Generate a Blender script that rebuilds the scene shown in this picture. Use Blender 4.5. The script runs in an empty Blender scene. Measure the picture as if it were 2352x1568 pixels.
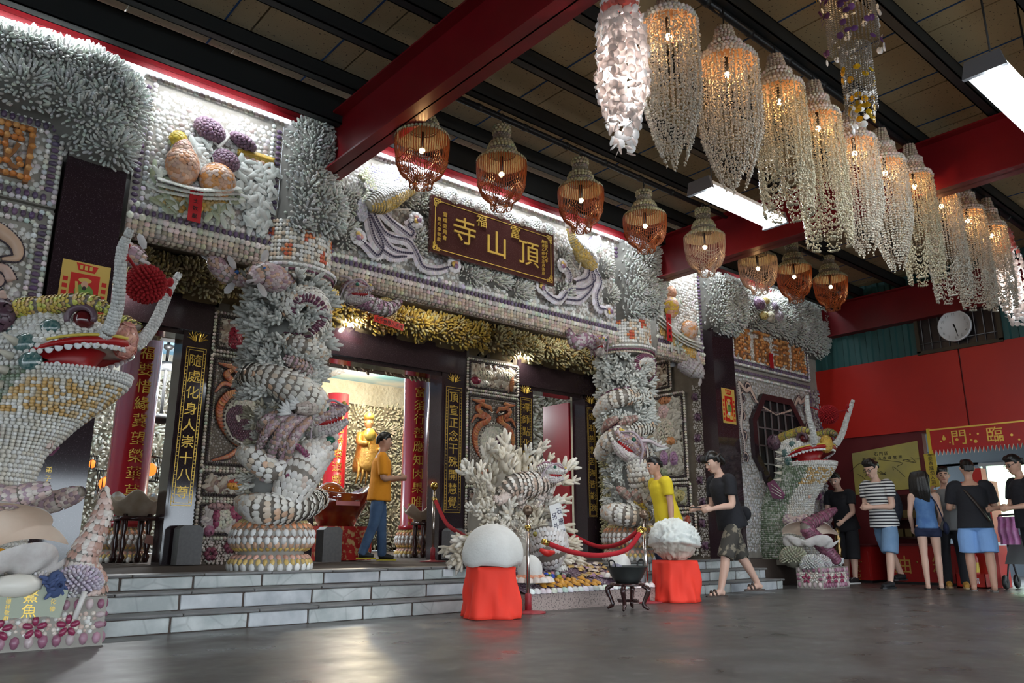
import bpy, bmesh, math, random
import numpy as np
from mathutils import Matrix, Vector
random.seed(7); RNG = np.random.default_rng(11)
sc = bpy.context.scene
COL = sc.collection
# ------------------------------------------------------------------ camera
AZ, PITCH, CAMH, FPX, IW, IH = math.radians(49.5), math.radians(14.2), 0.68, 1800.0, 2352, 1568
FW = np.array([math.cos(AZ)*math.cos(PITCH), math.sin(AZ)*math.cos(PITCH), math.sin(PITCH)])
RT = np.array([math.sin(AZ), -math.cos(AZ), 0.0]); UP = np.cross(RT, FW)
CAM = np.array([0, 0, CAMH])
cam = bpy.data.cameras.new('camera'); cam.lens = FPX/IW*36.0; cam.sensor_width = 36.0; cam.clip_end = 300
co = bpy.data.objects.new('camera', cam); COL.objects.link(co)
co.matrix_world = Matrix([[RT[i], UP[i], -FW[i], CAM[i]] for i in range(3)]+[[0, 0, 0, 1]])
sc.camera = co
# ------------------------------------------------------------------ light: overcast day outside the open front, tube lamps inside
w = bpy.data.worlds.new('world'); sc.world = w; w.use_nodes = True
nt = w.node_tree; bg = nt.nodes['Background']
bg.inputs[0].default_value = (0.80, 0.90, 1.0, 1); bg.inputs[1].default_value = 6.6
sc.view_settings.view_transform = 'Standard'; sc.view_settings.look = 'None'
sc.view_settings.exposure = 0.40; sc.view_settings.gamma = 1.0; sc.view_settings.use_curve_mapping = False
TUBE_E, BULB_E = 26.0, 60.0

# ------------------------------------------------------------------ pixel -> place helpers (photo frame 2352x1568)
def ray(x, y): return FW*FPX + RT*(x-IW/2) - UP*(y-IH/2)
def onY(x, y, Y): d = ray(x, y); return CAM + d*(Y/d[1])
def onX(x, y, X): d = ray(x, y); return CAM + d*(X/d[0])
def onZ(x, y, Z=0.0): d = ray(x, y); return CAM + d*((Z-CAMH)/d[2])
def proj(P):
    P = np.atleast_2d(np.asarray(P, float)) - CAM
    z = P@FW; zz = np.where(z > .05, z, .05)
    return np.stack([IW/2+FPX*(P@RT)/zz, IH/2-FPX*(P@UP)/zz, z], 1)

# ------------------------------------------------------------------ materials
MATS = {}
def M(name, col=(.8, .8, .8), rough=.6, metal=0.0, noise=None, bump=None, attr=False, objcol=False,
      emit=None, trans=0.0, coat=0.0, vor=None, ior=1.45, sss=0.0, speck=None, roughvar=None, wave=None, alpha=None):
    if name in MATS: return MATS[name]
    m = bpy.data.materials.new(name); m.use_nodes = True; nt = m.node_tree; N = nt.nodes; L = nt.links
    b = N['Principled BSDF']; b.inputs['Roughness'].default_value = rough; b.inputs['Metallic'].default_value = metal
    b.inputs['IOR'].default_value = ior
    if trans: b.inputs['Transmission Weight'].default_value = trans
    if coat: b.inputs['Coat Weight'].default_value = coat; b.inputs['Coat Roughness'].default_value = .08
    if sss: b.inputs['Subsurface Weight'].default_value = sss; b.inputs['Subsurface Radius'].default_value = (.02, .01, .006)
    if alpha is not None: b.inputs['Alpha'].default_value = alpha
    tc = N.new('ShaderNodeTexCoord'); cur = None
    if attr:
        a = N.new('ShaderNodeAttribute'); a.attribute_name = 'Col'; cur = a.outputs['Color']
    elif objcol:
        a = N.new('ShaderNodeObjectInfo'); cur = a.outputs['Color']
    def mixc(fac, A, B, mode='MIX'):
        x = N.new('ShaderNodeMix'); x.data_type = 'RGBA'; x.blend_type = mode
        for s, val in ((x.inputs[0], fac), (x.inputs[6], A), (x.inputs[7], B)):
            if isinstance(val, (int, float)): s.default_value = val
            elif isinstance(val, tuple): s.default_value = (*val[:3], 1)
            else: L.new(val, s)
        return x.outputs[2]
    def ramp(src, lo, hi):
        r = N.new('ShaderNodeMapRange'); r.inputs[1].default_value = lo; r.inputs[2].default_value = hi
        L.new(src, r.inputs[0]); return r.outputs[0]
    def ntex(scale, detail=4, stretch=None):
        n = N.new('ShaderNodeTexNoise'); n.inputs['Scale'].default_value = scale; n.inputs['Detail'].default_value = detail
        if stretch:
            mp = N.new('ShaderNodeMapping'); mp.inputs['Scale'].default_value = stretch; L.new(tc.outputs['Object'], mp.inputs[0]); L.new(mp.outputs[0], n.inputs[0])
        else: L.new(tc.outputs['Object'], n.inputs['Vector'])
        return n.outputs['Fac']
    base = cur if cur is not None else tuple(col)
    if noise:                                   # (scale, amount 0..1, second colour[, lo, hi, stretch])
        lo, hi = (noise[3], noise[4]) if len(noise) > 4 else (.35, .7)
        f = ramp(ntex(noise[0], 5, noise[5] if len(noise) > 5 else None), lo, hi)
        mm = N.new('ShaderNodeMath'); mm.operation = 'MULTIPLY'; L.new(f, mm.inputs[0]); mm.inputs[1].default_value = noise[1]
        base = mixc(mm.outputs[0], base, noise[2])
    if vor:                                     # (scale, amount, colour at the cell edges)
        v = N.new('ShaderNodeTexVoronoi'); v.feature = 'DISTANCE_TO_EDGE'; v.inputs['Scale'].default_value = vor[0]
        L.new(tc.outputs['Object'], v.inputs['Vector']); f = ramp(v.outputs['Distance'], vor[3] if len(vor) > 3 else .06, 0.0)
        mm = N.new('ShaderNodeMath'); mm.operation = 'MULTIPLY'; L.new(f, mm.inputs[0]); mm.inputs[1].default_value = vor[1]
        base = mixc(mm.outputs[0], base, vor[2])
    if speck:                                   # (scale, colour, lo, hi) small scattered flecks
        f = ramp(ntex(speck[0], 2), speck[2], speck[3]); base = mixc(f, base, speck[1])
    if isinstance(base, tuple): b.inputs['Base Color'].default_value = (*base[:3], 1)
    else: L.new(base, b.inputs['Base Color'])
    if roughvar:
        f = ramp(ntex(roughvar[0], 4), .3, .7); r = N.new('ShaderNodeMapRange'); L.new(f, r.inputs[0])
        r.inputs[3].default_value = roughvar[1]; r.inputs[4].default_value = roughvar[2]; L.new(r.outputs[0], b.inputs['Roughness'])
    if bump:                                    # (scale, strength, distance)
        bp = N.new('ShaderNodeBump'); bp.inputs['Strength'].default_value = bump[1]; bp.inputs['Distance'].default_value = bump[2] if len(bump) > 2 else .01
        L.new(ntex(bump[0], 6), bp.inputs['Height']); L.new(bp.outputs[0], b.inputs['Normal'])
    if emit:
        b.inputs['Emission Color'].default_value = (*emit[0], 1); b.inputs['Emission Strength'].default_value = emit[1]
    MATS[name] = m; return m

# ------------------------------------------------------------------ mesh builder
def fgroups(f):
    if isinstance(f, np.ndarray): return [f]
    if f and isinstance(f[0], np.ndarray): return f
    g = {}
    for q in f: g.setdefault(len(q), []).append(q)
    return [np.array(v, dtype=np.int64) for v in g.values()]
class MB:
    def __init__(s): s.v, s.f, s.c, s.n, s.col = [], [], [], 0, (.8, .8, .8)
    def add(s, v, f, c=None):
        v = np.asarray(v, float).reshape(-1, 3)
        for g in fgroups(f): s.f.append(g + s.n)
        c = np.asarray(s.col if c is None else c, float)
        s.c.append(np.broadcast_to(c, (len(v), 3)).copy()); s.v.append(v); s.n += len(v); return s
    def inst(s, proto, pos, R, scale, cols=None):
        v, f = proto; pos = np.asarray(pos, float).reshape(-1, 3); n = len(pos)
        if n == 0: return s
        scale = np.asarray(scale, float); scale = np.broadcast_to(scale.reshape(-1, 1) if scale.ndim == 1 else scale, (n, 3))
        V = np.einsum('nij,nkj->nki', np.asarray(R, float).reshape(-1, 3, 3) if np.ndim(R) == 3 else np.broadcast_to(R, (n, 3, 3)), v[None]*scale[:, None, :]) + pos[:, None, :]
        k = len(v); off = (np.arange(n)*k)[:, None, None]
        for g in fgroups(f): s.f.append((g[None]+off).reshape(-1, g.shape[1]) + s.n)
        cc = np.asarray(s.col if cols is None else cols, float); cc = np.broadcast_to(cc, (n, 3))
        s.c.append(np.repeat(cc, k, 0)); s.v.append(V.reshape(-1, 3)); s.n += n*k; return s
    def box(s, lo, hi, c=None, R=None, o=None):
        lo = np.array(lo, float); hi = np.array(hi, float)
        v = np.array([[x, y, z] for x in (lo[0], hi[0]) for y in (lo[1], hi[1]) for z in (lo[2], hi[2])])
        if R is not None: v = v@np.asarray(R).T
        if o is not None: v = v+np.array(o)
        return s.add(v, BOXF, c)
    def tube(s, path, rad, n=8, c=None, caps=True, ell=None, up=None):
        G, _, _ = sweep(path, rad, n, ell, up); return s.grid(G, c, caps)
    def grid(s, G, c=None, caps=True, closed=True):
        m, n = G.shape[:2]; i = np.arange(m-1)[:, None]; k = n if closed else n-1; j = np.arange(k)[None]
        f = np.stack([i*n+j, i*n+(j+1) % n, (i+1)*n+(j+1) % n, (i+1)*n+j], -1).reshape(-1, 4)
        fs = [f]
        if caps and closed: fs += [np.arange(n)[None, ::-1].copy(), (np.arange(n)+(m-1)*n)[None]]
        if c is not None and np.ndim(c) == 2: c = np.repeat(np.asarray(c), n, 0)
        return s.add(G.reshape(-1, 3), fs, c)
    def lathe(s, prof, n=24, o=(0, 0, 0), c=None, caps=True):
        a = np.arange(n)*2*math.pi/n; p = np.array(prof, float)
        G = np.stack([p[:, 0:1]*np.cos(a), p[:, 0:1]*np.sin(a), np.broadcast_to(p[:, 1:2], (len(p), n))], -1)+np.array(o, float)
        return s.grid(G, c, caps)
    def prism(s, poly, R, o, t, c=None):          # 2-D outline extruded by t along R's third axis
        p = np.array(poly, float); n = len(p); R = np.asarray(R)
        a = p@R[:, :2].T+np.array(o); b = a+R[:, 2]*t
        f = [np.arange(n)[None, ::-1].copy(), (np.arange(n)+n)[None], np.array([[i, (i+1) % n, (i+1) % n+n, i+n] for i in range(n)])]
        return s.add(np.vstack([a, b]), f, c)
    def build(s, name, mat, parent=None, smooth=True, kind=None):
        me = bpy.data.meshes.new(name)
        if s.n:
            v = np.vstack(s.v); me.vertices.add(len(v)); me.vertices.foreach_set('co', v.astype(np.float32).ravel())
            loops = np.concatenate([g.ravel() for g in s.f]); tot = np.concatenate([np.full(len(g), g.shape[1]) for g in s.f])
            start = np.concatenate([[0], np.cumsum(tot)[:-1]])
            me.loops.add(len(loops)); me.loops.foreach_set('vertex_index', loops.astype(np.int32))
            me.polygons.add(len(tot)); me.polygons.foreach_set('loop_start', start.astype(np.int32))
            me.polygons.foreach_set('use_smooth', np.full(len(tot), bool(smooth)))
            me.update(calc_edges=True)
            a = me.attributes.new('Col', 'FLOAT_COLOR', 'POINT')
            c = np.vstack(s.c); a.data.foreach_set('color', np.hstack([c, np.ones((len(c), 1))]).astype(np.float32).ravel())
        if mat: me.materials.append(mat)
        return link(name, me, parent, kind)
BOXF = [[0, 1, 3, 2], [4, 6, 7, 5], [0, 4, 5, 1], [2, 3, 7, 6], [0, 2, 6, 4], [1, 5, 7, 3]]
def link(name, data, parent=None, kind=None):
    o = bpy.data.objects.new(name, data); COL.objects.link(o)
    if parent is not None: o.parent = parent
    if kind: o['kind'] = kind
    return o
def tag(o, label, cat, group=None, kind=None):
    o['label'] = label; o['category'] = cat
    if group: o['group'] = group
    if kind: o['kind'] = kind
    return o
def thing(name, label, cat, loc=(0, 0, 0), rz=0.0, group=None, sc_=1.0):
    o = bpy.data.objects.new(name, None); COL.objects.link(o); o.location = loc; o.rotation_euler = (0, 0, rz); o.scale = (sc_,)*3
    o.empty_display_size = .1
    return tag(o, label, cat, group)
def struct(name, mb, mat, label=None, smooth=False, parent=None):
    o = mb.build(name, mat, parent, smooth)
    if parent is None:
        o['kind'] = 'structure'
        if label: o['label'] = label
    return o
def copy_tree(o, parent=None):
    c = o.copy(); COL.objects.link(c); c.parent = parent
    for ch in o.children: copy_tree(ch, c)
    return c

# ------------------------------------------------------------------ frames, sweeps, scattering
def unit(a): a = np.asarray(a, float); return a/np.maximum(np.linalg.norm(a, axis=-1, keepdims=True), 1e-9)
def frameN(Nv, T):                                # columns: tangent-x, tangent-y, normal
    Nv = unit(Nv); X = unit(T-(T*Nv).sum(-1, keepdims=True)*Nv); Y = np.cross(Nv, X); return np.stack([X, Y, Nv], -1)
FR = np.array([[1, 0, 0], [0, 0, -1], [0, 1, 0]], float)      # board facing -Y: x=+X, y=+Z, normal=-Y
FL = np.array([[0, 0, -1], [-1, 0, 0], [0, 1, 0]], float)     # board facing -X: x=-Y, y=+Z, normal=-X
def spline(pts, n):
    p = np.array(pts, float)
    if len(p) == 2: t = np.linspace(0, 1, n)[:, None]; return p[0]*(1-t)+p[1]*t
    q = np.vstack([2*p[0]-p[1], p, 2*p[-1]-p[-2]]); u = np.linspace(0, len(p)-1-1e-9, n); i = u.astype(int); t = (u-i)[:, None]
    a, b, c, d = q[i], q[i+1], q[i+2], q[i+3]
    return .5*((2*b)+(-a+c)*t+(2*a-5*b+4*c-d)*t*t+(-a+3*b-3*c+d)*t**3)
def interp(vals, n): return np.interp(np.linspace(0, 1, n), np.linspace(0, 1, len(vals)), vals)
def sweep(path, rad, n=8, ell=None, up=None):
    p = np.asarray(path, float); m = len(p); rad = interp(np.atleast_1d(rad), m) if np.ndim(rad) or True else rad
    T = unit(np.gradient(p, axis=0)); u = np.array(up if up is not None else (0, 0, 1), float)
    if abs(T[0]@u) > .95: u = np.array([1., 0, 0]) if up is None else u+np.array([.3, .1, 0])
    X = np.zeros_like(p); x = unit(u-(u@T[0])*T[0])
    for i in range(m): x = unit(x-(x@T[i])*T[i]); X[i] = x
    Y = np.cross(T, X); a = np.arange(n)*2*math.pi/n
    e = interp(np.atleast_1d(ell if ell is not None else 1.0), m)
    D = X[:, None]*np.cos(a)[None, :, None]+Y[:, None]*np.sin(a)[None, :, None]*e[:, None, None]
    return p[:, None]+D*rad[:, None, None], unit(D), T
def cover(path, rad, sp, up=None, ell=None, arc=(0, 360), fine=90, tilt=0.0):
    """shell positions in staggered rows over a swept body: pos, frames (x along the body), u 0..1, angle"""
    p = spline(path, fine) if len(path) < fine else np.asarray(path); G, D, T = sweep(p, rad, 64, ell, up); m = len(p)
    s = np.concatenate([[0], np.cumsum(np.linalg.norm(np.diff(p, axis=0), axis=1))]); P, F, U, A = [], [], [], []
    rows = max(2, int(s[-1]/sp)); rr = interp(np.atleast_1d(rad), m)
    for k in range(rows):
        t = (k+.5)/rows*s[-1]; i = min(int(np.searchsorted(s, t)), m-1); span = (arc[1]-arc[0])/360
        cnt = max(3, int(2*math.pi*rr[i]*span/sp))
        ang = (arc[0]+(np.arange(cnt)+.5*(k % 2))/cnt*(arc[1]-arc[0]))/360*64
        j = ang.astype(int) % 64
        P.append(G[i, j]); n_ = D[i, j]; tt = np.broadcast_to(T[i], n_.shape)
        if tilt: n_ = unit(n_+tt*tilt)
        F.append(frameN(n_, tt)); U.append(np.full(len(j), t/s[-1])); A.append(ang/64*360)
    return np.vstack(P), np.vstack(F), np.concatenate(U), np.concatenate(A)
PROTO_ME = {}
def proto_mesh(key, proto, mat):
    k = (key, mat.name)
    if k not in PROTO_ME:
        b = MB(); b.add(*proto); o = b.build(key, mat); PROTO_ME[k] = o.data; bpy.data.objects.remove(o)
    return PROTO_ME[k]
def place(parent, name, proto, pos, R, scale, cols, mo, mc, cap=300, minpx=9.5, size=None, o=None):
    """countable shells: those that read about 10 px or more become parts of their own (at most cap), the rest one 'stuff' part"""
    pos = np.asarray(pos, float).reshape(-1, 3); n = len(pos)
    if n == 0: return
    scale = np.asarray(scale, float); scale = np.broadcast_to(scale.reshape(-1, 1) if scale.ndim == 1 else scale, (n, 3))
    R = np.asarray(R, float); R = np.broadcast_to(R, (n, 3, 3)); cols = np.broadcast_to(np.asarray(cols, float), (n, 3))
    wp = pos
    if parent is not None:
        mw = parent
        mats = []
        while mw is not None: mats.append(Matrix.LocRotScale(mw.location, mw.rotation_euler, mw.scale)); mw = mw.parent
        A = np.eye(4)
        for q in mats: A = np.array(q)@A
        wp = pos@A[:3, :3].T+A[:3, 3]
    pr = proj(wp); ext = np.ptp(proto[0], axis=0).max()
    px = ext*np.sort(scale, 1)[:, -2:].mean(1)*FPX/np.maximum(pr[:, 2], .3)
    vis = (pr[:, 2] > .2) & (pr[:, 0] > -30) & (pr[:, 0] < IW+30) & (pr[:, 1] > -30) & (pr[:, 1] < IH+30)
    if R.shape[0] == n:
        nw = R[:, :, 2]
        if parent is not None: nw = nw@A[:3, :3].T
        vis &= ((CAM-wp)*nw).sum(1) > -.15*np.linalg.norm(CAM-wp, axis=1)
    score = np.where(vis, px, 0); order = np.argsort(-score)
    ind = [i for i in order[:cap] if score[i] >= minpx]; s = set(ind)
    me = proto_mesh(name, proto, mo)
    for i in ind:
        ob = bpy.data.objects.new(name, me); COL.objects.link(ob); ob.parent = parent
        ob.matrix_local = Matrix.LocRotScale(Vector(pos[i]), Matrix(R[i]).to_quaternion(), Vector(scale[i]))
        ob.color = (*cols[i], 1)
    rest = np.array([i for i in range(n) if i not in s], int)
    if len(rest):
        b = MB(); b.inst(proto, pos[rest], R[rest], scale[rest], cols[rest]); b.build(name+'_field', mc, parent, kind='stuff')

# ------------------------------------------------------------------ small shapes
def P_dome(n=8, rings=2, ex=1.0, base=.0):
    v, f = [], []
    for k in range(rings):
        t = k/rings*math.pi/2
        for i in range(n):
            a = 2*math.pi*i/n; v.append((ex*math.cos(a)*math.cos(t), math.sin(a)*math.cos(t), math.sin(t)-base))
    v.append((0, 0, 1-base))
    for k in range(rings-1):
        for i in range(n): f.append([k*n+i, k*n+(i+1) % n, (k+1)*n+(i+1) % n, (k+1)*n+i])
    for i in range(n): f.append([(rings-1)*n+i, (rings-1)*n+(i+1) % n, len(v)-1])
    return np.array(v), f
def P_finger(n=5):
    v, f = [], []
    for z, r in ((-.3, .9), (.7, 1.0), (.98, .6)):
        for i in range(n): a = 2*math.pi*i/n; v.append((r*math.cos(a), r*math.sin(a), z))
    v.append((0, 0, 1.06))
    for k in range(2):
        for i in range(n): f.append([k*n+i, k*n+(i+1) % n, (k+1)*n+(i+1) % n, (k+1)*n+i])
    for i in range(n): f.append([2*n+i, 2*n+(i+1) % n, 3*n])
    return np.array(v), f
def P_disc(n=10, t=.06, dish=.12):
    v = [(math.cos(2*math.pi*i/n), math.sin(2*math.pi*i/n), 0) for i in range(n)]
    v += [(math.cos(2*math.pi*i/n), math.sin(2*math.pi*i/n), t) for i in range(n)] + [(0, 0, -dish), (0, 0, t+.02)]
    f = [[i, (i+1) % n, (i+1) % n+n, i+n] for i in range(n)]
    f += [[(i+1) % n, i, 2*n] for i in range(n)] + [[i+n, (i+1) % n+n, 2*n+1] for i in range(n)]
    return np.array(v), f
def P_scale(n=7):                                  # overlapping clam scale: fan tip towards -x, hinge towards +x
    v, f = [], []
    for k, (r, z) in enumerate(((1.0, .0), (.72, .22))):
        for i in range(n): a = 2*math.pi*i/n; v.append((r*math.cos(a)-.1*k, .85*r*math.sin(a), z+(.18 if math.cos(a) < -.2 else 0)))
    v.append((-.1, 0, .34))
    for i in range(n): f.append([i, (i+1) % n, (i+1) % n+n, i+n]); f.append([i+n, (i+1) % n+n, 2*n])
    return np.array(v), f
def P_scallop():                                   # ribbed fan shell lying flat, hinge at -y
    v, f = [], []; n = 9
    v.append((0, -.9, .12)); 
    for k, (r, z) in enumerate(((.55, .42), (1.0, .04))):
        for i in range(n):
            a = math.radians(-25+230*i/(n-1)); rr = r*(1+.05*(i % 2)); v.append((rr*math.cos(a), rr*math.sin(a)*.95-.05, z+(.06 if i % 2 == 0 else 0)))
    for i in range(n-1): f.append([0, 1+i, 2+i][::1]); f.append([1+i, 1+n+i, 2+n+i, 2+i])
    return np.array(v), f
def P_cowrie():                                    # egg-shaped shell with a toothed slit
    v, f = P_dome(8, 3, 1.0); v = v.copy(); v[:, 0] *= .68; v[:, 2] *= .62
    v[:, 0] *= 1+.12*v[:, 1]
    return v, f
def P_snail():                                     # low spiral cone
    v, f = [], []; n = 7; zz = ((1.0, 0), (.88, .45), (.5, .62), (.26, .9))
    for r, z in zz:
        for i in range(n): a = 2*math.pi*i/n; v.append((r*math.cos(a), r*math.sin(a), z*.9))
    v.append((0, 0, 1.0))
    for k in range(len(zz)-1):
        for i in range(n): f.append([k*n+i, k*n+(i+1) % n, (k+1)*n+(i+1) % n, (k+1)*n+i])
    for i in range(n): f.append([(len(zz)-1)*n+i, (len(zz)-1)*n+(i+1) % n, len(v)-1])
    return np.array(v), f
def P_ball(n=8, m=5):
    v, f = [(0, 0, -1)], []
    for k in range(1, m):
        t = math.pi*k/m-math.pi/2
        for i in range(n): a = 2*math.pi*i/n; v.append((math.cos(a)*math.cos(t), math.sin(a)*math.cos(t), math.sin(t)))
    v.append((0, 0, 1)); L = len(v)-1
    for i in range(n): f.append([0, 1+(i+1) % n, 1+i]); f.append([L, 1+(m-2)*n+i, 1+(m-2)*n+(i+1) % n])
    for k in range(m-2):
        for i in range(n): f.append([1+k*n+i, 1+k*n+(i+1) % n, 1+(k+1)*n+(i+1) % n, 1+(k+1)*n+i])
    return np.array(v, float), f
def P_branch():                                    # small antler of coral: stem and four prongs
    b = MB()
    b.tube(spline([(0, 0, -.2), (0, .05, .35), (.05, 0, .8)], 4), [.17, .15, .1], 5)
    for (x, y, z, h) in ((.38, .1, .85, .3), (-.36, .05, .8, .25), (.1, -.3, .95, .4), (-.08, .28, .9, .45), (.1, .05, 1.1, .7)):
        b.tube(spline([(0, 0, h), (x*.6, y*.6, (h+z)/2), (x, y, z)], 3), [.12, .11, .06], 5)
    return np.vstack(b.v), [g for g in b.f]
DOME, FINGER, DISC, SCALE, SCALLOP, COWRIE, SNAIL, BALL, BRANCH = P_dome(6, 2), P_finger(), P_disc(), P_scale(), P_scallop(), P_cowrie(), P_snail(), P_ball(), P_branch()
DOME8 = P_dome(8, 3); BALL6 = P_ball(6, 4)
def jit(n, base, amt=.06): 
    base = np.asarray(base, float); return np.clip(np.broadcast_to(base, (n, 3))*(1+RNG.normal(0, amt, (n, 1)))*(1+RNG.normal(0, amt*.35, (n, 3))), 0.0, 1)
def pick(n, palette, p=None, amt=.07):
    i = RNG.choice(len(palette), n, p=p); return np.clip(np.asarray(palette, float)[i]*(1+RNG.normal(0, amt, (n, 1))), 0, 1)
def rotz(R, ang): c, s = np.cos(ang), np.sin(ang); Z = np.zeros_like(c); Q = np.stack([np.stack([c, -s, Z], -1), np.stack([s, c, Z], -1), np.stack([Z, Z, Z+1], -1)], -2); return np.asarray(R)@Q
def inpoly(x, y, poly):
    p = np.asarray(poly, float); r = np.zeros(len(x), bool); j = len(p)-1
    for i in range(len(p)):
        c = ((p[i, 1] > y) != (p[j, 1] > y)) & (x < (p[j, 0]-p[i, 0])*(y-p[i, 1])/(p[j, 1]-p[i, 1]+1e-12)+p[i, 0]); r ^= c; j = i
    return r
def hexpts(poly, sp, jitter=.25):
    p = np.asarray(poly, float); (x0, y0), (x1, y1) = p.min(0), p.max(0); ys = np.arange(y0, y1, sp*.87); X, Y = [], []
    for k, y in enumerate(ys): xs = np.arange(x0+(k % 2)*sp/2, x1, sp); X.append(xs); Y.append(np.full(len(xs), y))
    if not X: return np.zeros((0, 2))
    X = np.concatenate(X); Y = np.concatenate(Y); X = X+RNG.uniform(-1, 1, len(X))*sp*jitter; Y = Y+RNG.uniform(-1, 1, len(Y))*sp*jitter
    k = inpoly(X, Y, p); return np.stack([X[k], Y[k]], 1)
# ------------------------------------------------------------------ lettering
CHARS = {}
def char_mesh(ch, ext=.04):
    if ch not in CHARS:
        cu = bpy.data.curves.new('t', 'FONT'); cu.body = ch; cu.size = 1.0; cu.extrude = ext; cu.resolution_u = 2; cu.align_x = 'CENTER'
        o = bpy.data.objects.new('t', cu); COL.objects.link(o); dg = bpy.context.evaluated_depsgraph_get()
        me = o.evaluated_get(dg).to_mesh(); v = np.empty(len(me.vertices)*3); me.vertices.foreach_get('co', v); v = v.reshape(-1, 3)
        f = [list(p.vertices) for p in me.polygons]; o.evaluated_get(dg).to_mesh_clear(); bpy.data.objects.remove(o)
        if len(v):
            c = (v.min(0)+v.max(0))/2
            if not ch.isascii(): v[:, :2] -= c[:2]
        CHARS[ch] = (v, f)
    return CHARS[ch]
for _c in '一三世乙五人他佛信修偉元入內八冀勿化區十千博卯另吉向員唯善器回因國圖士壽外大女委子孩安宣富寺尊導小居山崇師干年度弟德心志念悲惜愛慈慧應戲收敬旦明會月有望札林果柱桂榮樂次正歲殊民水油泰洞海渡游滅濟火爐獻珊理瑚界皆眾知石祖祥福禪管箱紙緣能臨自苦莫華處行要覺覽調貴費趙身造遊金門開間隨雨頂順須風餘香魚鰲黃黎黔點'+'0123456789': char_mesh(_c)
def letters(name, items, mat, parent, R, o, t=.006):
    """items: (char, x, y, size[, rot]) on the board frame R at o"""
    b = MB(); R = np.asarray(R); big = [it for it in items if it[3] >= .11]; items = [it for it in items if it[3] < .11] if len(items) > len(big) else []
    for it in big:                               # large characters are pieces of their own
        v, f = char_mesh(it[0]); q = v*[it[3], it[3], 1]; q[:, 2] = np.where(q[:, 2] > 0, t, -.001); q[:, 0] += it[1]; q[:, 1] += it[2]; c = MB(); c.add(q@R.T+np.asarray(o, float), f); c.build('gold_character' if 'gold' in name else 'character', mat, parent, smooth=False)
    if not items: return
    for it in items:
        ch, x, y, s = it[:4]; v, f = char_mesh(ch)
        if not len(v): continue
        q = v.copy(); q[:, :2] *= s; q[:, 2] = np.where(q[:, 2] > 0, t, -.001)
        if len(it) > 4: c, n = math.cos(it[4]), math.sin(it[4]); q[:, 0], q[:, 1] = q[:, 0]*c-q[:, 1]*n, q[:, 0]*n+q[:, 1]*c
        q[:, 0] += x; q[:, 1] += y; b.add(q@R.T+np.asarray(o, float), f)
    return b.build(name, mat, parent, smooth=False)
def vtext(s, x, y0, step, size): return [(ch, x, y0-i*step, size) for i, ch in enumerate(s)]
# ================================================================== THE SETTING
XC = 5.865                                        # centre line of the facade
ZP = 0.405                                        # platform height
YE, YD = 7.2, 9.7                                 # front of the frieze, door wall
m_conc = M('polished_concrete', (.105, .10, .095), .3, noise=(1.3, .55, (.07, .062, .053), .4, .65), speck=(9, (.16, .155, .147), .56, .8), roughvar=(2.2, .24, .50), bump=(3, .05, .01))
m_out = M('outdoor_paving', (.42, .42, .40), .85, noise=(.6, .5, (.3, .3, .28)))
m_grass = M('hillside_green', (.30, .42, .20), .9, noise=(.9, .8, (.50, .58, .36)), bump=(2, .6, .2))
m_roof = M('roof_panel_board', (.42, .315, .175), .75, noise=(1.1, .45, (.30, .215, .11)), speck=(46, (.05, .03, .02), .655, .70), bump=(30, .1, .004))
m_steel_red = M('red_steel_paint', (.17, .004, .008), .36, noise=(3, .4, (.10, .002, .005)))
m_purlin = M('black_purlin', (.012, .014, .015), .55)
m_blue = M('blue_chalk', (.02, .06, .16), .9)
m_granite = M('dark_granite', (.028, .016, .020), .09, speck=(140, (.10, .075, .09), .62, .7), coat=.3)
m_granred = M('brown_granite', (.06, .022, .020), .12, speck=(140, (.14, .08, .07), .60, .7), coat=.3)
m_gold = M('gold_leaf', (.75, .50, .10), .38, metal=.55)
m_slate = M('grey_green_slate', (.36, .39, .38), .5, noise=(5, .75, (.62, .64, .62), .4, .68), vor=(3.3, .35, (.2, .2, .2), .03), bump=(9, .35, .01), objcol=False)
m_slate2 = M('blue_grey_slate', (.34, .36, .38), .45, noise=(4, .8, (.62, .64, .65), .38, .66), bump=(8, .4, .012))
m_slate3 = M('dark_slate_tread', (.12, .12, .118), .42, noise=(6, .6, (.24, .235, .23)), bump=(12, .3, .006))
m_mortar = M('brown_grout', (.075, .055, .045), .9)
m_teal = M('teal_steel_sheet', (.022, .085, .085), .5)
m_redwall = M('red_painted_board', (.42, .012, .006), .42, noise=(2.2, .3, (.30, .006, .004)), bump=(5, .04, .004))
m_darkred = M('dark_red_wall', (.10, .006, .008), .55)
m_black = M('black_iron', (.012, .012, .012), .5)

# ground and hall floor
b = MB(); b.box((-60, -60, -.3), (90, 60, -.03)); struct('ground', b, m_out, 'pale paving outside the open hall')
b = MB(); b.box((-14, -6, -.1), (13.9, 6.42, 0)); b.box((10.2, 6.42, -.1), (13.9, 7.6, 0)); b.box((-14, 6.42, -.1), (1.0, 7.6, 0)); b.box((13.9, 2.0, -.1), (17.5, 6.2, 0.001))
struct('floor', b, m_conc, 'polished grey concrete hall floor')
# hillside seen through the right-hand window
b = MB(); g = []
for i in range(14):
    for j in range(14): g.append((20+i*1.6, -6+j*2.2, -.2+i*.75+RNG.uniform(-.25, .25)))
G = np.array(g).reshape(14, 14, 3); b.grid(G, closed=False, caps=False); struct('hillside', b, m_grass, 'bright green hillside beyond the window', smooth=True)

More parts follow.
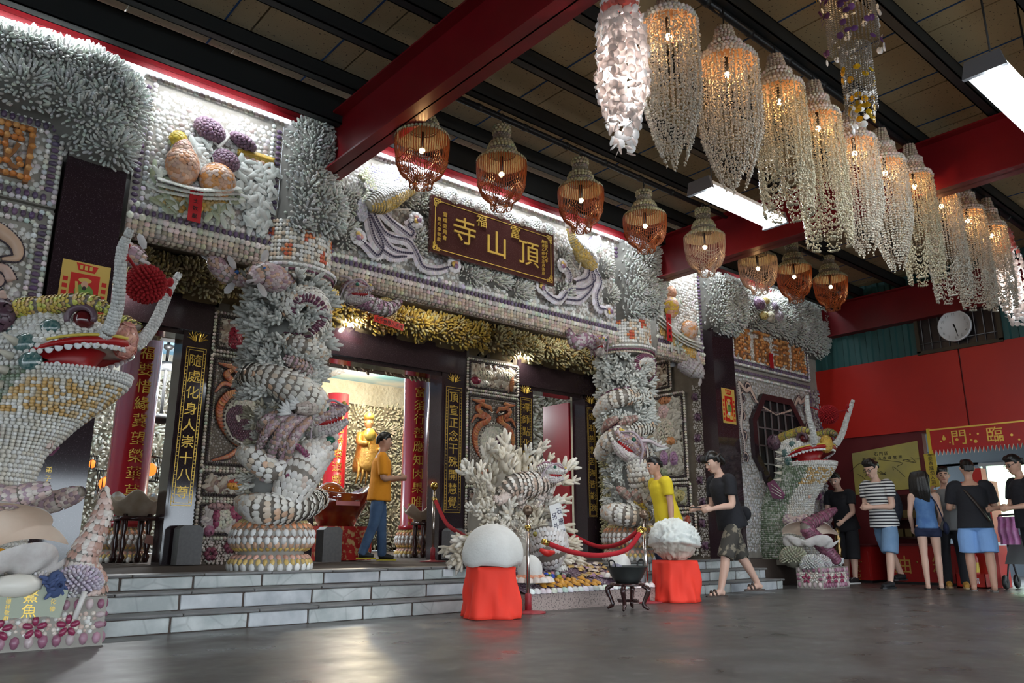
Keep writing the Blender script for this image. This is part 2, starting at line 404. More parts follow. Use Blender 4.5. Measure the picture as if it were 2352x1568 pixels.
# stone steps: each riser laid with separate slate blocks, each tread with slabs
plat = MB(); plat.box((1.0, 6.40, 0), (10.55, 6.9, .13)); plat.box((1.0, 6.67, .13), (10.55, 6.97, .27)); plat.box((1.0, 6.95, .0), (13.6, 19.0, ZP-.012))
pl = struct('temple_platform', plat, m_mortar, 'stepped stone platform in front of the shell temple')
def block(parent, name, lo, hi, mat, bev=.006):
    lo, hi = np.array(lo), np.array(hi); c = (lo+hi)/2; h = (hi-lo)/2; v = []
    for sx in (-1, 1):
        for sy in (-1, 1):
            for sz in (-1, 1):
                for k in range(3): p = np.array([sx, sy, sz])*(h-bev); p[k] = np.array([sx, sy, sz])[k]*h[k]; v.append(c+p)
    me = bmesh.new()
    for p in v: me.verts.new(p+RNG.normal(0, .0012, 3))
    bmesh.ops.convex_hull(me, input=me.verts[:]); d = bpy.data.meshes.new(name); me.to_mesh(d); me.free(); d.materials.append(mat)
    return link(name, d, parent)
SM = [m_slate, m_slate2, m_slate]
for k, (y, z0, z1) in enumerate(((6.39, .0, .113), (6.66, .14, .255), (6.94, .283, .382))):
    xs = [0.9+.19*k]; 
    while xs[-1] < 10.5: xs.append(xs[-1]+random.choice((.52, .57, .62, .6)))
    for a, c in zip(xs[:-1], xs[1:]):
        block(pl, 'riser_stone', (a+.008, y+random.uniform(-.002, .006), z0+.004), (min(c, 10.56)-.008, y+.1, z1), random.choice(SM))
        block(pl, 'tread_slab', (a+.09, y-.008, z1+.004), (min(c, 10.52)+.083, y+.30, z1+.026), m_slate3)
# roof: boards between joints, blue chalk lines, purlins and red frames
roof = MB(); roof.box((-14, -6, 5.30), (14.1, 6.9, 5.36)); rf = struct('ceiling', roof, m_purlin, 'insulated panel roof of the hall')
x = -13.9; k = 0; seam = MB()
while x < 14.0:
    e = 7.02+.07*math.sin(k*1.9)+.03*math.sin(k*5.1); pb = MB(); pb.box((x+.008, -6, 5.20), (min(x+.94, 14.09), e, 5.245)); pb.build('roof_panel', m_roof, rf, smooth=False)
    seam.box((x+.70, -6, 5.194), (x+.716, e-.01, 5.205)); x += .95; k += 1
seam.build('chalk_line', m_blue, rf, smooth=False)
for y in (6.70, 6.25, 5.50, 4.80, 3.98, 3.08, 2.28, 1.45, .6, -.3, -1.2, -2.1, -3.0, -3.9, -4.8):
    b = MB(); t = .012; h0, h1 = (4.985 if y < 6.5 else 4.85), 5.15
    b.box((-14, y, h0), (14, y+t, h1)); b.box((-14, y, h0), (14, y+.10, h0+t)); b.box((-14, y, h1-t), (14, y+.10, h1)); b.box((-14, y+.10-t, h0), (14, y+.10, h0+.03))
    struct('trim_purlin', b, m_purlin, 'black steel roof purlin')
for x in (-7.1, -1.85, 3.42, 8.68, 13.75):
    b = MB(); z0, z1 = 4.34, 4.96
    b.box((x-.12, -6, z0), (x+.12, 7.0, z0+.02)); b.box((x-.12, -6, z1-.02), (x+.12, 7.0, z1)); b.box((x-.008, -6, z0), (x+.008, 7.0, z1)); b.box((x-.13, 7.0, z0-.03), (x+.13, 7.02, z1+.02))
    o = struct('trim_beam', b, m_steel_red, 'red steel roof beam')
    if x > 0:
        pb = MB(); pb.box((x-.2, 6.93, z0+.30), (x-.0, 6.945, z0+.50)); pb.build('bolt_plate', m_steel_red, o, smooth=False)
b = MB(); b.box((-14, 7.10, 4.95), (13.7, 7.112, 5.04)); b.box((-14, 7.05, 4.95), (13.7, 7.11, 4.962)); b.box((-14, 7.05, 4.90), (13.7, 7.058, 4.955)); b.prism([(0, 0), (.012, .0), (-.05, .05), (-.062, .05)], np.array([[0, 0, 1], [1, 0, 0], [0, 1, 0]], float), (-14, 7.10, 5.04), 27.7)
struct('trim_eave_channel', b, m_steel_red, 'red steel channel along the top of the shell facade')
b = MB(); b.box((-14, -6.1, 2.05), (14, -6.0, 5.35)); struct('trim_added_fascia', b, m_purlin, 'dark unseen fascia added to hold back daylight at the open front')  # unseen fascia added to confine the daylight to a low band
b = MB(); b.box((-14.1, -6, 1.9), (-14, 7.6, 5.35)); struct('wall_left_upper', b, m_purlin, 'dark wall above the open left side')
for x in (-6, 2, 9): 
    for y in (-5.9,):
        b = MB(); b.box((x-.12, y-.12, 0), (x+.12, y+.12, 4.34)); struct('trim_post', b, m_steel_red, 'red steel post at the open front')

# right wall: teal corrugated sheet above, red boards below, window and door openings
XR = 13.85
b = MB(); y = -6.0
prof = []
while y < 8.0: prof += [(y, 0), (y+.10, 0), (y+.12, .03), (y+.20, .03), (y+.22, 0)]; y += .22
pr = np.array(prof); m = len(pr)
def sheet(z0, z1, ylo, yhi):
    q = pr[(pr[:, 0] >= ylo) & (pr[:, 0] <= yhi)]; n = len(q)
    G = np.stack([np.stack([XR-q[:, 1], q[:, 0], np.full(n, z0)], 1), np.stack([XR-q[:, 1], q[:, 0], np.full(n, z1)], 1)]); b.grid(G, closed=False, caps=False)
sheet(3.5, 5.2, -6, 8.0); sheet(0, 3.5, -6, 2.4); b.box((XR+.03, -6, 3.5), (XR+.06, 8, 5.3))
wr = struct('wall_right', b, m_teal, 'teal corrugated steel wall', smooth=False)
b = MB(); b.box((XR-.02, 5.55, 0), (XR+.12, 7.6, 3.6)); b.box((XR-.02, 2.4, 2.42), (XR+.12, 5.55, 3.6)); struct('wall_right_lower', b, m_darkred, 'dark red board wall beside the ticket counter')
for (y0, y1) in ((4.80, 7.62), (1.6, 4.775)):
    b = MB(); b.box((XR-.055, y0, 2.46), (XR-.02, y1, 3.76)); o = b.build('wall_panel', m_redwall, None, False)
    tag(o, 'glossy red wall board beside the shell facade' if y0 > 4 else 'glossy red wall board above the banner doorway', 'panel', 'red wall boards')
# back room behind the doorway in the right wall: grey wall with a long window, steel purlins above
m_greywall = M('blue_grey_wall', (.20, .25, .30), .6); m_alu = M('grey_aluminium', (.40, .44, .46), .4, metal=.6)
m_glass = M('window_glass', (.9, .95, .95), .02, trans=1.0, alpha=.25)
b = MB(); b.box((17.5, -2, 0), (17.6, 8, .95)); b.box((17.5, -2, 2.15), (17.6, 8, 3.3)); b.box((17.5, 6.0, .9), (17.6, 8, 2.2)); struct('wall_back_room', b, m_greywall, 'blue grey low wall under the far window')
b = MB(); b.box((13.9, -2, 3.25), (17.6, 8, 3.3)); struct('ceiling_back_room', b, m_purlin, 'dark roof of the back room')
b = MB()
for yy in (-1.2, .2, 1.6, 3.0, 4.4, 5.9): b.box((17.48, yy-.035, .95), (17.56, yy+.035, 2.15))
b.box((17.46, -2, .93), (17.58, 6, .99)); b.box((17.46, -2, 2.11), (17.58, 6, 2.17)); wn = struct('window_1', b, m_alu, 'long aluminium framed window')
for yy in (-.5, .9, 2.3, 3.7, 5.15):
    b = MB(); b.box((17.515, yy-.66, .99), (17.523, yy+.66, 2.11)); b.build('pane', m_glass, wn, False)
# ================================================================== SHELL AND CORAL TOOLKIT
m_shC = M('sea_shell', rough=.35, attr=True, coat=.15); m_shO = M('sea_shell_single', rough=.3, objcol=True, coat=.2)
m_coC = M('coral', rough=.8, attr=True); m_coO = M('coral_single', rough=.75, objcol=True)
m_cem = M('shade_darkened_cement', (.36, .335, .295), .85, noise=(8, .6, (.24, .22, .19)), bump=(25, .4, .004))  # dark mortar, darkened further to put shade between the shells
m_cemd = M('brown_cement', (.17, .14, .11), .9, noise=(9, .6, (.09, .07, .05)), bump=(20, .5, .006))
m_paper = M('red_paper', (.42, .008, .012), .7)
WHITE, CREAM, MAUVE, PURPLE, PINK, ORANGE, GREYC, YELLOW = (.74, .73, .70), (.66, .60, .50), (.40, .30, .38), (.13, .085, .15), (.66, .40, .34), (.70, .28, .07), (.55, .57, .54), (.72, .50, .10)
PALE = [WHITE, (.78, .77, .75), (.62, .56, .50), (.66, .60, .62), (.45, .36, .33)]; PALEP = [.42, .26, .15, .12, .05]
def bead_row(parent, a, b_, sp, scale, col, normal=(0, -1, 0), proto=COWRIE, name='bead', amt=.18, across=True, cap=300, pal=None, minpx=9.5):
    a = np.array(a, float); b_ = np.array(b_, float); L = np.linalg.norm(b_-a); n = max(2, int(L/sp)); t = (np.arange(n)+.5)/n
    P = a+(b_-a)*t[:, None]; T = unit(b_-a); Nn = np.array(normal, float)
    Y = T if not across else np.cross(Nn, T); F = frameN(Nn, np.cross(Y, Nn))
    cols = jit(n, col, amt) if pal is None else pick(n, pal)
    place(parent, name, proto, P, np.broadcast_to(F, (n, 3, 3)), np.full(n, scale)*RNG.uniform(.92, 1.06, n), cols, m_shO, m_shC, cap, minpx)
def field(parent, poly, o, R, sp, size, pal=PALE, p=PALEP, proto=DOME, flat=.45, name='shell', cap=300, avoid=None, minpx=10, jitter=.25, mo=None):
    q = hexpts(poly, sp, jitter)
    if avoid is not None and len(q):
        for a in avoid: q = q[~inpoly(q[:, 0], q[:, 1], a)]
    n = len(q)
    if not n: return
    P = np.asarray(o)+q@np.asarray(R)[:, :2].T; s = size*RNG.uniform(.65, 1.15, n)
    place(parent, name, proto, P, rotz(np.broadcast_to(R, (n, 3, 3)), RNG.uniform(0, 6.28, n)), np.stack([s, s, s*flat], 1), pick(n, pal, p), m_shO, m_shC, cap, minpx)
def rect(x0, x1, z0, z1): return [(x0, z0), (x1, z0), (x1, z1), (x0, z1)]
def coral_mass(parent, poly, o, R, sp=.033, bulge=.22, fl=.05, fr=.0125, col=GREYC, base=(.16, .155, .14), clus=.2, proto=FINGER, name='coral_fingers', lump=.07, tip=None, grid=.07):  # base colour is dark to put shade into the coral crevices
    """a knobbly wall of finger coral over a polygon on a board frame; heights swell to `bulge` in the middle"""
    poly = np.asarray(poly, float); R = np.asarray(R); C = hexpts(poly, clus, .45)
    if not len(C): C = poly.mean(0)[None]
    hC = RNG.uniform(.3, 1, len(C))*lump
    def height(q):
        d = np.full(len(q), 9.)
        for i in range(len(poly)):
            a, b_ = poly[i], poly[(i+1) % len(poly)]; ab = b_-a; t = np.clip(((q-a)@ab)/(ab@ab+1e-9), 0, 1); d = np.minimum(d, np.linalg.norm(q-a-t[:, None]*ab, axis=1))
        dc = np.linalg.norm(q[:, None]-C[None], axis=2); k = dc.argmin(1); m = dc[np.arange(len(q)), k]
        return bulge*np.sqrt(np.clip(1-(1-np.clip(d/max(bulge, .1), 0, 1))**2, 0, 1))+hC[k]*np.sqrt(np.clip(1-(m/(clus*.75))**2, 0, 1)), k
    (x0, y0), (x1, y1) = poly.min(0), poly.max(0); xs = np.arange(x0, x1+grid, grid); ys = np.arange(y0, y1+grid, grid)
    XX, YY = np.meshgrid(xs, ys); q = np.stack([XX.ravel(), YY.ravel()], 1); ins = inpoly(q[:, 0], q[:, 1], poly)
    h, _ = height(q); h = np.where(ins, h, -.04); V = np.asarray(o)+q@R[:, :2].T+h[:, None]*R[:, 2]
    W = len(xs); f = []
    I = ins.reshape(len(ys), W)
    for j in range(len(ys)-1):
        for i in range(W-1):
            if I[j, i] or I[j, i+1] or I[j+1, i] or I[j+1, i+1]: f.append([j*W+i, j*W+i+1, (j+1)*W+i+1, (j+1)*W+i])
    b = MB()
    if f: b.add(V, f, base); b.build('rock_base', m_coC, parent)
    q = hexpts(poly, sp, .35); h, k = height(q); n = len(q); e = .02
    hx = (height(q+[e, 0])[0]-h)/e; hy = (height(q+[0, e])[0]-h)/e
    d2 = (q-C[k])/clus*1.3+RNG.normal(0, .22, (n, 2))
    N3 = np.stack([np.clip(-hx, -1.5, 1.5)*.7+d2[:, 0], np.clip(-hy, -1.5, 1.5)*.7+d2[:, 1], np.ones(n)], 1); D = unit(N3@R.T)
    F = frameN(D, np.broadcast_to(R[:, 1]+.01, D.shape)); P = np.asarray(o)+q@R[:, :2].T+h[:, None]*R[:, 2]
    ln = fl*RNG.uniform(.6, 1.25, n); r = fr*RNG.uniform(.8, 1.25, n)
    cc = jit(n, col, .09)
    if tip is not None: cc = np.where(RNG.random((n, 1)) < tip[1], jit(n, tip[0], .1), cc)
    b = MB(); b.inst(proto, P, F, np.stack([r, r, ln], 1) if proto is FINGER else np.stack([ln]*3, 1), cc); b.build(name, m_coC, parent, kind='stuff')
def blob(parent, name, c, rad, R, col, sp=.03, size=.02, proto=SCALE, pal=None, core=None, minpx=99, full=False, flat=.6):
    """rounded body on a board frame, clad in shells: c centre, rad (rx, ry, depth)"""
    R = np.asarray(R); b = MB(); v, f = BALL; b.add((v*np.array(rad)*.97)@R.T+np.array(c), f, core if core is not None else np.asarray(col)*.4); o = b.build(name, m_shC, parent)
    n = int(4*math.pi*((rad[0]*rad[1]+rad[0]*rad[2]+rad[1]*rad[2])/3)/sp**2/(1 if full else 2)); n = max(n, 8)
    i = np.arange(n)+.5; z = 1-i/n*(2 if full else 1); a = i*2.39996; s = np.sqrt(np.clip(1-z*z, 0, 1)); u = np.stack([s*np.cos(a), s*np.sin(a), z], 1)
    P = (u*np.array(rad))@R.T+np.array(c); N = unit((u/np.array(rad))@R.T)
    F = frameN(N, np.broadcast_to(R[:, 1]*1.0+.02, N.shape)); cols = jit(n, col, .1) if pal is None else pick(n, pal)
    s = size*RNG.uniform(.8, 1.2, n); place(o, 'shell', proto, P, F, np.stack([s, s, s*flat], 1), cols, m_shO, m_shC, 120, minpx)
    return o
def ribbon(parent, name, pts, width, col, edge=None, n=40, mid=None, ell=.45, up=(0, -1, 0), sp=.02, size=.014, bead=None):
    """a raised band along pts with a row of shells on each side (feathers, scrolls, tails)"""
    p = spline(pts, n); wd = interp(np.atleast_1d(width), n); b = MB(); b.tube(p, wd*.6, 8, col, up=up, ell=1/ell*.8 if False else 1.0); o = b.build(name, m_shC, parent)
    if edge is not None:
        L = np.concatenate([[0], np.cumsum(np.linalg.norm(np.diff(p, axis=0), axis=1))]); k = max(4, int(L[-1]/sp)); t = np.linspace(0, L[-1], k)
        q = np.stack([np.interp(t, L, p[:, i]) for i in range(3)], 1); T = unit(np.gradient(q, axis=0)); U = np.array(up, float); S = unit(np.cross(T, U)); wq = np.interp(t, L, wd)
        e = MB()
        for s in (-1, 1):
            F = frameN(np.broadcast_to(U, S.shape)+.4*S*s, S*s+T*.8); z = size*RNG.uniform(.85, 1.15, k)
            e.inst(SCALE, q+S*s*wq[:, None]*.75, F, np.stack([z*1.5, z, z*.6], 1), jit(k, edge, .08))
        if mid is not None:
            F = frameN(np.broadcast_to(U, S.shape), T); e.inst(DOME, q+U*wq[:, None]*.5, F, np.full(k, size*.6), jit(k, mid, .1))
        e.build(name+'_edging', m_shC, o, kind='stuff')
    return o
def PXs(pts, Y, dy=0.0): return [onY(x, y, Y)+np.array([0, dy, 0]) for x, y in pts]

# ================================================================== THE FRIEZE ABOVE THE COLUMNS
def frieze(name, label, x0, x1, left=True, right=True, z0=3.565, z1=4.93, avoid=None, cap=300):
    t = thing(name, label, 'relief panel', (0, 0, 0)); b = MB(); b.box((x0, YE, 3.345), (x1, YE+.14, z1)); b.box((x0, YE+.14, 3.46), (x1, YE+.5, z1))
    b.build('backing', m_cem, t, False)
    zb = z0
    bead_row(t, (x0+.02, YE-.01, zb), (x1-.02, YE-.01, zb), .058, .034, PURPLE, cap=200)
    if left: bead_row(t, (x0+.045, YE-.01, zb+.05), (x0+.045, YE-.01, z1-.1), .058, .034, PURPLE, cap=60)
    if right: bead_row(t, (x1-.045, YE-.01, zb+.05), (x1-.045, YE-.01, z1-.1), .058, .034, PURPLE, cap=60)
    for z, y, c, s in ((zb+.062, YE-.005, WHITE, .03), (zb-.062, YE-.02, (.66, .62, .56), .034), (zb-.115, YE-.008, (.58, .50, .42), .03), (zb-.158, YE-.004, (.50, .40, .32), .028), (zb-.198, YE-.002, (.52, .44, .36), .028)):
        bead_row(t, (x0, y, z), (x1, y, z), .05, s, c, proto=SNAIL if s > .029 else DOME, name='snail_shell', cap=0)
    for y in (YE+.04, YE+.09): bead_row(t, (x0, y, 3.345), (x1, y, 3.345), .05, .028, (.46, .37, .29), normal=(0, 0, -1), proto=DOME, name='snail_shell', cap=0)
    for xx in ([x0+.11] if left else [])+([x1-.11] if right else []): bead_row(t, (xx, YE-.005, zb+.1), (xx, YE-.005, z1-.06), .05, .025, WHITE, proto=SNAIL, name='snail_shell', cap=0)
    bead_row(t, (x0, YE-.02, z1-.03), (x1, YE-.02, z1-.03), .055, .035, (.30, .27, .24), proto=SNAIL, name='snail_shell', cap=0)
    field(t, rect(x0+(.14 if left else .02), x1-(.14 if right else .02), zb+.1, z1-.1), (0, YE, 0), FR, .052, .029, cap=cap, avoid=avoid)
    return t
fl_ = frieze('fruit_relief', 'white shell frieze panel with orange fruit heaped in a leafy bowl beside the granite pillar', 1.61, 3.0)
fc_ = frieze('phoenix_relief', 'long white shell frieze panel behind the temple signboard', 3.58, 8.18, cap=150)
fr_ = frieze('fruit_relief', 'small white shell frieze panel with yellow and peach fruit and a red tag', 8.98, 10.14, left=False)
def leafpile(parent, pts, Y, col, n=26, size=.05, name='leaf_shells', spread=16, lift=.04):
    b = MB()
    for (x, y) in pts:
        P = np.array([onY(x+RNG.normal(0, spread), y+RNG.normal(0, spread*.7), Y) for _ in range(n)]); P[:, 1] -= RNG.uniform(0, lift, n)
        F = rotz(np.broadcast_to(FR, (n, 3, 3)), RNG.uniform(0, 6.28, n)); s = size*RNG.uniform(.6, 1.2, n); b.inst(SCALE, P, F, np.stack([s*1.3, s*.6, s*.5], 1), pick(n, col))
    b.build(name, m_shC, parent, kind='stuff')
def fruit_bowl(t, k, ox, oy, kind=0):             # motif laid on the board; k scales the pixel offsets
    p = lambda x, y, d=0: onY(ox+x*k[0], oy+y*k[1]+x*k[2], YE)-np.array([0, d, 0])
    s = np.linalg.norm(p(60, 0)-p(0, 0))/60
    a, b_, c = p(-88, 62), p(0, 78), p(88, 60)
    for i, (lift, r) in enumerate(((.10, .03), (.075, .028), (.05, .026))):
        row = spline([a+[0, -lift, -.045*i], b_+[0, -lift-.05, -.03*i], c+[0, -lift, -.045*i]], 26)
        F = rotz(np.broadcast_to(frameN(np.array([0, -.8, .6]), np.array([0, 0, 1.])), (26, 3, 3)), RNG.normal(0, .3, 26)); place(t, 'plate_shell', SCALE, row, F, np.full(26, .042), jit(26, (.68, .68, .62), .07), m_shO, m_shC, 60)
    q = hexpts([(a[0]+.08, a[2]-.26), (c[0]-.08, c[2]-.26), (c[0]-.02, c[2]-.06), (a[0]+.02, a[2]-.06)], .045, .1); n = len(q)
    place(t, 'stand_shell', DOME, np.stack([q[:, 0], np.full(n, YE-.03), q[:, 1]], 1), np.broadcast_to(FR, (n, 3, 3)), np.stack([np.full(n, .03), np.full(n, .03), np.full(n, .02)], 1), pick(n, [(.62, .36, .08), (.60, .42, .16), (.50, .34, .14)]), m_shO, m_shC, 80)
    cs = [(.62, .30, .16), (.58, .36, .28)] if kind == 0 else [(.72, .48, .06), (.64, .34, .22)]
    blob(t, 'pear', p(-36, 20, .05), (.15*k[3], .2*k[3], .13), FR, cs[0], .035, .03, pal=[cs[0], cs[1], (.66, .42, .30)])
    blob(t, 'pear_top', p(-37, -12, .06), (.09*k[3], .13*k[3], .09), FR, cs[1], .03, .026)
    blob(t, 'peach', p(44, 44, .05), (.17*k[3], .17*k[3], .14), FR, cs[1], .035, .03, pal=[(.66, .30, .10), (.64, .38, .26), (.66, .50, .42)])
    return p
p = fruit_bowl(fl_, (1, 1, .12, 1), 450, 370)
blob(fl_, 'lemon', onY(405, 327, YE)-[0, .05, 0], (.08, .09, .07), FR, (.62, .44, .05), .03, .025)
for (x, y, rx, rz) in ((478, 303, .15, .11), (515, 375, .13, .11), (553, 330, .14, .06)):
    c = onY(x, y, YE)-[0, .04, 0]; blob(fl_, 'cockle_cluster', c, (rx, rz, .09), rotz(FR[None], np.array([-.3]))[0], (.20, .12, .17), .03, .02, proto=DOME8)
ribbon(fl_, 'coral_twig', PXs([(495, 345), (515, 325), (535, 300), (540, 288)], YE, -.05), [.035, .03, .02], (.6, .58, .54)); ribbon(fl_, 'coral_twig', PXs([(480, 325), (497, 340), (512, 350)], YE, -.05), [.025, .02], (.6, .58, .54))
ribbon(fl_, 'yellow_band', PXs([(546, 352), (585, 360), (624, 372)], YE, -.03), [.03], (.60, .38, .06), edge=(.62, .42, .08), size=.02)
q = hexpts([tuple(onY(x, y, YE)[[0, 2]]) for x, y in ((546, 358), (622, 378), (618, 398), (548, 380))], .05, .15); n = len(q)
place(fl_, 'pink_shell', DOME, np.stack([q[:, 0], np.full(n, YE-.02), q[:, 1]], 1), np.broadcast_to(FR, (n, 3, 3)), np.stack([np.full(n, .035), np.full(n, .035), np.full(n, .02)], 1), pick(n, [(.66, .46, .38), (.62, .40, .28)]), m_shO, m_shC)
leafpile(fl_, [(460, 345), (468, 380), (550, 390), (560, 430), (575, 460), (600, 440), (590, 490), (610, 400), (600, 515)], YE-.03, [(.58, .60, .57), (.50, .53, .50), (.64, .65, .62)], 30, .06)
leafpile(fl_, [(370, 400), (420, 340), (540, 460), (375, 460), (420, 480), (500, 490)], YE-.03, [(.36, .40, .28), (.55, .57, .5), (.30, .32, .2)], 16, .05)
p = fruit_bowl(fr_, (.52, 1.0, .35, .85), 1552, 700, 1)
leafpile(fr_, [(1540, 670), (1548, 690), (1530, 740), (1580, 770), (1560, 790)], YE-.03, [(.5, .53, .48), (.6, .62, .58), (.30, .34, .25)], 18, .06, spread=9)
for par, (x, y), wdt, h in ((fl_, (449, 470), .12, .34), (fr_, (1537, 752), .11, .42), ):
    c = onY(x, y, YE-.14); b = MB(); b.box((-wdt/2, -.004, -h/2), (wdt/2, .004, h/2), o=c); o = b.build('paper_tag', m_paper, None, False); tag(o, 'red paper tag with black lettering pasted below the orange fruit relief' if par is fl_ else 'red paper tag pasted below the yellow fruit relief', 'paper tag')
    letters('tag_lettering', vtext('信士敬獻', 0, h*.33, h*.22, .05), m_black, o, FR, (c[0], c[1]-.006, c[2]), .001)
# coral columns rising between the frieze panels, capitals with red flowers
def wp(pts, Y): return [tuple(onY(x, y, Y)[[0, 2]]) for x, y in pts]
t = thing('coral_mass', 'shaggy grey finger coral mass above the first dragon column', 'coral'); coral_mass(t, wp([(650, 540), (655, 470), (652, 380), (655, 300), (690, 278), (760, 292), (775, 380), (760, 440), (785, 490), (775, 545), (735, 560)], 7.15), (0, 7.15, 0), FR, bulge=.30)
t = thing('coral_mass', 'shaggy grey finger coral mass above the dragon column by the small fruit panel', 'coral'); coral_mass(t, wp([(1420, 735), (1418, 640), (1425, 560), (1440, 545), (1505, 572), (1512, 640), (1505, 690), (1490, 735)], 7.15), (0, 7.15, 0), FR, bulge=.30)
t = thing('coral_mass', 'wide grey finger coral mass hanging above the pillar with the lower scroll panel', 'coral'); coral_mass(t, wp([(-60, 60), (60, 80), (200, 120), (320, 190), (335, 250), (318, 330), (300, 402), (250, 395), (150, 355), (146, 300), (120, 285), (0, 248), (-60, 240)], 7.18), (0, 7.18, 0), FR, bulge=.28, clus=.3)
t = thing('coral_mass', 'grey finger coral mass hanging over the pillar beside the orange lettering panel', 'coral'); coral_mass(t, wp([(1612, 628), (1660, 640), (1690, 655), (1695, 700), (1692, 745), (1680, 775), (1640, 770), (1615, 740)], 7.2), (0, 7.2, 0), FR, bulge=.28, clus=.26)
t = thing('coral_mass', 'grey finger coral mass spreading over the corner by the teal steel wall', 'coral'); coral_mass(t, wp([(1690, 660), (1760, 668), (1830, 690), (1885, 705), (1893, 760), (1880, 830), (1850, 815), (1800, 790), (1745, 765), (1690, 748)], 7.3), (0, 7.3, 0), FR, bulge=.3, clus=.3)
for k, x in enumerate((3.28, 8.45)):
    t = thing('column_capital', 'white shell capital dotted with red shell flowers, %s' % ('beside the orange fruit relief' if k == 0 else 'beside the yellow fruit relief'), 'capital', (x, 7.38, 0))
    b = MB(); b.lathe([(.30, 3.22), (.40, 3.26), (.44, 3.30), (.44, 3.34), (.38, 3.38), (.38, 3.82), (.2, 3.86)], 28); b.build('core', m_cem, t)
    for z, r, c, s in ((3.325, .45, WHITE, .028), (3.28, .43, (.18, .06, .10), .022), (3.245, .41, (.62, .52, .40), .022)):
        n = int(2*math.pi*r/(s*1.7)); a = np.arange(n)*2*math.pi/n; N = np.stack([np.cos(a), np.sin(a), 0*a], 1); place(t, 'ring_shell', COWRIE, N*r+[0, 0, z], frameN(N, np.broadcast_to([0, 0, 1.], N.shape)), np.full(n, s), jit(n, c, .12), m_shO, m_shC, 60)
    P, F, U, A = cover([(0, 0, 3.38), (0, 0, 3.6), (0, 0, 3.82)], .385, .042, up=(1, 0, 0))
    fl = np.zeros(len(P), bool)
    for zc, off in ((3.48, 0), (3.68, 30)):
        for j in range(6): d = np.hypot(((A-off-j*60+180) % 360-180)/360*2.42, P[:, 2]-zc); fl |= d < .062
    place(t, 'shell', DOME8, P, F, np.stack([np.full(len(P), .024)]*2+[np.full(len(P), .016)], 1), np.where(fl[:, None], pick(len(P), [(.55, .10, .05), (.62, .20, .08)]), pick(len(P), [WHITE, CREAM, (.66, .50, .36)], [.6, .25, .15])), m_shO, m_shC, 120)

# ================================================================== SIGNBOARD 福頂山寺 / 富
t = thing('signboard', 'brown lacquered temple signboard with large gold characters', 'sign')
a, b_, c, d = onY(993, 455, 7.0), onY(1273, 541, 7.0), onY(984, 577, 7.0), onY(1257, 651, 7.0)
x0, x1, z0, z1 = 4.74, 6.68, 3.86, 4.56; sy = 6.98
b = MB(); b.box((x0, sy, z0), (x1, sy+.05, z1)); b.build('board', m_granred, t, False)
b = MB()
for u0, u1, w0, w1 in ((.05, .06, .05, .65), (1.88, 1.89, .05, .65), (.05, 1.89, .05, .058), (.05, 1.89, .642, .65)): b.box((x0+u0, sy-.004, z0+w0), (x0+u1, sy, z0+w1))
for sx in (0, 1):
    for sz in (0, 1):
        for (u0, u1, w0, w1) in ((.03, .04, .03, .13), (.03, .13, .03, .04), (.08, .09, .03, .10), (.03, .10, .08, .09), (.12, .13, .03, .07), (.03, .07, .12, .13), (.09, .13, .065, .072), (.065, .072, .09, .13)):
            U = (u0, u1) if sx == 0 else (1.94-u1, 1.94-u0); Wz = (w0, w1) if sz == 0 else (.70-w1, .70-w0); b.box((x0+U[0], sy-.005, z0+Wz[0]), (x0+U[1], sy, z0+Wz[1]))
b.build('gold_border', m_gold, t, False)
big = [('頂', 1.50, .33, .36), ('山', .97, .33, .36), ('寺', .48, .37, .36), ('富', 1.27, .56, .17), ('福', .73, .57, .17)]
small = vtext('民國八十八年', 1.80, .56, .05, .048)+vtext('歲次乙卯年五月吉旦', 1.745, .56, .054, .048)+vtext('管理委員會', .19, .50, .072, .06)+vtext('趙元偉敬獻', .11, .42, .062, .05)
letters('gold_characters', big+small, m_gold, t, FR, (x0, sy, z0), .012)
# shells and white corals above and below the board
for i in range(9):
    u = x0+.1+i*.225; o = MB(); kind = i % 2
    blob(fc_, 'white_brain_coral', (u, 7.08, 4.62), (.13, .12+.03*kind, .11), FR, (.70, .71, .69), .028, .016, proto=DOME)
for i in range(5):
    u = x0+.30+i*.36; b = MB(); v, f = SNAIL; b.add((v*np.array([.055, .055, .05]))@FR.T, f, (.42, .38, .36)); th = np.linspace(0, 4*math.pi, 40); r = np.linspace(.05, .008, 40)
    b.tube(np.stack([r*np.cos(th), -.018-np.linspace(0, .035, 40), r*np.sin(th)], 1), [.008, .004], 5, (.50, .47, .46)); o = b.build('snail_shell', m_shC, None); o.location = (u, 6.97, 4.585)
    tag(o, 'grey spiral snail shell on the upper edge of the signboard', 'shell', 'snail shells on the signboard')
for (x, y, rx, rz) in ((1085, 630, .22, .17), (1140, 640, .2, .16), (1190, 668, .2, .15), (965, 470, .13, .17), (955, 560, .12, .2), (1290, 600, .10, .2), (1385, 620, .12, .16), (800, 470, .2, .22), (790, 540, .15, .2), (925, 455, .17, .16), (1290, 670, .13, .13), (1395, 680, .12, .14)):
    c = onY(x, y, YE)
    a = np.arange(10)*.628; coral_mass(fc_, np.stack([rx*np.cos(a), rz*np.sin(a)], 1), (c[0], YE, c[2]), FR, .032, .10, .05, .010, (.60, .60, .55), clus=.5, lump=.05)
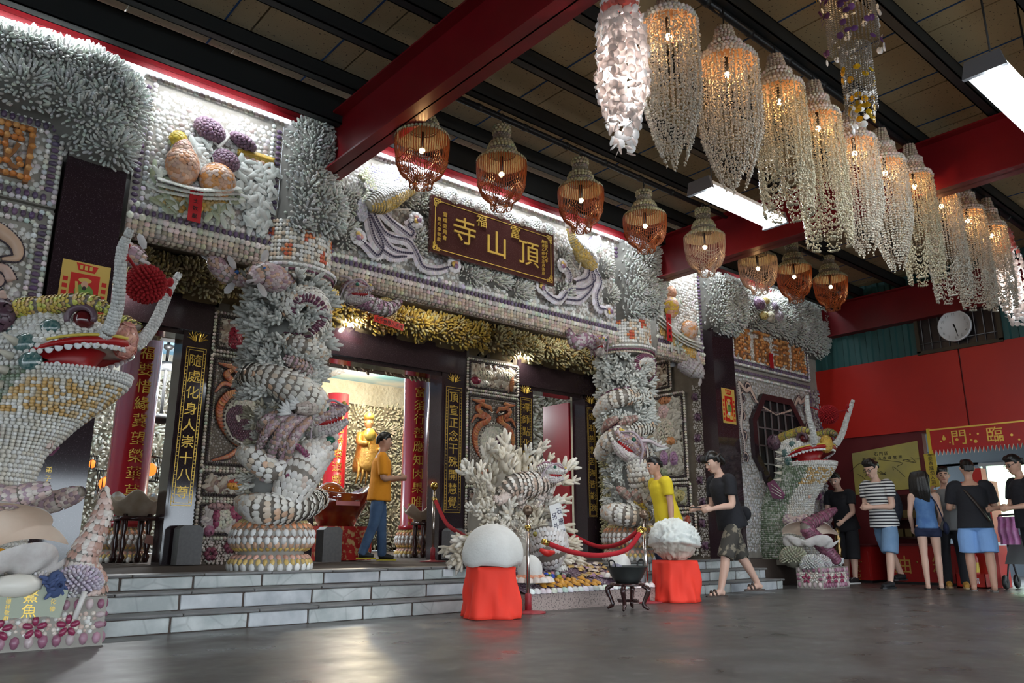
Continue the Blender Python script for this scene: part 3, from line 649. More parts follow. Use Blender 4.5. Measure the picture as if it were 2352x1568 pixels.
# ================================================================== PHOENIXES
def phoenix(label, body, neck, bodyr, neckr, wing, feathers, head, leg, Y, yel=.5):
    t = thing('phoenix', label, 'phoenix relief', tuple(onY(*body[0], Y)))
    loc = np.array(t.location); W = lambda pts, dy=0: [onY(x, y, Y)+[0, dy, 0]-loc for x, y in pts]
    bp = W(body, -.10); P, F, U, A = cover(bp, bodyr, .028, up=(0, -1, 0)); b = MB(); b.tube(spline(bp, 20), bodyr, 10, (.5, .46, .36)); o = b.build('body', m_shC, t)
    lower = np.sin(np.radians(A))*yel > .15
    e = MB(); e.inst(SCALE, P, F, np.full(len(P), .02), np.where(lower[:, None], pick(len(P), [(.66, .46, .12), (.62, .48, .22)]), pick(len(P), [(.66, .66, .64), (.60, .60, .60)]))); e.build('plumage', m_shC, o, kind='stuff')
    np_ = W(neck, -.12); P, F, U, A = cover(np_, neckr, .024, up=(0, -1, 0)); b = MB(); b.tube(spline(np_, 20), neckr, 8, (.5, .46, .36)); o = b.build('neck', m_shC, t)
    lower = np.sin(np.radians(A))*yel > .2; e = MB(); e.inst(SCALE, P, F, np.full(len(P), .017), np.where(lower[:, None], pick(len(P), [(.68, .48, .12), (.64, .52, .28)]), pick(len(P), [(.68, .68, .66), (.62, .60, .60)]))); e.build('plumage', m_shC, o, kind='stuff')
    hx = W([head[0]], -.14)[0]; hb = MB(); v, f = BALL; hb.add(v*[.075, .06, .06]+hx, f, (.66, .64, .60)); ho = hb.build('head', m_shC, t)
    bk = MB(); tip = W([head[1]], -.14)[0]; bk.tube([hx, hx*.4+tip*.6, tip], [.035, .022, .004], 6, (.6, .5, .4)); bk.tube([hx-[0, 0, .03], tip-[0, 0, .045]], [.026, .004], 6, (.6, .5, .42)); bk.build('beak', m_shC, ho)
    cr = MB(); ctip = W([head[2]], -.14)[0]
    for k in range(4): cr.tube([hx, (hx+ctip)/2+[0, 0, .02*k], ctip+[.02*k, 0, .05*(k-1.5)]], [.022, .022, .01], 6, (.62, .56, .58))
    cr.build('crest', m_shC, ho); wt = MB(); wt.tube([hx-[0, 0, .04], hx-[0, .01, .12]], [.03, .012], 6, (.66, .36, .32)); wt.build('wattle', m_shC, ho)
    for wpoly, wc in wing:
        poly = [tuple(q[[0, 2]]) for q in W(wpoly)]; q = hexpts(poly, .032, .15); n = len(q); bb = MB(); bb.prism(poly, FR, (0, -.02, 0), .05, np.array(wc)*.7); wo = bb.build('wing', m_shC, t, False)
        e = MB(); e.inst(SCALE, np.stack([q[:, 0], np.full(n, -.075), q[:, 1]], 1), rotz(np.broadcast_to(FR, (n, 3, 3)), RNG.normal(.8, .25, n)), np.stack([np.full(n, .026), np.full(n, .02), np.full(n, .014)], 1), jit(n, wc, .08)); e.build('wing_feathers', m_shC, wo, kind='stuff')
    for pts, eye in feathers:
        q = W(pts, -.05); o = ribbon(t, 'tail_feather', q, [.05, .055, .05, .035], (.42, .38, .42), edge=(.66, .62, .66), n=50, mid=(.06, .05, .09), sp=.024, size=.024)
        if eye is not None:
            e = MB(); c = np.array(q[-1])-[0, .03, 0]
            for k in range(9): a = k*.698; e.inst(DISC, [c+[.062*math.cos(a), .006, .062*math.sin(a)]], FR[None], [.042], [(.66, .64, .66)])
            for k, cc in enumerate(((.55, .26, .22), (.62, .42, .10), (.25, .14, .24))): e.inst(DISC, [c+[.022*math.cos(k*2.1+eye), -.014-.004*k, .022*math.sin(k*2.1+eye)]], FR[None], [.032], [cc])
            e.build('feather_eye', m_shC, o)
    ribbon(t, 'leg', W(leg, -.08), [.022, .018, .014], (.6, .55, .48), n=16)
    return t
phoenix('white phoenix with lilac wing tip spreading long tail feathers beside the signboard', [(835, 480), (872, 466), (918, 444)], [(905, 446), (930, 442), (932, 420), (945, 408)], [.06, .13, .13, .09], [.085, .06, .05],
        [([(828, 432), (842, 388), (905, 385), (910, 425), (925, 445), (880, 460)], (.66, .66, .64)), ([(840, 386), (900, 384), (912, 398), (906, 432), (896, 402), (845, 400)], (.34, .32, .46)), ([(818, 405), (838, 388), (860, 440), (885, 458), (870, 465)], (.58, .60, .40)), ([(822, 470), (835, 440), (880, 460), (850, 478)], (.60, .62, .52)), ([(812, 500), (815, 465), (835, 462), (838, 500), (822, 515)], (.40, .40, .46))],
        [([(840, 495), (862, 540), (872, 570), (860, 590), (838, 570), (815, 548)], 0), ([(848, 490), (880, 540), (930, 556), (950, 585), (965, 615), (1000, 622), (1035, 612)], 1), ([(862, 480), (890, 510), (915, 530), (935, 545), (942, 535), (930, 522), (948, 510)], 2), ([(845, 500), (880, 560), (905, 580), (940, 585)], None), ([(838, 495), (855, 555), (890, 590), (925, 592)], None)],
        ((946, 408), (985, 432), (925, 402)), [(862, 470), (880, 485), (935, 486)], 7.12, 1)
phoenix('yellow breasted phoenix with open beak and curling tail beside the signboard end', [(1354, 618), (1335, 595), (1316, 572)], [(1316, 574), (1305, 558), (1299, 540), (1294, 528)], [.06, .12, .13, .09], [.085, .06, .05],
        [([(1318, 560), (1340, 555), (1365, 545), (1374, 562), (1352, 590), (1330, 580)], (.66, .66, .64)), ([(1342, 562), (1352, 545), (1368, 545), (1376, 566), (1368, 572), (1362, 552)], (.30, .26, .34)), ([(1352, 590), (1362, 572), (1390, 556), (1380, 575)], (.50, .54, .46))],
        [([(1352, 622), (1358, 645), (1335, 665), (1300, 668), (1280, 690), (1260, 685), (1235, 662)], 1), ([(1360, 622), (1372, 650), (1362, 680), (1368, 708), (1382, 712), (1390, 718)], 2), ([(1350, 625), (1352, 660), (1325, 690), (1295, 690)], None), ([(1345, 620), (1340, 640), (1318, 648)], None), ([(1300, 650), (1302, 635), (1295, 620), (1283, 613)], 0)],
        ((1292, 524), (1281, 520), (1318, 532)), [(1325, 605), (1318, 622), (1298, 598)], 7.12, -1)
# ================================================================== WINGS, PILLARS
b = MB(); b.box((-6, 7.26, 0), (1.06, 7.7, 4.92)); b.box((10.88, 7.31, 0), (13.84, 7.8, 4.92)); b.box((-6, 7.72, 0), (-5.9, 10, 5)); struct('wall_facade_wings', b, m_cem, 'cement wall carrying the shell panels at both ends of the facade')
for k, (x0, x1) in enumerate(((1.08, 1.56), (10.30, 10.87))):
    b = MB(); b.box((x0, 7.14, ZP-.01), (x1, 7.42, 4.0)); o = struct('trim_granite_pillar', b, m_granite, 'polished dark granite pillar')
    if k == 0: letters('pillar_inscription', vtext('弟子黃志明', 1.13, 1.22, .07, .05), m_gold, o, FR, (.15, 7.139, 0), .002)
def char_points(ch, size, sp):
    v, f = char_mesh(ch); p = v[:, :2]*size; T = [q for q in f if v[q, 2].min() > 0 and len(q) >= 3]; out = []
    h = hexpts(rect(p[:, 0].min(), p[:, 0].max(), p[:, 1].min(), p[:, 1].max()), sp, .15); ok = np.zeros(len(h), bool)
    for q in T:
        for i in range(1, len(q)-1):
            a, b_, c = p[q[0]], p[q[i]], p[q[i+1]]
            d = lambda u, w: (w[0]-u[0])*(h[:, 1]-u[1])-(w[1]-u[1])*(h[:, 0]-u[0])
            s1, s2, s3 = d(a, b_), d(b_, c), d(c, a); ok |= ((s1 >= 0) & (s2 >= 0) & (s3 >= 0)) | ((s1 <= 0) & (s2 <= 0) & (s3 <= 0))
    return h[ok]
OR = [(.62, .26, .07), (.58, .20, .05), (.66, .34, .12)]
def wing_panel(t, x0, x1, z0, z1, Y, inset=.07, pal=None):
    """bead-framed shell panel"""
    b = MB(); b.box((x0, Y-.06, z0), (x1, Y+.02, z1)); b.build('backing', m_cem, t, False); y = Y-.075
    bead_row(t, (x0+inset, y, z0+inset), (x1-inset, y, z0+inset), .058, .034, PURPLE, cap=60); bead_row(t, (x0+inset, y, z1-inset), (x1-inset, y, z1-inset), .058, .034, PURPLE, cap=60)
    for x in (x0+inset, x1-inset): bead_row(t, (x, y, z0+inset+.05), (x, y, z1-inset-.05), .058, .034, PURPLE, cap=60)
    for q in (.025, inset+.055):
        for a, c in (((x0+q, z0+q), (x1-q, z0+q)), ((x0+q, z1-q), (x1-q, z1-q)), ((x0+q, z0+q), (x0+q, z1-q)), ((x1-q, z0+q), (x1-q, z1-q))): bead_row(t, (a[0], y, a[1]), (c[0], y, c[1]), .045, .024, WHITE, proto=DOME, name='white_bead', cap=0)
    field(t, rect(x0+.16, x1-.16, z0+.16, z1-.16), (0, Y-.06, 0), FR, .05, .028, cap=40)
def bigchar(t, ch, x, z, w, h, Y):
    v, f = char_mesh(ch); e = np.ptp(v[:, :2], axis=0); q = v.copy(); q[:, 0] *= w/e[0]; q[:, 1] *= h/e[1]; q[:, 2] = np.where(q[:, 2] > 0, .05, 0)
    b = MB(); b.add(q@FR.T+np.array([x, Y, z]), f, (.34, .15, .06)); o = b.build('character', m_shC, t, False)
    h_ = char_points(ch, 1.0, .095); h_ = h_*np.array([w/e[0], h/e[1]]); n = len(h_); e2 = MB(); e2.inst(DOME, np.stack([x+h_[:, 0], np.full(n, Y-.05), z+h_[:, 1]], 1), np.broadcast_to(FR, (n, 3, 3)), np.stack([np.full(n, w*.062)]*2+[np.full(n, .03)], 1), pick(n, OR)); e2.build('orange_shells', m_shC, o, kind='stuff')
def scroll(t, pts, wd, col=(.62, .46, .38), line=(.05, .035, .05), Y=7.2):
    p = spline(pts, 40); b = MB(); b.tube(p, wd, 8, col, up=(0, -1, 0)); o = b.build('scroll', m_shC, t); T = unit(np.gradient(p, axis=0)); S = unit(np.cross(T, np.array([0, -1., 0]))); w_ = interp(np.atleast_1d(wd), 40)
    e = MB()
    for s in (-1, 1):
        q = p+S*s*w_[:, None]*.95-[0, .012, 0]; e.inst(BALL6, q, np.eye(3), np.full(40, .010), line)
    e.build('dark_bead_outline', m_shC, o, kind='stuff')
def curl(cx, cz, r, a0, turns, Y, n=9): a = np.radians(a0)+np.linspace(0, turns*2*math.pi, n); rr = np.linspace(r, r*.2, n); return [(cx+q*math.cos(t_), Y, cz+q*math.sin(t_)) for t_, q in zip(a, rr)]
def scroll_frame(t, x0, x1, z0, z1, Y, flip=False):
    w_ = x1-x0
    for s, xo in ((1, x0), (-1, x1)):
        X = lambda u: xo+s*u
        scroll(t, [(X(.12), Y, z1-.08), (X(.30), Y, z1-.20), (X(.42), Y, z1-.16), (X(.52), Y, z1-.26), (X(.66), Y, z1-.38), (X(w_/2), Y, z1-.52)], [.03, .045, .03, .015])
        scroll(t, curl(X(.36), z1-.15, .10, 0, 1.1*s, Y), [.025, .014]); scroll(t, curl(X(.20), z1-.33, .09, 90, 1.2*s, Y), [.022, .012])
        scroll(t, [(X(.10), Y, z1-.1), (X(.14), Y, z1-.5), (X(.08), Y, z1-.8), (X(.15), Y, z1-1.1), (X(.07), Y, z1-1.4)], [.03, .04, .03, .015], (.50, .42, .38))
        for dz in (.62, .95, 1.3): scroll(t, curl(X(.15), z1-dz, .085, -60, 1.15*s, Y), [.022, .012])
# left wing (the frame cuts it) and right wing
t = thing('lettering_panel', 'bead-framed shell panel with one large orange shell character beside the granite pillar', 'relief panel'); wing_panel(t, .18, 1.06, 3.40, 4.18, 7.26); bigchar(t, '國', .60, 3.80, .46, .50, 7.2)
t = thing('scroll_panel', 'bead-framed shell panel of orange and pink scrolls below the single orange character', 'relief panel'); wing_panel(t, .0, 1.06, 1.7, 3.36, 7.26)
scroll(t, [(.40, 7.18, 3.15), (.62, 7.17, 3.12), (.80, 7.17, 3.02), (.84, 7.17, 2.9), (.74, 7.17, 2.86)], [.05, .065, .045, .02], (.62, .42, .30)); scroll(t, [(.42, 7.18, 2.95), (.62, 7.17, 2.92), (.70, 7.17, 2.80)], [.06, .05, .03], (.64, .32, .14))
for cx, cz, r, a in ((.72, 2.70, .11, 0), (.80, 2.48, .10, 90), (.70, 2.30, .10, 200), (.58, 2.55, .12, 30)): scroll(t, curl(cx, cz, r, a, 1.3, 7.18), [.045, .02], (.60, .42, .36))
t = thing('lettering_panel', 'bead-framed shell panel with four large orange shell characters above the eight-sided window', 'relief panel'); wing_panel(t, 10.9, 13.45, 3.50, 4.30, 7.32)
for ch, x in (('順', 11.27), ('雨', 11.87), ('調', 12.48), ('風', 13.05)): bigchar(t, ch, x, 3.90, .46, .56, 7.26)
b = MB(); b.box((11.98, 7.15, 3.56), (12.08, 7.165, 3.82)); o = b.build('paper_tag', m_paper, None, False); tag(o, 'red paper tag pasted between the orange characters', 'paper tag')
b = MB(); b.box((12.2, 7.0, 4.40), (12.3, 7.01, 4.68)); o = b.build('paper_tag', m_paper, None, False); tag(o, 'red paper tag pasted on the coral corner by the purple and white relief', 'paper tag')
t = thing('scroll_panel', 'pale shell panel with peach scrolls around the dark eight-sided window', 'relief panel'); 
b = MB(); b.box((10.9, 7.26, ZP), (13.5, 7.33, 3.46)); b.build('backing', m_cem, t, False)
bead_row(t, (10.92, 7.24, 3.40), (13.4, 7.24, 3.40), .05, .03, PURPLE, cap=80); bead_row(t, (10.92, 7.24, 3.33), (13.4, 7.24, 3.33), .045, .024, WHITE, proto=DOME, name='white_bead', cap=0); bead_row(t, (13.40, 7.24, .5), (13.40, 7.24, 3.35), .05, .03, PURPLE, cap=80)
OCT = [(11.72, 3.08), (12.62, 3.08), (13.02, 2.62), (13.02, 2.0), (12.62, 1.55), (11.72, 1.55), (11.35, 2.0), (11.35, 2.62)]
field(t, rect(10.95, 13.35, .5, 3.3), (0, 7.26, 0), FR, .055, .026, cap=0, avoid=[OCT], pal=[(.52, .52, .52), (.44, .42, .43), (.56, .50, .46)], p=[.5, .3, .2]); scroll_frame(t, 10.95, 13.3, 1.2, 3.28, 7.22)
field(t, rect(13.42, 13.8, .6, 3.4), (0, 7.28, 0), FR, .06, .028, cap=0, pal=[(.5, .5, .5), PURPLE], p=[.75, .25])
w2 = MB(); oc = np.array(OCT); cc = oc.mean(0)
for i in range(8):
    a, c = oc[i], oc[(i+1) % 8]; ai, ci = cc+(a-cc)*.86, cc+(c-cc)*.86; w2.prism([a, c, ci, ai], FR, (0, 7.255, 0), .075)
w2o = struct('window_2', w2, m_granite, 'dark eight-sided window frame'); 
b = MB()
for x in np.arange(11.55, 12.95, .22): b.box((x-.012, 7.215, 1.65), (x+.012, 7.235, 2.98))
for z in (1.9, 2.2, 2.5, 2.8): b.box((11.45, 7.215, z-.012), (12.92, 7.235, z+.012))
b.build('window_bars', M('tarnished_bar', (.25, .25, .26), .4, metal=.5), w2o, False)
b = MB(); b.prism(oc*.98+cc*.02, FR, (0, 7.259, 0), .012); b.build('opening_shade_plate', M('opening_shade', (.006, .006, .007), .6), w2o, False)  # black plate on the wall, its colour stands for the unlit window depth
# purple and white relief on the right corner coral
t = thing('flower_relief', 'purple and yellow shell flower relief on the corner coral', 'relief panel', (11.75, 7.02, 4.52))
for k, (x, z, c, r) in enumerate(((-.28, .05, (.2, .12, .2), .14), (-.1, .14, (.55, .45, .2), .1), (.15, .08, (.3, .25, .32), .13), (.28, -.06, (.45, .4, .45), .12), (.0, -.12, (.66, .62, .5), .12), (-.18, -.14, (.6, .5, .2), .09))): blob(t, 'flower', (x, -.05, z), (r, r*.8, .08), FR, c, .035, .026)
# posters of a smiling official on both pillars: plain generic print in red, green and gold
m_prt = {k: M('print_'+k, c, .5) for k, c in dict(red=(.55, .015, .008), gold=(.62, .42, .10), green=(.16, .30, .06), skin=(.62, .36, .24), white=(.7, .7, .68), dark=(.03, .02, .02), orange=(.7, .22, .02)).items()}
def poster(label, x0, x1, z0, z1, Y):
    t = thing('lucky_poster', label, 'poster', ((x0+x1)/2, Y, z0)); w_, h = x1-x0, z1-z0
    def pr(name, col, parts, d):
        b = MB()
        for q in parts: 
            if len(q) == 4 and not isinstance(q[0], tuple): b.box((q[0]*w_-w_/2, -d, q[2]*h), (q[1]*w_-w_/2, -d+.002, q[3]*h))
            else: b.prism([(u*w_-w_/2, v*h) for u, v in q], FR, (0, -d+.002, 0), .002)
        b.build(name, m_prt[col], t, False)
    el = lambda cx, cy, rx, ry: [(cx+rx*math.cos(i*.524), cy+ry*math.sin(i*.524)) for i in range(12)]
    pr('sheet', 'gold', [(0, 1, 0, 1)], .004); pr('red_field', 'red', [(.2, .8, .06, .78)]+[(.05, .15, .08+.13*i, .16+.13*i) for i in range(5)]+[(.85, .95, .08+.13*i, .16+.13*i) for i in range(5)], .006); pr('title_plaque', 'red', [[(.28, .98), (.74, .95), (.68, .82), (.34, .84)]], .0062)
    pr('robe', 'green', [el(.5, .44, .2, .15)], .008); pr('gold_figures', 'gold', [el(.5, .66, .14, .05), el(.36, .22, .1, .06), el(.62, .18, .14, .07), [(.3, .62), (.36, .62), (.42, .34), (.34, .36)]]+[(.36+.1*i, .42+.1*i, .86, .94) for i in range(3)], .0085)
    pr('face', 'skin', [el(.5, .58, .075, .07)], .0095); pr('beard', 'dark', [el(.5, .51, .04, .04)], .0105); pr('robe_hem', 'white', [el(.48, .28, .12, .05)], .009); pr('ingot', 'orange', [el(.64, .28, .08, .06)], .01)
poster('red and gold lucky poster on the dark pillar above the pearl dragon head', 1.16, 1.53, 2.50, 2.96, 7.138)
poster('red and gold lucky poster on the dark pillar near the eight-sided window', 10.45, 10.80, 2.46, 3.02, 7.138)

# ================================================================== PORCH: door wall, doors, inscriptions
JB = [(1.43, 1.73), (2.98, 3.32), (4.41, 4.86), (6.87, 7.32), (8.41, 8.75), (10.0, 10.33)]
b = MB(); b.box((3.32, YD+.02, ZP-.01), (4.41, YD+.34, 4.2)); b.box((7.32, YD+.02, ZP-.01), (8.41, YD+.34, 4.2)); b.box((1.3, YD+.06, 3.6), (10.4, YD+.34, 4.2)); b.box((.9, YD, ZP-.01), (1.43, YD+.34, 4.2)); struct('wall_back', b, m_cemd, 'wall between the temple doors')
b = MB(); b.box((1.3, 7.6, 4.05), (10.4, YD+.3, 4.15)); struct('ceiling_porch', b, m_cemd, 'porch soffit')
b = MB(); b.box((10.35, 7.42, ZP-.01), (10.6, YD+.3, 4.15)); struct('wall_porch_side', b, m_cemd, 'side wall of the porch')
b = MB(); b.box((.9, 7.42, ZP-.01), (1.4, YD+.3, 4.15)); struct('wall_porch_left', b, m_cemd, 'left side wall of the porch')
for k, (i, j) in enumerate(((0, 1), (2, 3), (4, 5))):
    b = MB(); l, r = JB[i], JB[j]
    b.box((l[0], YD, ZP-.01), (l[1], YD+.32, 3.19)); b.box((r[0], YD, ZP-.01), (r[1], YD+.32, 3.19)); b.box((l[0], YD-.02, 3.19), (r[1], YD+.32, 3.66)); b.box((l[1], YD+.02, 3.13), (r[0], YD+.30, 3.19))
    struct('door_%d' % (k+1), b, m_granite, 'polished dark granite doorway')
def inscription(label, x0, x1, z0, z1, s, Y=YD):
    t = thing('inscription_panel', label, 'inscription', ((x0+x1)/2, Y, z0)); w_, h = x1-x0, z1-z0
    b = MB(); b.box((-w_/2, -.012, 0), (w_/2, 0, h)); b.build('panel', m_granite, t, False); b = MB(); e = .02*w_/.3
    for q in (e, e*2.6):
        for (u0, u1, v0, v1) in ((-w_/2+q, -w_/2+q+.007, q, h-q), (w_/2-q-.007, w_/2-q, q, h-q), (-w_/2+q, w_/2-q, q, q+.007), (-w_/2+q, w_/2-q, h-q-.007, h-q)): b.box((u0, -.016, v0), (u1, -.012, v1))
    for v in np.arange(.06, h-.06, .045):
        for u in (-w_/2+e*1.2, w_/2-e*2.4): b.box((u, -.016, v), (u+e*1.2, -.012, v+.006)); b.box((u+(.5*e if int(v*1000) % 2 else 0), -.016, v), (u+.006, -.012, v+.025)) if False else None
    b.build('gold_fret_border', m_gold, t, False); n = len(s); st = (h-.16)/n
    letters('gold_characters', vtext(s, 0, h-.08-st/2, st, min(w_*.58, st*.9)), m_gold, t, FR, (0, -.012, 0), .005)
    b = MB(); 
    for sx in (-1, 1):
        for k in range(5): a = k*.6; b.tube([(sx*.02, -.008, h+.06), (sx*(.05+.05*math.cos(a)), -.008, h+.10+.06*math.sin(a)), (sx*(.04+.09*math.cos(a)), -.008, h+.10+.11*math.sin(a))], [.008, .006, .003], 4)
    b.build('gold_mask_ornament', m_gold, t, False)
for lab, x0, x1, s in (('black and gold inscription panel on the doorway jamb by the coral pearl dragon', 3.01, 3.29, '隨處化身人崇十八尊'), ('black and gold inscription panel on the jamb behind the first dragon column', 4.48, 4.82, '富貴有餘樂安居福壽'), ('black and gold inscription panel on the jamb beside the red pillar with the brass stanchion', 6.92, 7.27, '頂宣正念干殊開慧覺'), ('black and gold inscription panel beside the half-open red door', 8.44, 8.72, '禪師點化回心向善緣'), ('black and gold inscription panel behind the dragon column by the yellow shirt man', 10.02, 10.26, '佛祖慈悲苦海皆能渡')):
    inscription(lab, x0, x1, 1.05, 3.0, s)
# shell panels between the doors
def frame_box(t, x0, x1, z0, z1, Y, R=FR, ox=0.0):
    o = np.array([0, Y, 0]) if R is FR else np.array([ox, 0, 0]); W3 = lambda x, z, d: o+x*R[:, 0]+z*R[:, 1]+d*R[:, 2]
    nrm = tuple(R[:, 2])
    for q, c, s, d in ((.0, (.60, .55, .47), .022, .05), (.045, (.05, .035, .04), .016, .05), (.075, (.40, .35, .29), .014, .045)):
        for (a, c2) in (((x0+q, z0+q), (x1-q, z0+q)), ((x0+q, z1-q), (x1-q, z1-q)), ((x0+q, z0+q), (x0+q, z1-q)), ((x1-q, z0+q), (x1-q, z1-q))): bead_row(t, W3(*a, d), W3(*c2, d), s*1.9, s*1.05, c, normal=nrm, proto=DOME, name='frame_bead', cap=0)
def dragon_band(t, pts, Y, wd, pal=((.50, .12, .05), (.46, .17, .10), (.52, .22, .08))):
    p = spline([(x, Y, z) for x, z in pts], 46); b = MB(); b.tube(p, wd, 8, (.4, .1, .04), up=(0, -1, 0)); o = b.build('orange_dragon', m_shC, t); w_ = interp(np.atleast_1d(wd), 46); T = unit(np.gradient(p, axis=0)); S = unit(np.cross(T, np.array([0, -1., 0])))
    e = MB(); F = frameN(np.broadcast_to(np.array([0, -1., 0]), T.shape)+T*.35, T); e.inst(SCALE, p-np.array([0, 1, 0])*w_[:, None]*.8, F, np.stack([w_*.8, w_*1.15, w_*.5], 1), pick(46, pal))
    for s in (-1, 1): e.inst(BALL6, p+S*s*w_[:, None]*1.15, np.eye(3), np.full(46, .010), (.05, .03, .035))
    e.build('scales', m_shC, o, kind='stuff')
def yinyang_panel(label, x0, x1, flip):
    t = thing('yin_yang_relief', label, 'relief panel', (0, 0, 0)); Y = YD+.02; b = MB(); b.box((x0, Y-.03, 1.53), (x1, Y, 2.93)); b.build('backing', m_cemd, t, False); frame_box(t, x0, x1, 1.53, 2.93, Y); w_ = x1-x0; xc = (x0+x1)/2
    field(t, rect(x0+.09, x1-.09, 1.62, 2.84), (0, Y-.03, 0), FR, .04, .016, cap=0, pal=[(.30, .26, .22), (.42, .38, .35), (.22, .17, .14)], p=[.4, .4, .2], flat=.6)
    cz = 2.15; R0 = .30
    for s in (-1, 1):
        X = lambda u: xc+s*u
        dragon_band(t, [(X(.04), 1.80), (X(.16), 1.86), (X(.33), 2.05), (X(.38), 2.25), (X(.30), 2.42), (X(.18), 2.48), (X(.12), 2.56), (X(.26), 2.62), (X(.33), 2.70), (X(.24), 2.77)], Y-.05, [.015, .035, .052, .05, .042, .035])
        dragon_band(t, [(X(.30), 2.80), (X(.20), 2.74), (X(.10), 2.72), (X(.05), 2.66)], Y-.07, [.015, .035, .035, .015]); dragon_band(t, [(X(.22), 2.55), (X(.36), 2.57), (X(.45), 2.46)], Y-.06, [.028, .028, .014]); dragon_band(t, [(X(.12), 1.76), (X(.22), 1.68), (X(.40), 1.62)], Y-.05, [.028, .03, .014])
        dragon_band(t, [(X(.44), 2.82), (X(.32), 2.80), (X(.22), 2.82)], Y-.06, [.012, .03, .03])
        b = MB(); b.tube([(X(.15), Y-.13, 2.66), (X(.09), Y-.13, 2.63), (X(.05), Y-.13, 2.66)], [.012, .01, .006], 5, (.62, .58, .5)); b.build('fang', m_shC, t)
    b = MB(); b.lathe([(R0+.05, 0), (R0+.05, .05), (R0+.01, .08), (R0, .05), (.02, .05)], 36, c=(.36, .32, .26)); v = b.v[0]; b.v[0] = v@FR.T+np.array([xc, Y-.03, cz]); d = b.build('disc', m_shC, t)
    q = hexpts([(R0*.96*math.cos(a), R0*.96*math.sin(a)) for a in np.linspace(0, 6.28, 40)[:-1]], .03, .1); x, z = q[:, 0]*(-1 if flip else 1), q[:, 1]; r2 = R0*.48
    dark = np.where(np.hypot(x+r2, z-.02) < r2, True, np.where(np.hypot(x-r2, z) < r2, False, z < 0)); dark = np.where(np.hypot(x+r2, z) < .035, False, np.where(np.hypot(x-r2, z) < .03, True, dark)); n = len(q)
    e = MB(); e.inst(SCALE, np.stack([xc+q[:, 0], np.full(n, Y-.085), cz+q[:, 1]], 1), rotz(np.broadcast_to(FR, (n, 3, 3)), np.arctan2(q[:, 1], q[:, 0])+1.6), np.full(n, .02), np.where(dark[:, None], jit(n, (.09, .035, .055), .15), jit(n, (.58, .54, .44), .08))); e.build('yin_yang_shells', m_shC, d, kind='stuff')
    a = np.arange(40)*.157; e = MB(); e.inst(BALL6, np.stack([xc+(R0+.03)*np.cos(a), np.full(40, Y-.11), cz+(R0+.03)*np.sin(a)], 1), np.eye(3), np.full(40, .012), (.05, .03, .035)); e.build('ring_beads', m_shC, d, kind='stuff')
yinyang_panel('shell relief of two orange dragons around a yin yang disc beside the first dragon column', 3.34, 4.39, False)
yinyang_panel('shell relief of two orange dragons around a yin yang disc behind the big coral sculpture', 7.34, 8.39, True)
def collage(t, poly, o, R, pal, n, size, name='shell_pieces', lift=.05):
    (x0, y0), (x1, y1) = np.min(poly, 0), np.max(poly, 0); q = np.stack([RNG.uniform(x0, x1, n), RNG.uniform(y0, y1, n)], 1); q = q[inpoly(q[:, 0], q[:, 1], poly)]; n = len(q); P = np.asarray(o)+q@np.asarray(R)[:, :2].T+np.asarray(R)[:, 2]*RNG.uniform(.01, lift, n)[:, None]
    s = size*RNG.uniform(.5, 1.3, n); b = MB(); F = rotz(np.broadcast_to(R, (n, 3, 3)), RNG.uniform(0, 6.28, n)); b.inst(SCALE, P, F, np.stack([s*1.4, s*.7, s*.6], 1), pick(n, pal)); b.build(name, m_shC, t, kind='stuff')
def small_panel(label, x0, x1, z0, z1, pal, blobs, Y=YD+.02, R=FR, ox=0.0, size=.05):
    t = thing('shell_picture', label, 'relief panel'); b = MB(); o = np.array([0, Y, 0]) if R is FR else np.array([ox, 0, 0])
    b.prism(rect(x0, x1, z0, z1), R, o, .03, (.2, .16, .12)); b.build('backing', m_cemd, t, False); frame_box(t, x0, x1, z0, z1, Y, R, ox); collage(t, rect(x0+.1, x1-.1, z0+.1, z1-.1), o+R[:, 2]*.02, R, pal, int((x1-x0)*(z1-z0)*700), size)
    for k, (u, v, rx, rz, c) in enumerate(blobs): blob(t, 'shell_figure', o+R[:, 0]*(x0+u*(x1-x0))+R[:, 1]*(z0+v*(z1-z0))+R[:, 2]*.05, (rx, rz, .06), R, c, .035, .028)
    return t
BR = [(.30, .22, .16), (.45, .38, .30), (.20, .12, .10), (.55, .5, .42)]
small_panel('framed shell picture with yellow and dark red pieces above the column-side orange dragons', 3.34, 4.39, 2.98, 3.48, BR, [(.25, .4, .10, .14, (.28, .02, .04)), (.4, .6, .05, .16, (.60, .40, .03)), (.75, .5, .10, .08, (.58, .42, .05)), (.6, .3, .1, .08, (.6, .56, .5))])
small_panel('framed shell picture of two cream shells above the orange dragons by the red door', 7.34, 8.39, 2.98, 3.48, BR, [(.3, .55, .2, .1, (.55, .48, .36)), (.72, .6, .2, .09, (.55, .48, .38)), (.15, .3, .09, .06, (.25, .02, .05)), (.85, .4, .04, .14, (.42, .16, .06)), (.3, .25, .1, .06, (.62, .58, .5))])
small_panel('framed shell picture of a red and yellow fish behind the first column', 3.34, 4.39, 1.16, 1.50, BR, [(.55, .5, .26, .08, (.60, .28, .04)), (.55, .62, .24, .05, (.52, .06, .05)), (.5, .8, .2, .04, (.6, .58, .52))])
t = small_panel('framed shell picture of a maroon and cream figure behind the first column', 3.34, 4.39, .70, 1.13, [(.52, .46, .42), (.42, .34, .34), (.60, .54, .5)], [(.30, .55, .12, .13, (.60, .57, .46)), (.22, .55, .05, .12, (.30, .06, .12)), (.55, .5, .12, .15, (.30, .06, .12)), (.42, .7, .08, .08, (.34, .07, .13)), (.25, .85, .14, .05, (.34, .2, .2)), (.75, .4, .16, .03, (.60, .50, .10)), (.15, .2, .06, .06, (.34, .12, .20)), (.85, .25, .06, .05, (.32, .14, .24))])
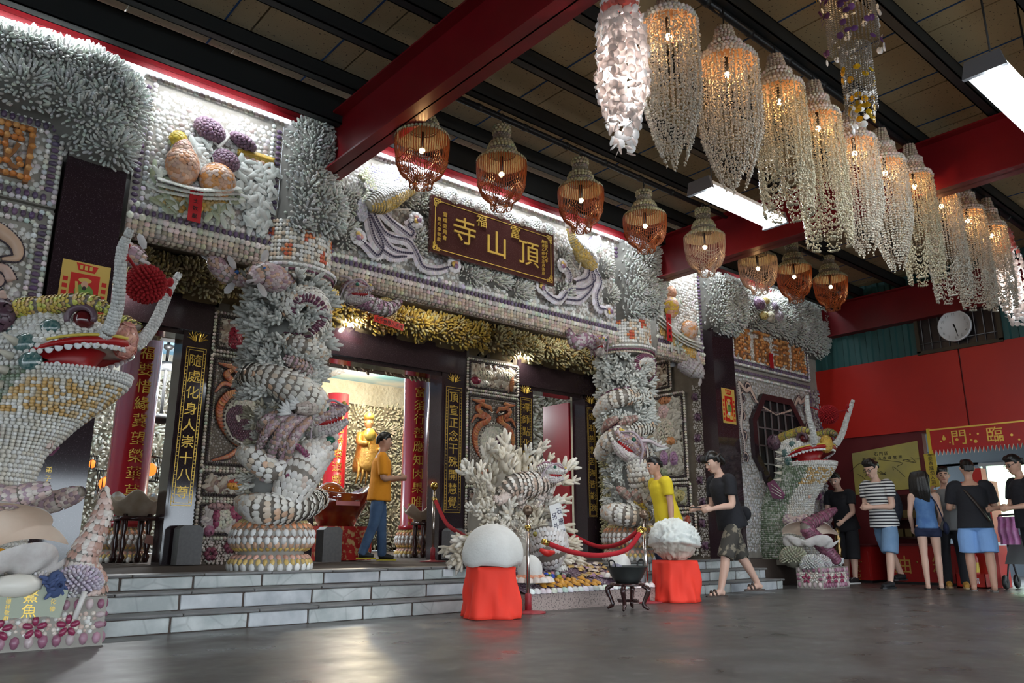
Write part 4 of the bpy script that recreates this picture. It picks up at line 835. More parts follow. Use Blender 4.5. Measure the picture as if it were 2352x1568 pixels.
t = thing('shell_plinth', 'pink pebbled shell plinth with clusters of dark red shells beside the first column', 'plinth'); field(t, rect(3.34, 4.39, ZP, .70), (0, YD+.0, 0), FR, .035, .018, cap=0, pal=[(.60, .50, .46), (.50, .40, .36), (.64, .58, .52)], p=[.4, .3, .3]); 
for cx, cz in ((3.55, .52), (3.78, .60), (4.05, .52)):
    for k in range(6): blob(t, 'dark_red_shell', (cx+.05*math.cos(k*1.05), YD-.02, cz+.05*math.sin(k*1.05)), (.03, .03, .03), FR, (.20, .05, .08), .05, .02)
small_panel('framed shell picture low on the wall behind the coral sculpture', 7.34, 8.39, .75, 1.48, BR, [(.3, .5, .1, .1, (.5, .44, .36)), (.6, .5, .12, .1, (.4, .3, .25))])
# gold coral hanging under the soffit above the doors
GOLDC = [(.55, .40, .13), (.60, .52, .28), (.46, .31, .09), (.62, .58, .40)]
for lab, x0, x1, col, tip in (('cream and gold coral hanging above the doorway beside the granite pillar', 1.42, 4.30, (.42, .37, .24), ((.5, .42, .2), .4)), ('golden yellow coral hanging above the wide central doorway', 4.32, 7.6, (.62, .44, .10), ((.64, .56, .30), .3)), ('pale green gold coral hanging above the half-open red door', 7.62, 10.34, (.50, .46, .28), ((.45, .33, .12), .3))):
    t = thing('door_coral', lab, 'coral'); xs = np.linspace(x0, x1, 14); poly = [(x, 3.60+.05*math.sin(i*2.2)) for i, x in enumerate(xs)]+[(x1, 4.05), (x0, 4.05)]
    coral_mass(t, poly, (0, YD-.02, 0), FR, .042, .34, .06, .017, col, (.14, .10, .05), .26, lump=.10, tip=tip)
t = thing('sponge_coral', 'cream brain coral with a red label hanging above the wide central doorway', 'coral', tuple(onY(885, 715, 9.3))); blob(t, 'dome', (0, 0, 0), (.17, .20, .14), FR, (.60, .50, .24), .03, .016, proto=DOME)
t = thing('paper_label', 'small red paper label with black writing hanging above the wide central doorway', 'paper tag', tuple(onY(893, 741, 9.12))); b = MB(); Rr = rotz(FR[None], np.array([-.12]))[0]; b.prism(rect(-.24, .24, -.05, .05), Rr, (0, 0, 0), .004); b.build('paper', m_prt['red'], t, False); letters('writing', [(c, -.19+.065*i, 0, .065) for i, c in enumerate('大千世界八吉祥')], m_black, t, Rr, (0, -.006, 0), .001)
# side wall of the porch: figure picture and smaller framed pictures (board facing -X)
XS = 10.345
def sxy(px, py): q = onX(px, py, XS); return (-q[1], q[2])
t = small_panel('tall framed shell picture of a robed lady with a child on the porch side wall', -8.75, -7.75, 1.62, 3.02, [(.45, .42, .36), (.36, .33, .27), (.5, .47, .4)], [(.58, .80, .11, .12, (.62, .42, .40)), (.62, .93, .13, .06, (.52, .22, .10)), (.6, .55, .18, .26, (.52, .46, .36)), (.7, .45, .10, .07, (.60, .26, .10)), (.25, .5, .09, .17, (.50, .38, .24)), (.25, .66, .07, .06, (.58, .40, .34)), (.22, .32, .07, .08, (.48, .22, .14)), (.55, .26, .08, .12, (.36, .20, .34)), (.75, .24, .08, .12, (.36, .20, .34)), (.4, .09, .24, .08, (.34, .38, .24))], R=FL, ox=XS)
small_panel('narrow framed shell picture above the robed lady on the porch side wall', -8.9, -8.0, 3.10, 3.6, BR, [(.5, .5, .1, .08, (.55, .40, .12))], R=FL, ox=XS)
small_panel('framed shell picture of yellow coral below the robed lady', -8.45, -7.72, 1.16, 1.56, [(.34, .34, .22), (.42, .42, .32)], [(.3, .5, .12, .1, (.50, .42, .18)), (.7, .5, .12, .1, (.46, .40, .16)), (.5, .3, .1, .06, (.20, .24, .10))], R=FL, ox=XS)
small_panel('framed shell picture of a yellow vase low on the porch side wall', -8.35, -7.65, .46, 1.10, [(.40, .38, .34), (.30, .27, .24)], [(.45, .35, .09, .16, (.55, .38, .05)), (.35, .75, .06, .06, (.45, .10, .05)), (.2, .85, .06, .05, (.24, .30, .14)), (.8, .8, .05, .08, (.40, .08, .04)), (.8, .25, .1, .09, (.50, .36, .10))], R=FL, ox=XS)
t = thing('shell_strip', 'grey pebbled shell strip with dark purple rosettes beside the granite pillar', 'relief panel'); field(t, rect(-7.62, -7.43, .42, 3.1), (XS-.01, 0, 0), FL, .04, .02, cap=0, pal=[(.40, .37, .34), (.32, .28, .26), (.46, .43, .4)], p=[.4, .3, .3])
for k in range(8): blob(t, 'rosette', (XS-.03, 7.52+.03*(k % 2), .6+.33*k), (.06, .06, .03), FL, (.12, .06, .10), .04, .026)
coral_mass(thing('coral_mass', 'olive yellow coral strip beside the robed lady picture', 'coral'), rect(-9.6, -8.98, .5, 3.6), (XS, 0, 0), FL, .05, .10, .06, .016, (.42, .38, .22), clus=.3)
# ================================================================== DRAGON COLUMNS
m_red = M('mouth_red', (.34, .008, .010), .35); m_redl = M('tongue_red', (.62, .02, .015), .4); m_tooth = M('tooth_white', (.68, .68, .70), .3)
m_green = M('green_glass', (.01, .12, .07), .08, coat=.5); m_eye = M('dark_red_glass', (.10, .006, .008), .06, coat=.8); m_blue = M('blue_glass', (.02, .10, .35), .1)
SCW = [(.70, .67, .60), (.74, .72, .68), (.64, .52, .40), (.66, .42, .28)]; SCWP = [.5, .3, .15, .05]
MAV = [(.44, .32, .34), (.36, .22, .26), (.52, .42, .42), (.48, .30, .22)]
def scaled_body(parent, name, pts, rad, sp=.042, size=.027, pal=SCW, p=SCWP, ridge=None, up=(0, 0, 1), cap=40, proto=SCALE, ell=None, tilt=.25, n=None, core=(.20, .17, .14), flat=.7):  # core colour darkened to put shade between the scale shells
    m = n or max(12, len(pts)*7); q = spline(pts, m); b = MB(); b.tube(q, rad, 12, core, up=up, ell=ell); o = b.build(name, m_shC, parent)
    P, F, U, A = cover(q, rad, sp, up=up, ell=ell, fine=m, tilt=tilt); k = len(P); s = size*RNG.uniform(.9, 1.12, k)
    place(o, 'scale_shell', proto, P, F, np.stack([s*1.1, s, s*flat], 1), pick(k, pal, p), m_shO, m_shC, cap, 10)
    if ridge is not None:
        G, D, T = sweep(q, rad, 16, ell, up); L = np.concatenate([[0], np.cumsum(np.linalg.norm(np.diff(G[:, 0], axis=0), axis=1))]); c = max(4, int(L[-1]/(size*1.1))); t = np.linspace(0, L[-1], c); idx = np.clip(np.searchsorted(L, t), 0, m-1)
        for j in ((0,) if np.max(rad) < .05 else (0, 1)): bb = MB(); bb.inst(DOME8, G[idx, j]+D[idx, j]*.004, frameN(D[idx, j], T[idx]), np.stack([np.full(c, size*.6), np.full(c, size*1.15), np.full(c, size*.9)], 1), jit(c, ridge, .15)); bb.build('ridge_shells', m_shC, o, kind='stuff')
    return o
def dragon_head(parent, o, R, s, pal=MAV, horn=True, tongue=True, beard=True):
    """compact dragon head: columns of R are forward, left, up"""
    R = np.asarray(R); W = lambda pts: [np.asarray(o)+R@(np.array(q)*s) for q in pts]; up = R[:, 2]; k = len(pal)
    scaled_body(parent, 'skull', W([(-.9, 0, .1), (-.3, 0, .28), (.3, 0, .30), (.9, 0, .20), (1.35, 0, .34)]), np.array([.3, .52, .42, .26, .16])*s, .13*s, .09*s, pal, None, (.30, .12, .18), up=tuple(up), cap=10)
    scaled_body(parent, 'lower_jaw', W([(-.7, 0, -.2), (-.1, 0, -.42), (.5, 0, -.50), (1.1, 0, -.36)]), np.array([.36, .34, .26, .12])*s, .13*s, .09*s, [(.6, .56, .52), (.52, .44, .44)], None, up=tuple(up), cap=10)
    b = MB(); b.tube(W([(-.5, 0, -.05), (.3, 0, -.10), (.95, 0, -.06)]), np.array([.3, .28, .10])*s, 10); b.build('mouth', m_red, parent)
    t = MB()
    for sy in (-1, 1):
        for i in range(7): x = .25+.14*i; t.tube(W([(x, sy*(.30-.03*i), .08), (x+.03, sy*(.30-.03*i), -.10-.04*(i % 2))]), [.045*s, .01*s], 5); t.tube(W([(x, sy*(.24-.02*i), -.36), (x+.02, sy*(.24-.02*i), -.20)]), [.04*s, .01*s], 5)
    t.build('teeth', m_tooth, parent)
    for sy in (-1, 1): e = MB(); e.inst(BALL, [W([(.35, sy*.40, .46)])[0]], np.eye(3), [.13*s]); e.build('eye', m_green, parent)
    nb = MB(); nb.inst(BALL6, W([(1.2, -.12, .46), (1.2, .12, .46), (1.0, 0, .52)]), np.eye(3), [.13*s]*3, (.60, .44, .10)); nb.build('nose', m_shC, parent)
    if horn:
        for sy in (-1, 1):
            h = MB(); h.tube(spline(W([(.0, sy*.3, .6), (-.5, sy*.4, .95), (-1.1, sy*.42, 1.05), (-1.5, sy*.5, 1.3)]), 12), np.array([.12, .10, .08, .03])*s, 7, (.52, .44, .46)); h.build('horn', m_shC, parent)
    for sy in (-1, 1):
        h = MB(); h.tube(spline(W([(1.2, sy*.2, .35), (.6, sy*.55, .75), (-.3, sy*.7, .3), (-.8, sy*.6, -.9)]), 20), np.array([.04, .07, .07, .03])*s, 7, (.42, .34, .38)); h.build('whisker', m_shC, parent)
    if beard:
        n = 26; a = RNG.uniform(-1, 1, (n, 3)); P = np.array(W(np.stack([-.7+.3*a[:, 0], .55*a[:, 1], -.1+.6*a[:, 2]], 1))); F = frameN(unit(np.stack([-1+.5*a[:, 0], a[:, 1], a[:, 2]], 1))@R.T, np.broadcast_to(up, (n, 3))+.01); m = MB(); m.inst(SCALE, P, F, np.full(n, .28*s), pick(n, [(.66, .64, .58), (.56, .52, .46)])); m.build('mane', m_shC, parent, kind='stuff')
class ColPx:                                       # maps photo points onto the column's front surface
    def __init__(s, x, y): s.c = np.array([x, y]); d = -s.c/np.linalg.norm(s.c); s.f = d; s.r = np.array([-d[1], d[0]])
    def __call__(s, px, py, r=.3, d=0.0):
        q = ray(px, py); t = (s.c@s.f-0)/(q[:2]@s.f); P = CAM+q*t; u = (P[:2]-s.c)@s.r; off = math.sqrt(max(r*r-u*u, .0))+d; sc_ = 1-off/np.linalg.norm(s.c)
        return np.array([s.c[0]+s.r[0]*u*sc_+s.f[0]*off, s.c[1]+s.r[1]*u*sc_+s.f[1]*off, CAMH+(P[2]-CAMH)*sc_])-np.array([s.c[0], s.c[1], 0])
def drum(t, r=.40, z0=ZP, cap=140, h=.5):
    prof = [(.97, 0), (1.0, .10), (.93, .22), (.80, .30), (.78, .33), (.92, .40), (1.0, .52), (1.0, .66), (.92, .80), (.76, .92), (.70, 1.0)]
    b = MB(); b.lathe([(q*r*.96, z0+v*h) for q, v in prof], 36); b.build('drum', m_cem, t)
    pr = np.array(prof); rows = [(.05, WHITE, .045, COWRIE), (.15, (.66, .46, .14), .034, DOME8), (.24, (.62, .34, .26), .036, SCALLOP), (.38, (.64, .44, .12), .03, DOME8), (.45, (.55, .34, .22), .036, SCALLOP), (.54, (.72, .71, .69), .04, DOME8), (.60, (.30, .20, .16), .014, DOME8), (.68, (.72, .71, .69), .04, DOME8), (.74, (.40, .26, .18), .016, DOME8), (.81, (.62, .26, .12), .038, DOME8), (.89, (.60, .46, .18), .030, DOME8), (.96, (.60, .48, .40), .022, DOME8)]
    for v, c, s, pt in rows:
        q = np.interp(v, pr[:, 1], pr[:, 0]); sl = (np.interp(v+.02, pr[:, 1], pr[:, 0])-np.interp(v-.02, pr[:, 1], pr[:, 0]))*r/(.04*h); n = int(2*math.pi*q*r/(s*1.9)); a = (np.arange(n)+.37*v*10 % 1)*2*math.pi/n
        N = unit(np.stack([np.cos(a), np.sin(a), np.full(n, -sl)], 1)); P = np.stack([q*r*.96*np.cos(a), q*r*.96*np.sin(a), np.full(n, z0+v*h)], 1); F = frameN(N, np.stack([-np.sin(a), np.cos(a), 0*a], 1))
        pal = [c, np.clip(np.array(c)*1.12+.03, 0, 1), np.array(c)*.85]; place(t, 'drum_shell', pt, P, F, np.stack([np.full(n, s)]*2+[np.full(n, s*.75)], 1), pick(n, pal), m_shO, m_shC, 22, 9.5)
def column(label, x, y):
    t = thing('dragon_column', label, 'column', (x, y, 0)); drum(t); b = MB(); b.lathe([(.25, ZP+.48), (.25, 3.3)], 20, c=(.32, .32, .30)); b.build('shaft', m_coC, t); return t, ColPx(x, y)
def branches(t, z0, z1, n, r=.25, size=.14, arc=(-150, -10), col=[(.60, .61, .58), (.52, .53, .50), (.64, .64, .60)], cap=60, az=None):
    a = np.radians(RNG.uniform(arc[0], arc[1], n)); z = RNG.uniform(z0, z1, n); N = unit(np.stack([np.cos(a), np.sin(a), RNG.normal(.15, .35, n)], 1)); P = np.stack([r*np.cos(a), r*np.sin(a), z], 1); s = size*RNG.uniform(.7, 1.3, n)
    place(t, 'coral_branch', BRANCH, P, rotz(frameN(N, np.broadcast_to([.1, .2, 1.], N.shape)), RNG.uniform(0, 6.28, n)), s, pick(n, col), m_coO, m_coC, cap, 14)
def spiral_tail(t, cp, cx, cy, r0, turns, a0, sgn, rad, rr=.36, tail=None, ridge=(.16, .05, .09)):
    a = np.linspace(0, turns*2*math.pi, 26); r = np.linspace(r0, r0*.32, 26); pts = [cp(cx+sgn*q*math.cos(a0+u), cy-q*math.sin(a0+u)*1.05, rr) for u, q in zip(a, r)]
    if tail: pts = [cp(*q) for q in tail]+pts
    c0 = np.mean(pts[-26:], 0); u0 = unit(np.cross(pts[1]-pts[0], np.array([cp.f[0], cp.f[1], 0]))); u0 = u0 if u0@(pts[0]-c0) > 0 else -u0
    scaled_body(t, 'curled_tail', pts, rad, .036, .024, up=tuple(u0), ridge=ridge, n=60, cap=60, tilt=.1)
# ---- first column
t, cp = column('shell and coral column with a coiled dragon beside the orange fruit relief', 3.28, 7.38)
A1 = (-215, -20); branches(t, 2.1, 3.22, 230, .27, .15, A1, cap=100); branches(t, 2.55, 3.22, 60, .33, .17, A1); branches(t, 2.0, 2.5, 50, .33, .14, (-215, -120)); branches(t, 1.0, 2.0, 90, .25, .11, A1, [(.52, .50, .44), (.42, .38, .28), (.6, .58, .52)])
spiral_tail(t, cp, 688, 716, 58, .80, math.radians(-70), 1, [.06, .10, .11, .10, .085, .05], .38, tail=[(742, 790, .34), (716, 782, .37)])
scaled_body(t, 'body_coil', [cp(745, 812, .32, -.06), cp(715, 800, .36), cp(680, 790, .36), cp(648, 780, .34, -.1)], [.07, .09, .09, .06], ridge=(.16, .05, .09), cap=40)
scaled_body(t, 'body_coil', [cp(738, 940, .30, -.1), cp(712, 915, .36), cp(670, 890, .38), cp(620, 868, .38), cp(578, 862, .38, -.02), cp(556, 880, .3, -.15)], [.10, .14, .15, .14, .11, .08], .05, .034, ridge=(.16, .05, .09), cap=100)
scaled_body(t, 'shell_fish', [cp(652, 822, .36), cp(675, 832, .38), cp(700, 845, .38), cp(715, 858, .36)], [.03, .06, .065, .03], .03, .02, MAV, None, cap=20)
# head looking along the facade with open jaws, gripping a green stone
hd = cp(738, 968, .34, .02); hx = cp.r; Rh = np.stack([unit(np.array([cp.r[0], cp.r[1], .35])+np.array([cp.f[0], cp.f[1], 0])*.3), unit(np.array([-cp.f[0], -cp.f[1], 0.0])), np.array([0, 0, 1.])], 1); Rh[:, 2] = np.cross(Rh[:, 0], Rh[:, 1]); 
dragon_head(t, hd, Rh, .22, beard=True)
b = MB(); b.inst(BALL, [cp(757, 1011, .34, .06)], np.eye(3), [(.06, .06, .045)]); b.build('green_stone', m_green, t)
for x, y, s in ((745, 1003, .05), (768, 1003, .05), (765, 1022, .06), (748, 1020, .05)): b = MB(); b.inst(BALL, [cp(x, y, .34, .03)], np.eye(3), [s], (.62, .50, .46)); b.build('pink_shell', m_shC, t)
for k, (p0, p1, p2) in enumerate((((668, 946), (618, 985), (586, 1050)), ((680, 952), (640, 1000), (604, 1100)), ((700, 950), (655, 990), (648, 1058)), ((712, 960), (672, 1010), (658, 1075)), ((636, 950), (605, 970), (596, 990)))):
    scaled_body(t, 'mane_strand', [cp(*p0, .36), cp(*p1, .42, .02), cp(*p2, .36)], [.035, .045, .03], .03, .02, MAV, None, cap=25)
scaled_body(t, 'arm', [cp(735, 925, .36), cp(705, 935, .40, .04), cp(680, 938, .42, .05)], [.09, .075, .04], .03, .02, [(.56, .50, .44), (.48, .40, .36)], None, cap=30)
for cx, cy in ((650, 938), (672, 924)):
    b = MB()
    for k in range(5): a = 1.9+.35*k; b.tube([cp(cx+16, cy+10, .4, .05), cp(cx+16+20*math.cos(a), cy+10-22*math.sin(a), .4, .08), cp(cx+16+30*math.cos(a), cy+8-32*math.sin(a), .4, .04)], [.018, .018, .008], 6, (.66, .66, .65))
    b.build('coral_claw', m_coC, t)
scaled_body(t, 'belly', [cp(752, 1030, .30), cp(716, 1050, .34), cp(690, 1085, .36), cp(668, 1130, .36), cp(650, 1180, .34)], [.10, .17, .19, .17, .1], .052, .036, [(.70, .66, .60), (.74, .71, .67), (.62, .5, .42)], [.5, .4, .1], cap=120)
scaled_body(t, 'lower_coil', [cp(565, 1040, .26, -.1), cp(590, 1055, .34), cp(625, 1080, .36), cp(655, 1070, .36)], [.09, .11, .11, .06], .05, .034, cap=60)
scaled_body(t, 'lower_coil', [cp(560, 1155, .26, -.1), cp(600, 1168, .36), cp(650, 1166, .38), cp(700, 1158, .36), cp(735, 1145, .3, -.1)], [.09, .13, .14, .13, .09], .052, .036, cap=100)
scaled_body(t, 'purple_band', [cp(676, 1020, .4, .04), cp(700, 1040, .42, .07), cp(706, 1065, .42, .08), cp(694, 1085, .42, .09), cp(660, 1094, .40, .08)], [.02, .026, .03, .026, .02], .024, .018, [(.26, .06, .13), (.20, .05, .10)], None, cap=30)
b = MB(); c = cp(692, 1114, .46, .02); Rf = np.stack([np.array([cp.r[0], cp.r[1], 0]), np.array([0, 0, 1.]), np.cross(np.array([cp.r[0], cp.r[1], 0]), np.array([0, 0, 1.]))], 1); b.prism([(-.08, -.045), (.08, -.055), (.085, .04), (-.07, .05)], Rf, c, .012); o = b.build('donor_plaque', M('grey_green_plaque', (.34, .37, .28), .4), t, False); letters('plaque_writing', vtext('林桂', .045, .02, .04, .03)+vtext('敬獻', -.02, .02, .04, .03), m_gold, t, Rf, c+Rf[:, 2]*.013, .002)
# ---- second column
t, cp = column('shell and coral column with a red-mouthed dragon beside the yellow fruit relief', 8.45, 7.38)
A2 = (-235, -45); branches(t, 2.2, 3.22, 200, .27, .15, A2, cap=90); branches(t, 1.0, 2.3, 130, .26, .12, A2)
spiral_tail(t, cp, 1473, 842, 26, .75, math.radians(-60), 1, [.05, .075, .07, .05], .36)
scaled_body(t, 'body_coil', [cp(1372, 950, .28, -.1), cp(1395, 925, .38), cp(1432, 912, .4), cp(1485, 912, .34, -.05)], [.07, .11, .12, .10], .045, .03, ridge=(.16, .05, .09), cap=80)
scaled_body(t, 'body_coil', [cp(1378, 1045, .30, -.1), cp(1398, 1015, .38), cp(1432, 995, .40), cp(1490, 980, .34, -.05)], [.09, .12, .13, .11], .045, .03, ridge=(.16, .05, .09), cap=80)
hd = cp(1450, 1030, .38, .02); Rh = np.stack([unit(np.array([-cp.r[0], -cp.r[1], .75])+np.array([cp.f[0], cp.f[1], 0])*.6), unit(np.array([cp.f[0], cp.f[1], 0.])), np.zeros(3)], 1); Rh[:, 1] = unit(Rh[:, 1]-Rh[:, 0]*(Rh[:, 0]@Rh[:, 1])); Rh[:, 2] = np.cross(Rh[:, 0], Rh[:, 1]); dragon_head(t, hd, Rh, .24)
scaled_body(t, 'neck', [cp(1465, 1060, .36), cp(1470, 1100, .38), cp(1475, 1140, .34), cp(1450, 1165, .34)], [.14, .16, .14, .1], .048, .033, cap=80)
scaled_body(t, 'lower_coil', [cp(1395, 1175, .28, -.08), cp(1420, 1180, .38), cp(1460, 1185, .38), cp(1490, 1178, .3, -.1)], [.10, .14, .14, .09], .05, .034, cap=80)
for q in (((1384, 990), (1398, 972), (1420, 960)), ((1420, 975), (1442, 966), (1462, 960)), ((1418, 1120), (1432, 1130), (1444, 1142)), ((1452, 1130), (1462, 1140), (1470, 1152))): scaled_body(t, 'shell_fish', [cp(*q[0], .4, .03), cp(*q[1], .42, .05), cp(*q[2], .4, .04)], [.02, .06, .04], .03, .02, [(.34, .22, .18), (.46, .34, .30), (.30, .14, .12)], None, cap=15)
b = MB()
for k in range(5): a = .3+.4*k; b.tube([cp(1505, 1035, .4, .0), cp(1505+24*math.cos(a), 1035-20*math.sin(a), .4, .02), cp(1505+34*math.cos(a), 1037-28*math.sin(a), .4, 0)], [.02, .02, .008], 6, (.66, .66, .64))
b.build('coral_claw', m_coC, t)
scaled_body(t, 'yellow_band', [cp(1455, 1150, .40, .04), cp(1475, 1160, .40, .05), cp(1490, 1190, .36, .05)], [.02, .03, .03], .03, .022, [(.66, .46, .06)], None, cap=20)
# ================================================================== FISH AND SMALL DRAGONS UNDER THE FRIEZE
def fish(label, pts, rad, Y, pal, eye=True, tail=True, head_dir=1):
    q = [onY(x, y, Y+dy) for x, y, dy in pts]; t = thing('shell_fish', label, 'fish ornament', tuple(q[0])); q = [a-np.array(t.location) for a in q]
    scaled_body(t, 'body', q, rad, .034, .024, pal, None, cap=60)
    h = q[-1]; d = unit(q[-1]-q[-2]); sd = unit(np.cross(d, [0, 0, 1.])); 
    for s in (-1, 1): e = MB(); e.inst(BALL, [h-d*.10+sd*s*rad[-2]*.75+np.array([0, 0, .05])], np.eye(3), [.022]); e.build('eye', m_blue, t)
    m = MB(); m.tube([h-sd*.07-d*.03-[0, 0, .03], h+d*.03-[0, 0, .02], h+sd*.07-d*.03-[0, 0, .03]], [.012, .02, .012], 6, (.5, .44, .44)); m.build('lips', m_shC, t)
    dt = unit(q[0]-q[1]); 
    for s in (-1, -.4, .4, 1): f = MB(); f.inst(SCALE, [q[0]+dt*.10+np.array([0, 0, .09*s])], frameN(np.array([0, -1., 0])[None], (dt+np.array([0, 0, .7*s]))[None]), [(.10, .05, .03)], (.44, .42, .42)); f.build('tail_fin', m_shC, t)
    mid = q[len(q)//2]
    for s in (-1, 1): f = MB(); f.inst(SCALE, [mid+np.array([0, -.05, s*(rad[len(rad)//2]+.05)])], frameN(np.array([0, -1., .1])[None], (np.array([0, 0, s])-d*.6)[None]), [(.08, .045, .03)], (.44, .42, .42)); f.build('side_fin', m_shC, t)
fish('mauve shell fish under the frieze looking away from the first dragon column', [(660, 650, .1), (630, 640, -.02), (600, 630, -.1), (575, 640, -.12)], [.09, .13, .12, .05], 7.05, MAV)
fish('mauve shell fish under the frieze below the orange fruit relief', [(262, 575, .05), (290, 582, 0), (318, 592, -.05), (334, 598, -.08)], [.07, .10, .09, .03], 7.2, MAV)
fish('mauve shell fish with pale fins hanging under the fruit frieze', [(490, 590, .1), (500, 610, .05), (525, 635, .0), (560, 648, 0)], [.05, .08, .08, .04], 7.25, MAV)
fish('grey striped shell fish with pink mouth under the end of the frieze', [(1560, 830, .1), (1580, 840, 0), (1600, 852, -.1), (1612, 862, -.14)], [.10, .14, .13, .06], 7.25, [(.5, .47, .46), (.42, .36, .38)])
for lab, px, py, az, s in (('small shell dragon head under the frieze by the first column', 815, 672, -60, .16), ('small red-mouthed shell dragon under the frieze by the second column', 1378, 795, -130, .17)):
    c = onY(px, py, 7.1); t = thing('frieze_dragon', lab, 'dragon ornament', tuple(c)); a = math.radians(az); fw = np.array([math.cos(a), math.sin(a), -.1]); lf = np.array([-math.sin(a), math.cos(a), 0]); dragon_head(t, (0, 0, 0), np.stack([unit(fw), lf, np.cross(unit(fw), lf)], 1), s)
    sg = 1 if px < 1000 else -1
    scaled_body(t, 'body', [(-.1*sg, .1, .0), (.18*sg, .05, -.06), (.40*sg, .02, -.10), (.58*sg, .05, .02)] if sg > 0 else [(.1, .1, 0), (-.2, .06, .08), (-.42, .05, -.02), (-.55, .05, .14)], [.09, .09, .08, .04], .036, .024, [(.28, .14, .2), (.5, .44, .44)], None, cap=40)
# ================================================================== THE TWO BIG DRAGON STATUES
PEARL = P_dome(7, 3); m_pearl = M('pearl_snail', rough=.18, attr=True, coat=.5); m_pearlO = M('pearl_snail_single', rough=.18, objcol=True, coat=.5)
m_aba = M('abalone', (.02, .09, .09), .16, noise=(40, .8, (.22, .28, .26)), coat=.6)
m_pom = M('red_wool', (.30, .006, .010), .9, bump=(60, .6, .01)); m_clam = M('giant_clam_inside', (.74, .60, .48), .5, noise=(6, .5, (.66, .48, .36)), bump=(10, .2, .01)); m_clamo = M('giant_clam_outside', (.62, .59, .56), .7, noise=(12, .6, (.46, .40, .38)), bump=(18, .6, .015))
def ringsurf(rings, t, th):
    R = np.array(rings, float); n = len(R); u = np.clip(np.asarray(t, float), 0, 1)*(n-1); i = np.minimum(u.astype(int), n-2); f = (u-i)[..., None]; f = f*f*(3-2*f)*.5+f*.5
    c = R[i]*(1-f)+R[i+1]*f; cx, z, af, ab, b = [c[..., k] for k in range(5)]; a = np.where(np.cos(th) > 0, af, ab)
    return np.stack([cx+a*np.cos(th), b*np.sin(th), z], -1)
def loft_cover(rings, sp, arc=(-180, 180), t0=0, t1=1):
    P, N, A, Z = [], [], [], []; ts = np.linspace(0, 1, 200); ln = np.linalg.norm(np.diff(ringsurf(rings, ts, np.full(200, 0.5)), axis=0), axis=1); s = np.concatenate([[0], np.cumsum(ln)]); k = 0
    for d in np.arange(np.interp(t0, ts, s), np.interp(t1, ts, s), sp*.88):
        t = np.interp(d, s, ts); th = np.linspace(-math.pi, math.pi, 240); q = ringsurf(rings, np.full(240, t), th); l = np.concatenate([[0], np.cumsum(np.linalg.norm(np.diff(q, axis=0), axis=1))]); n = max(6, int(l[-1]/sp)); a = np.interp((np.arange(n)+.5*(k % 2))/n*l[-1], l, th); k += 1
        a = a[(np.degrees(a) >= arc[0]) & (np.degrees(a) <= arc[1])]; T = np.full(len(a), t); p = ringsurf(rings, T, a); e = 1e-3
        du = ringsurf(rings, np.clip(T+e, 0, 1), a)-ringsurf(rings, np.clip(T-e, 0, 1), a); dv = ringsurf(rings, T, a+e)-ringsurf(rings, T, a-e); nn = unit(np.cross(dv, du)); c = p-np.stack([0*a, 0*a, p[:, 2]], 1); nn *= np.where((nn*np.stack([np.cos(a), np.sin(a), 0*a], 1)).sum(1) < 0, -1, 1)[:, None]
        P.append(p); N.append(nn); A.append(a); Z.append(T)
    return np.vstack(P), np.vstack(N), np.concatenate(A), np.concatenate(Z)
def loft_mesh(rings, n=36, m=24, c=None): th = np.linspace(-math.pi, math.pi, n, endpoint=False); return np.stack([ringsurf(rings, np.full(n, t), th) for t in np.linspace(0, 1, m)])
BODY = [(-.50, .30, .34, .62, .42), (-.50, .70, .32, .68, .42), (-.48, 1.05, .28, .68, .38), (-.40, 1.28, .28, .64, .34), (-.24, 1.48, .32, .60, .33), (-.09, 1.65, .38, .58, .34), (.0, 1.77, .42, .56, .352), (.0, 1.84, .43, .54, .355)]
HEAD = [(.0, 2.02, .43, .54, .355), (-.02, 2.07, .42, .53, .35), (-.06, 2.16, .36, .47, .33), (-.12, 2.25, .28, .38, .28), (-.18, 2.31, .16, .26, .18), (-.2, 2.33, .02, .04, .03)]
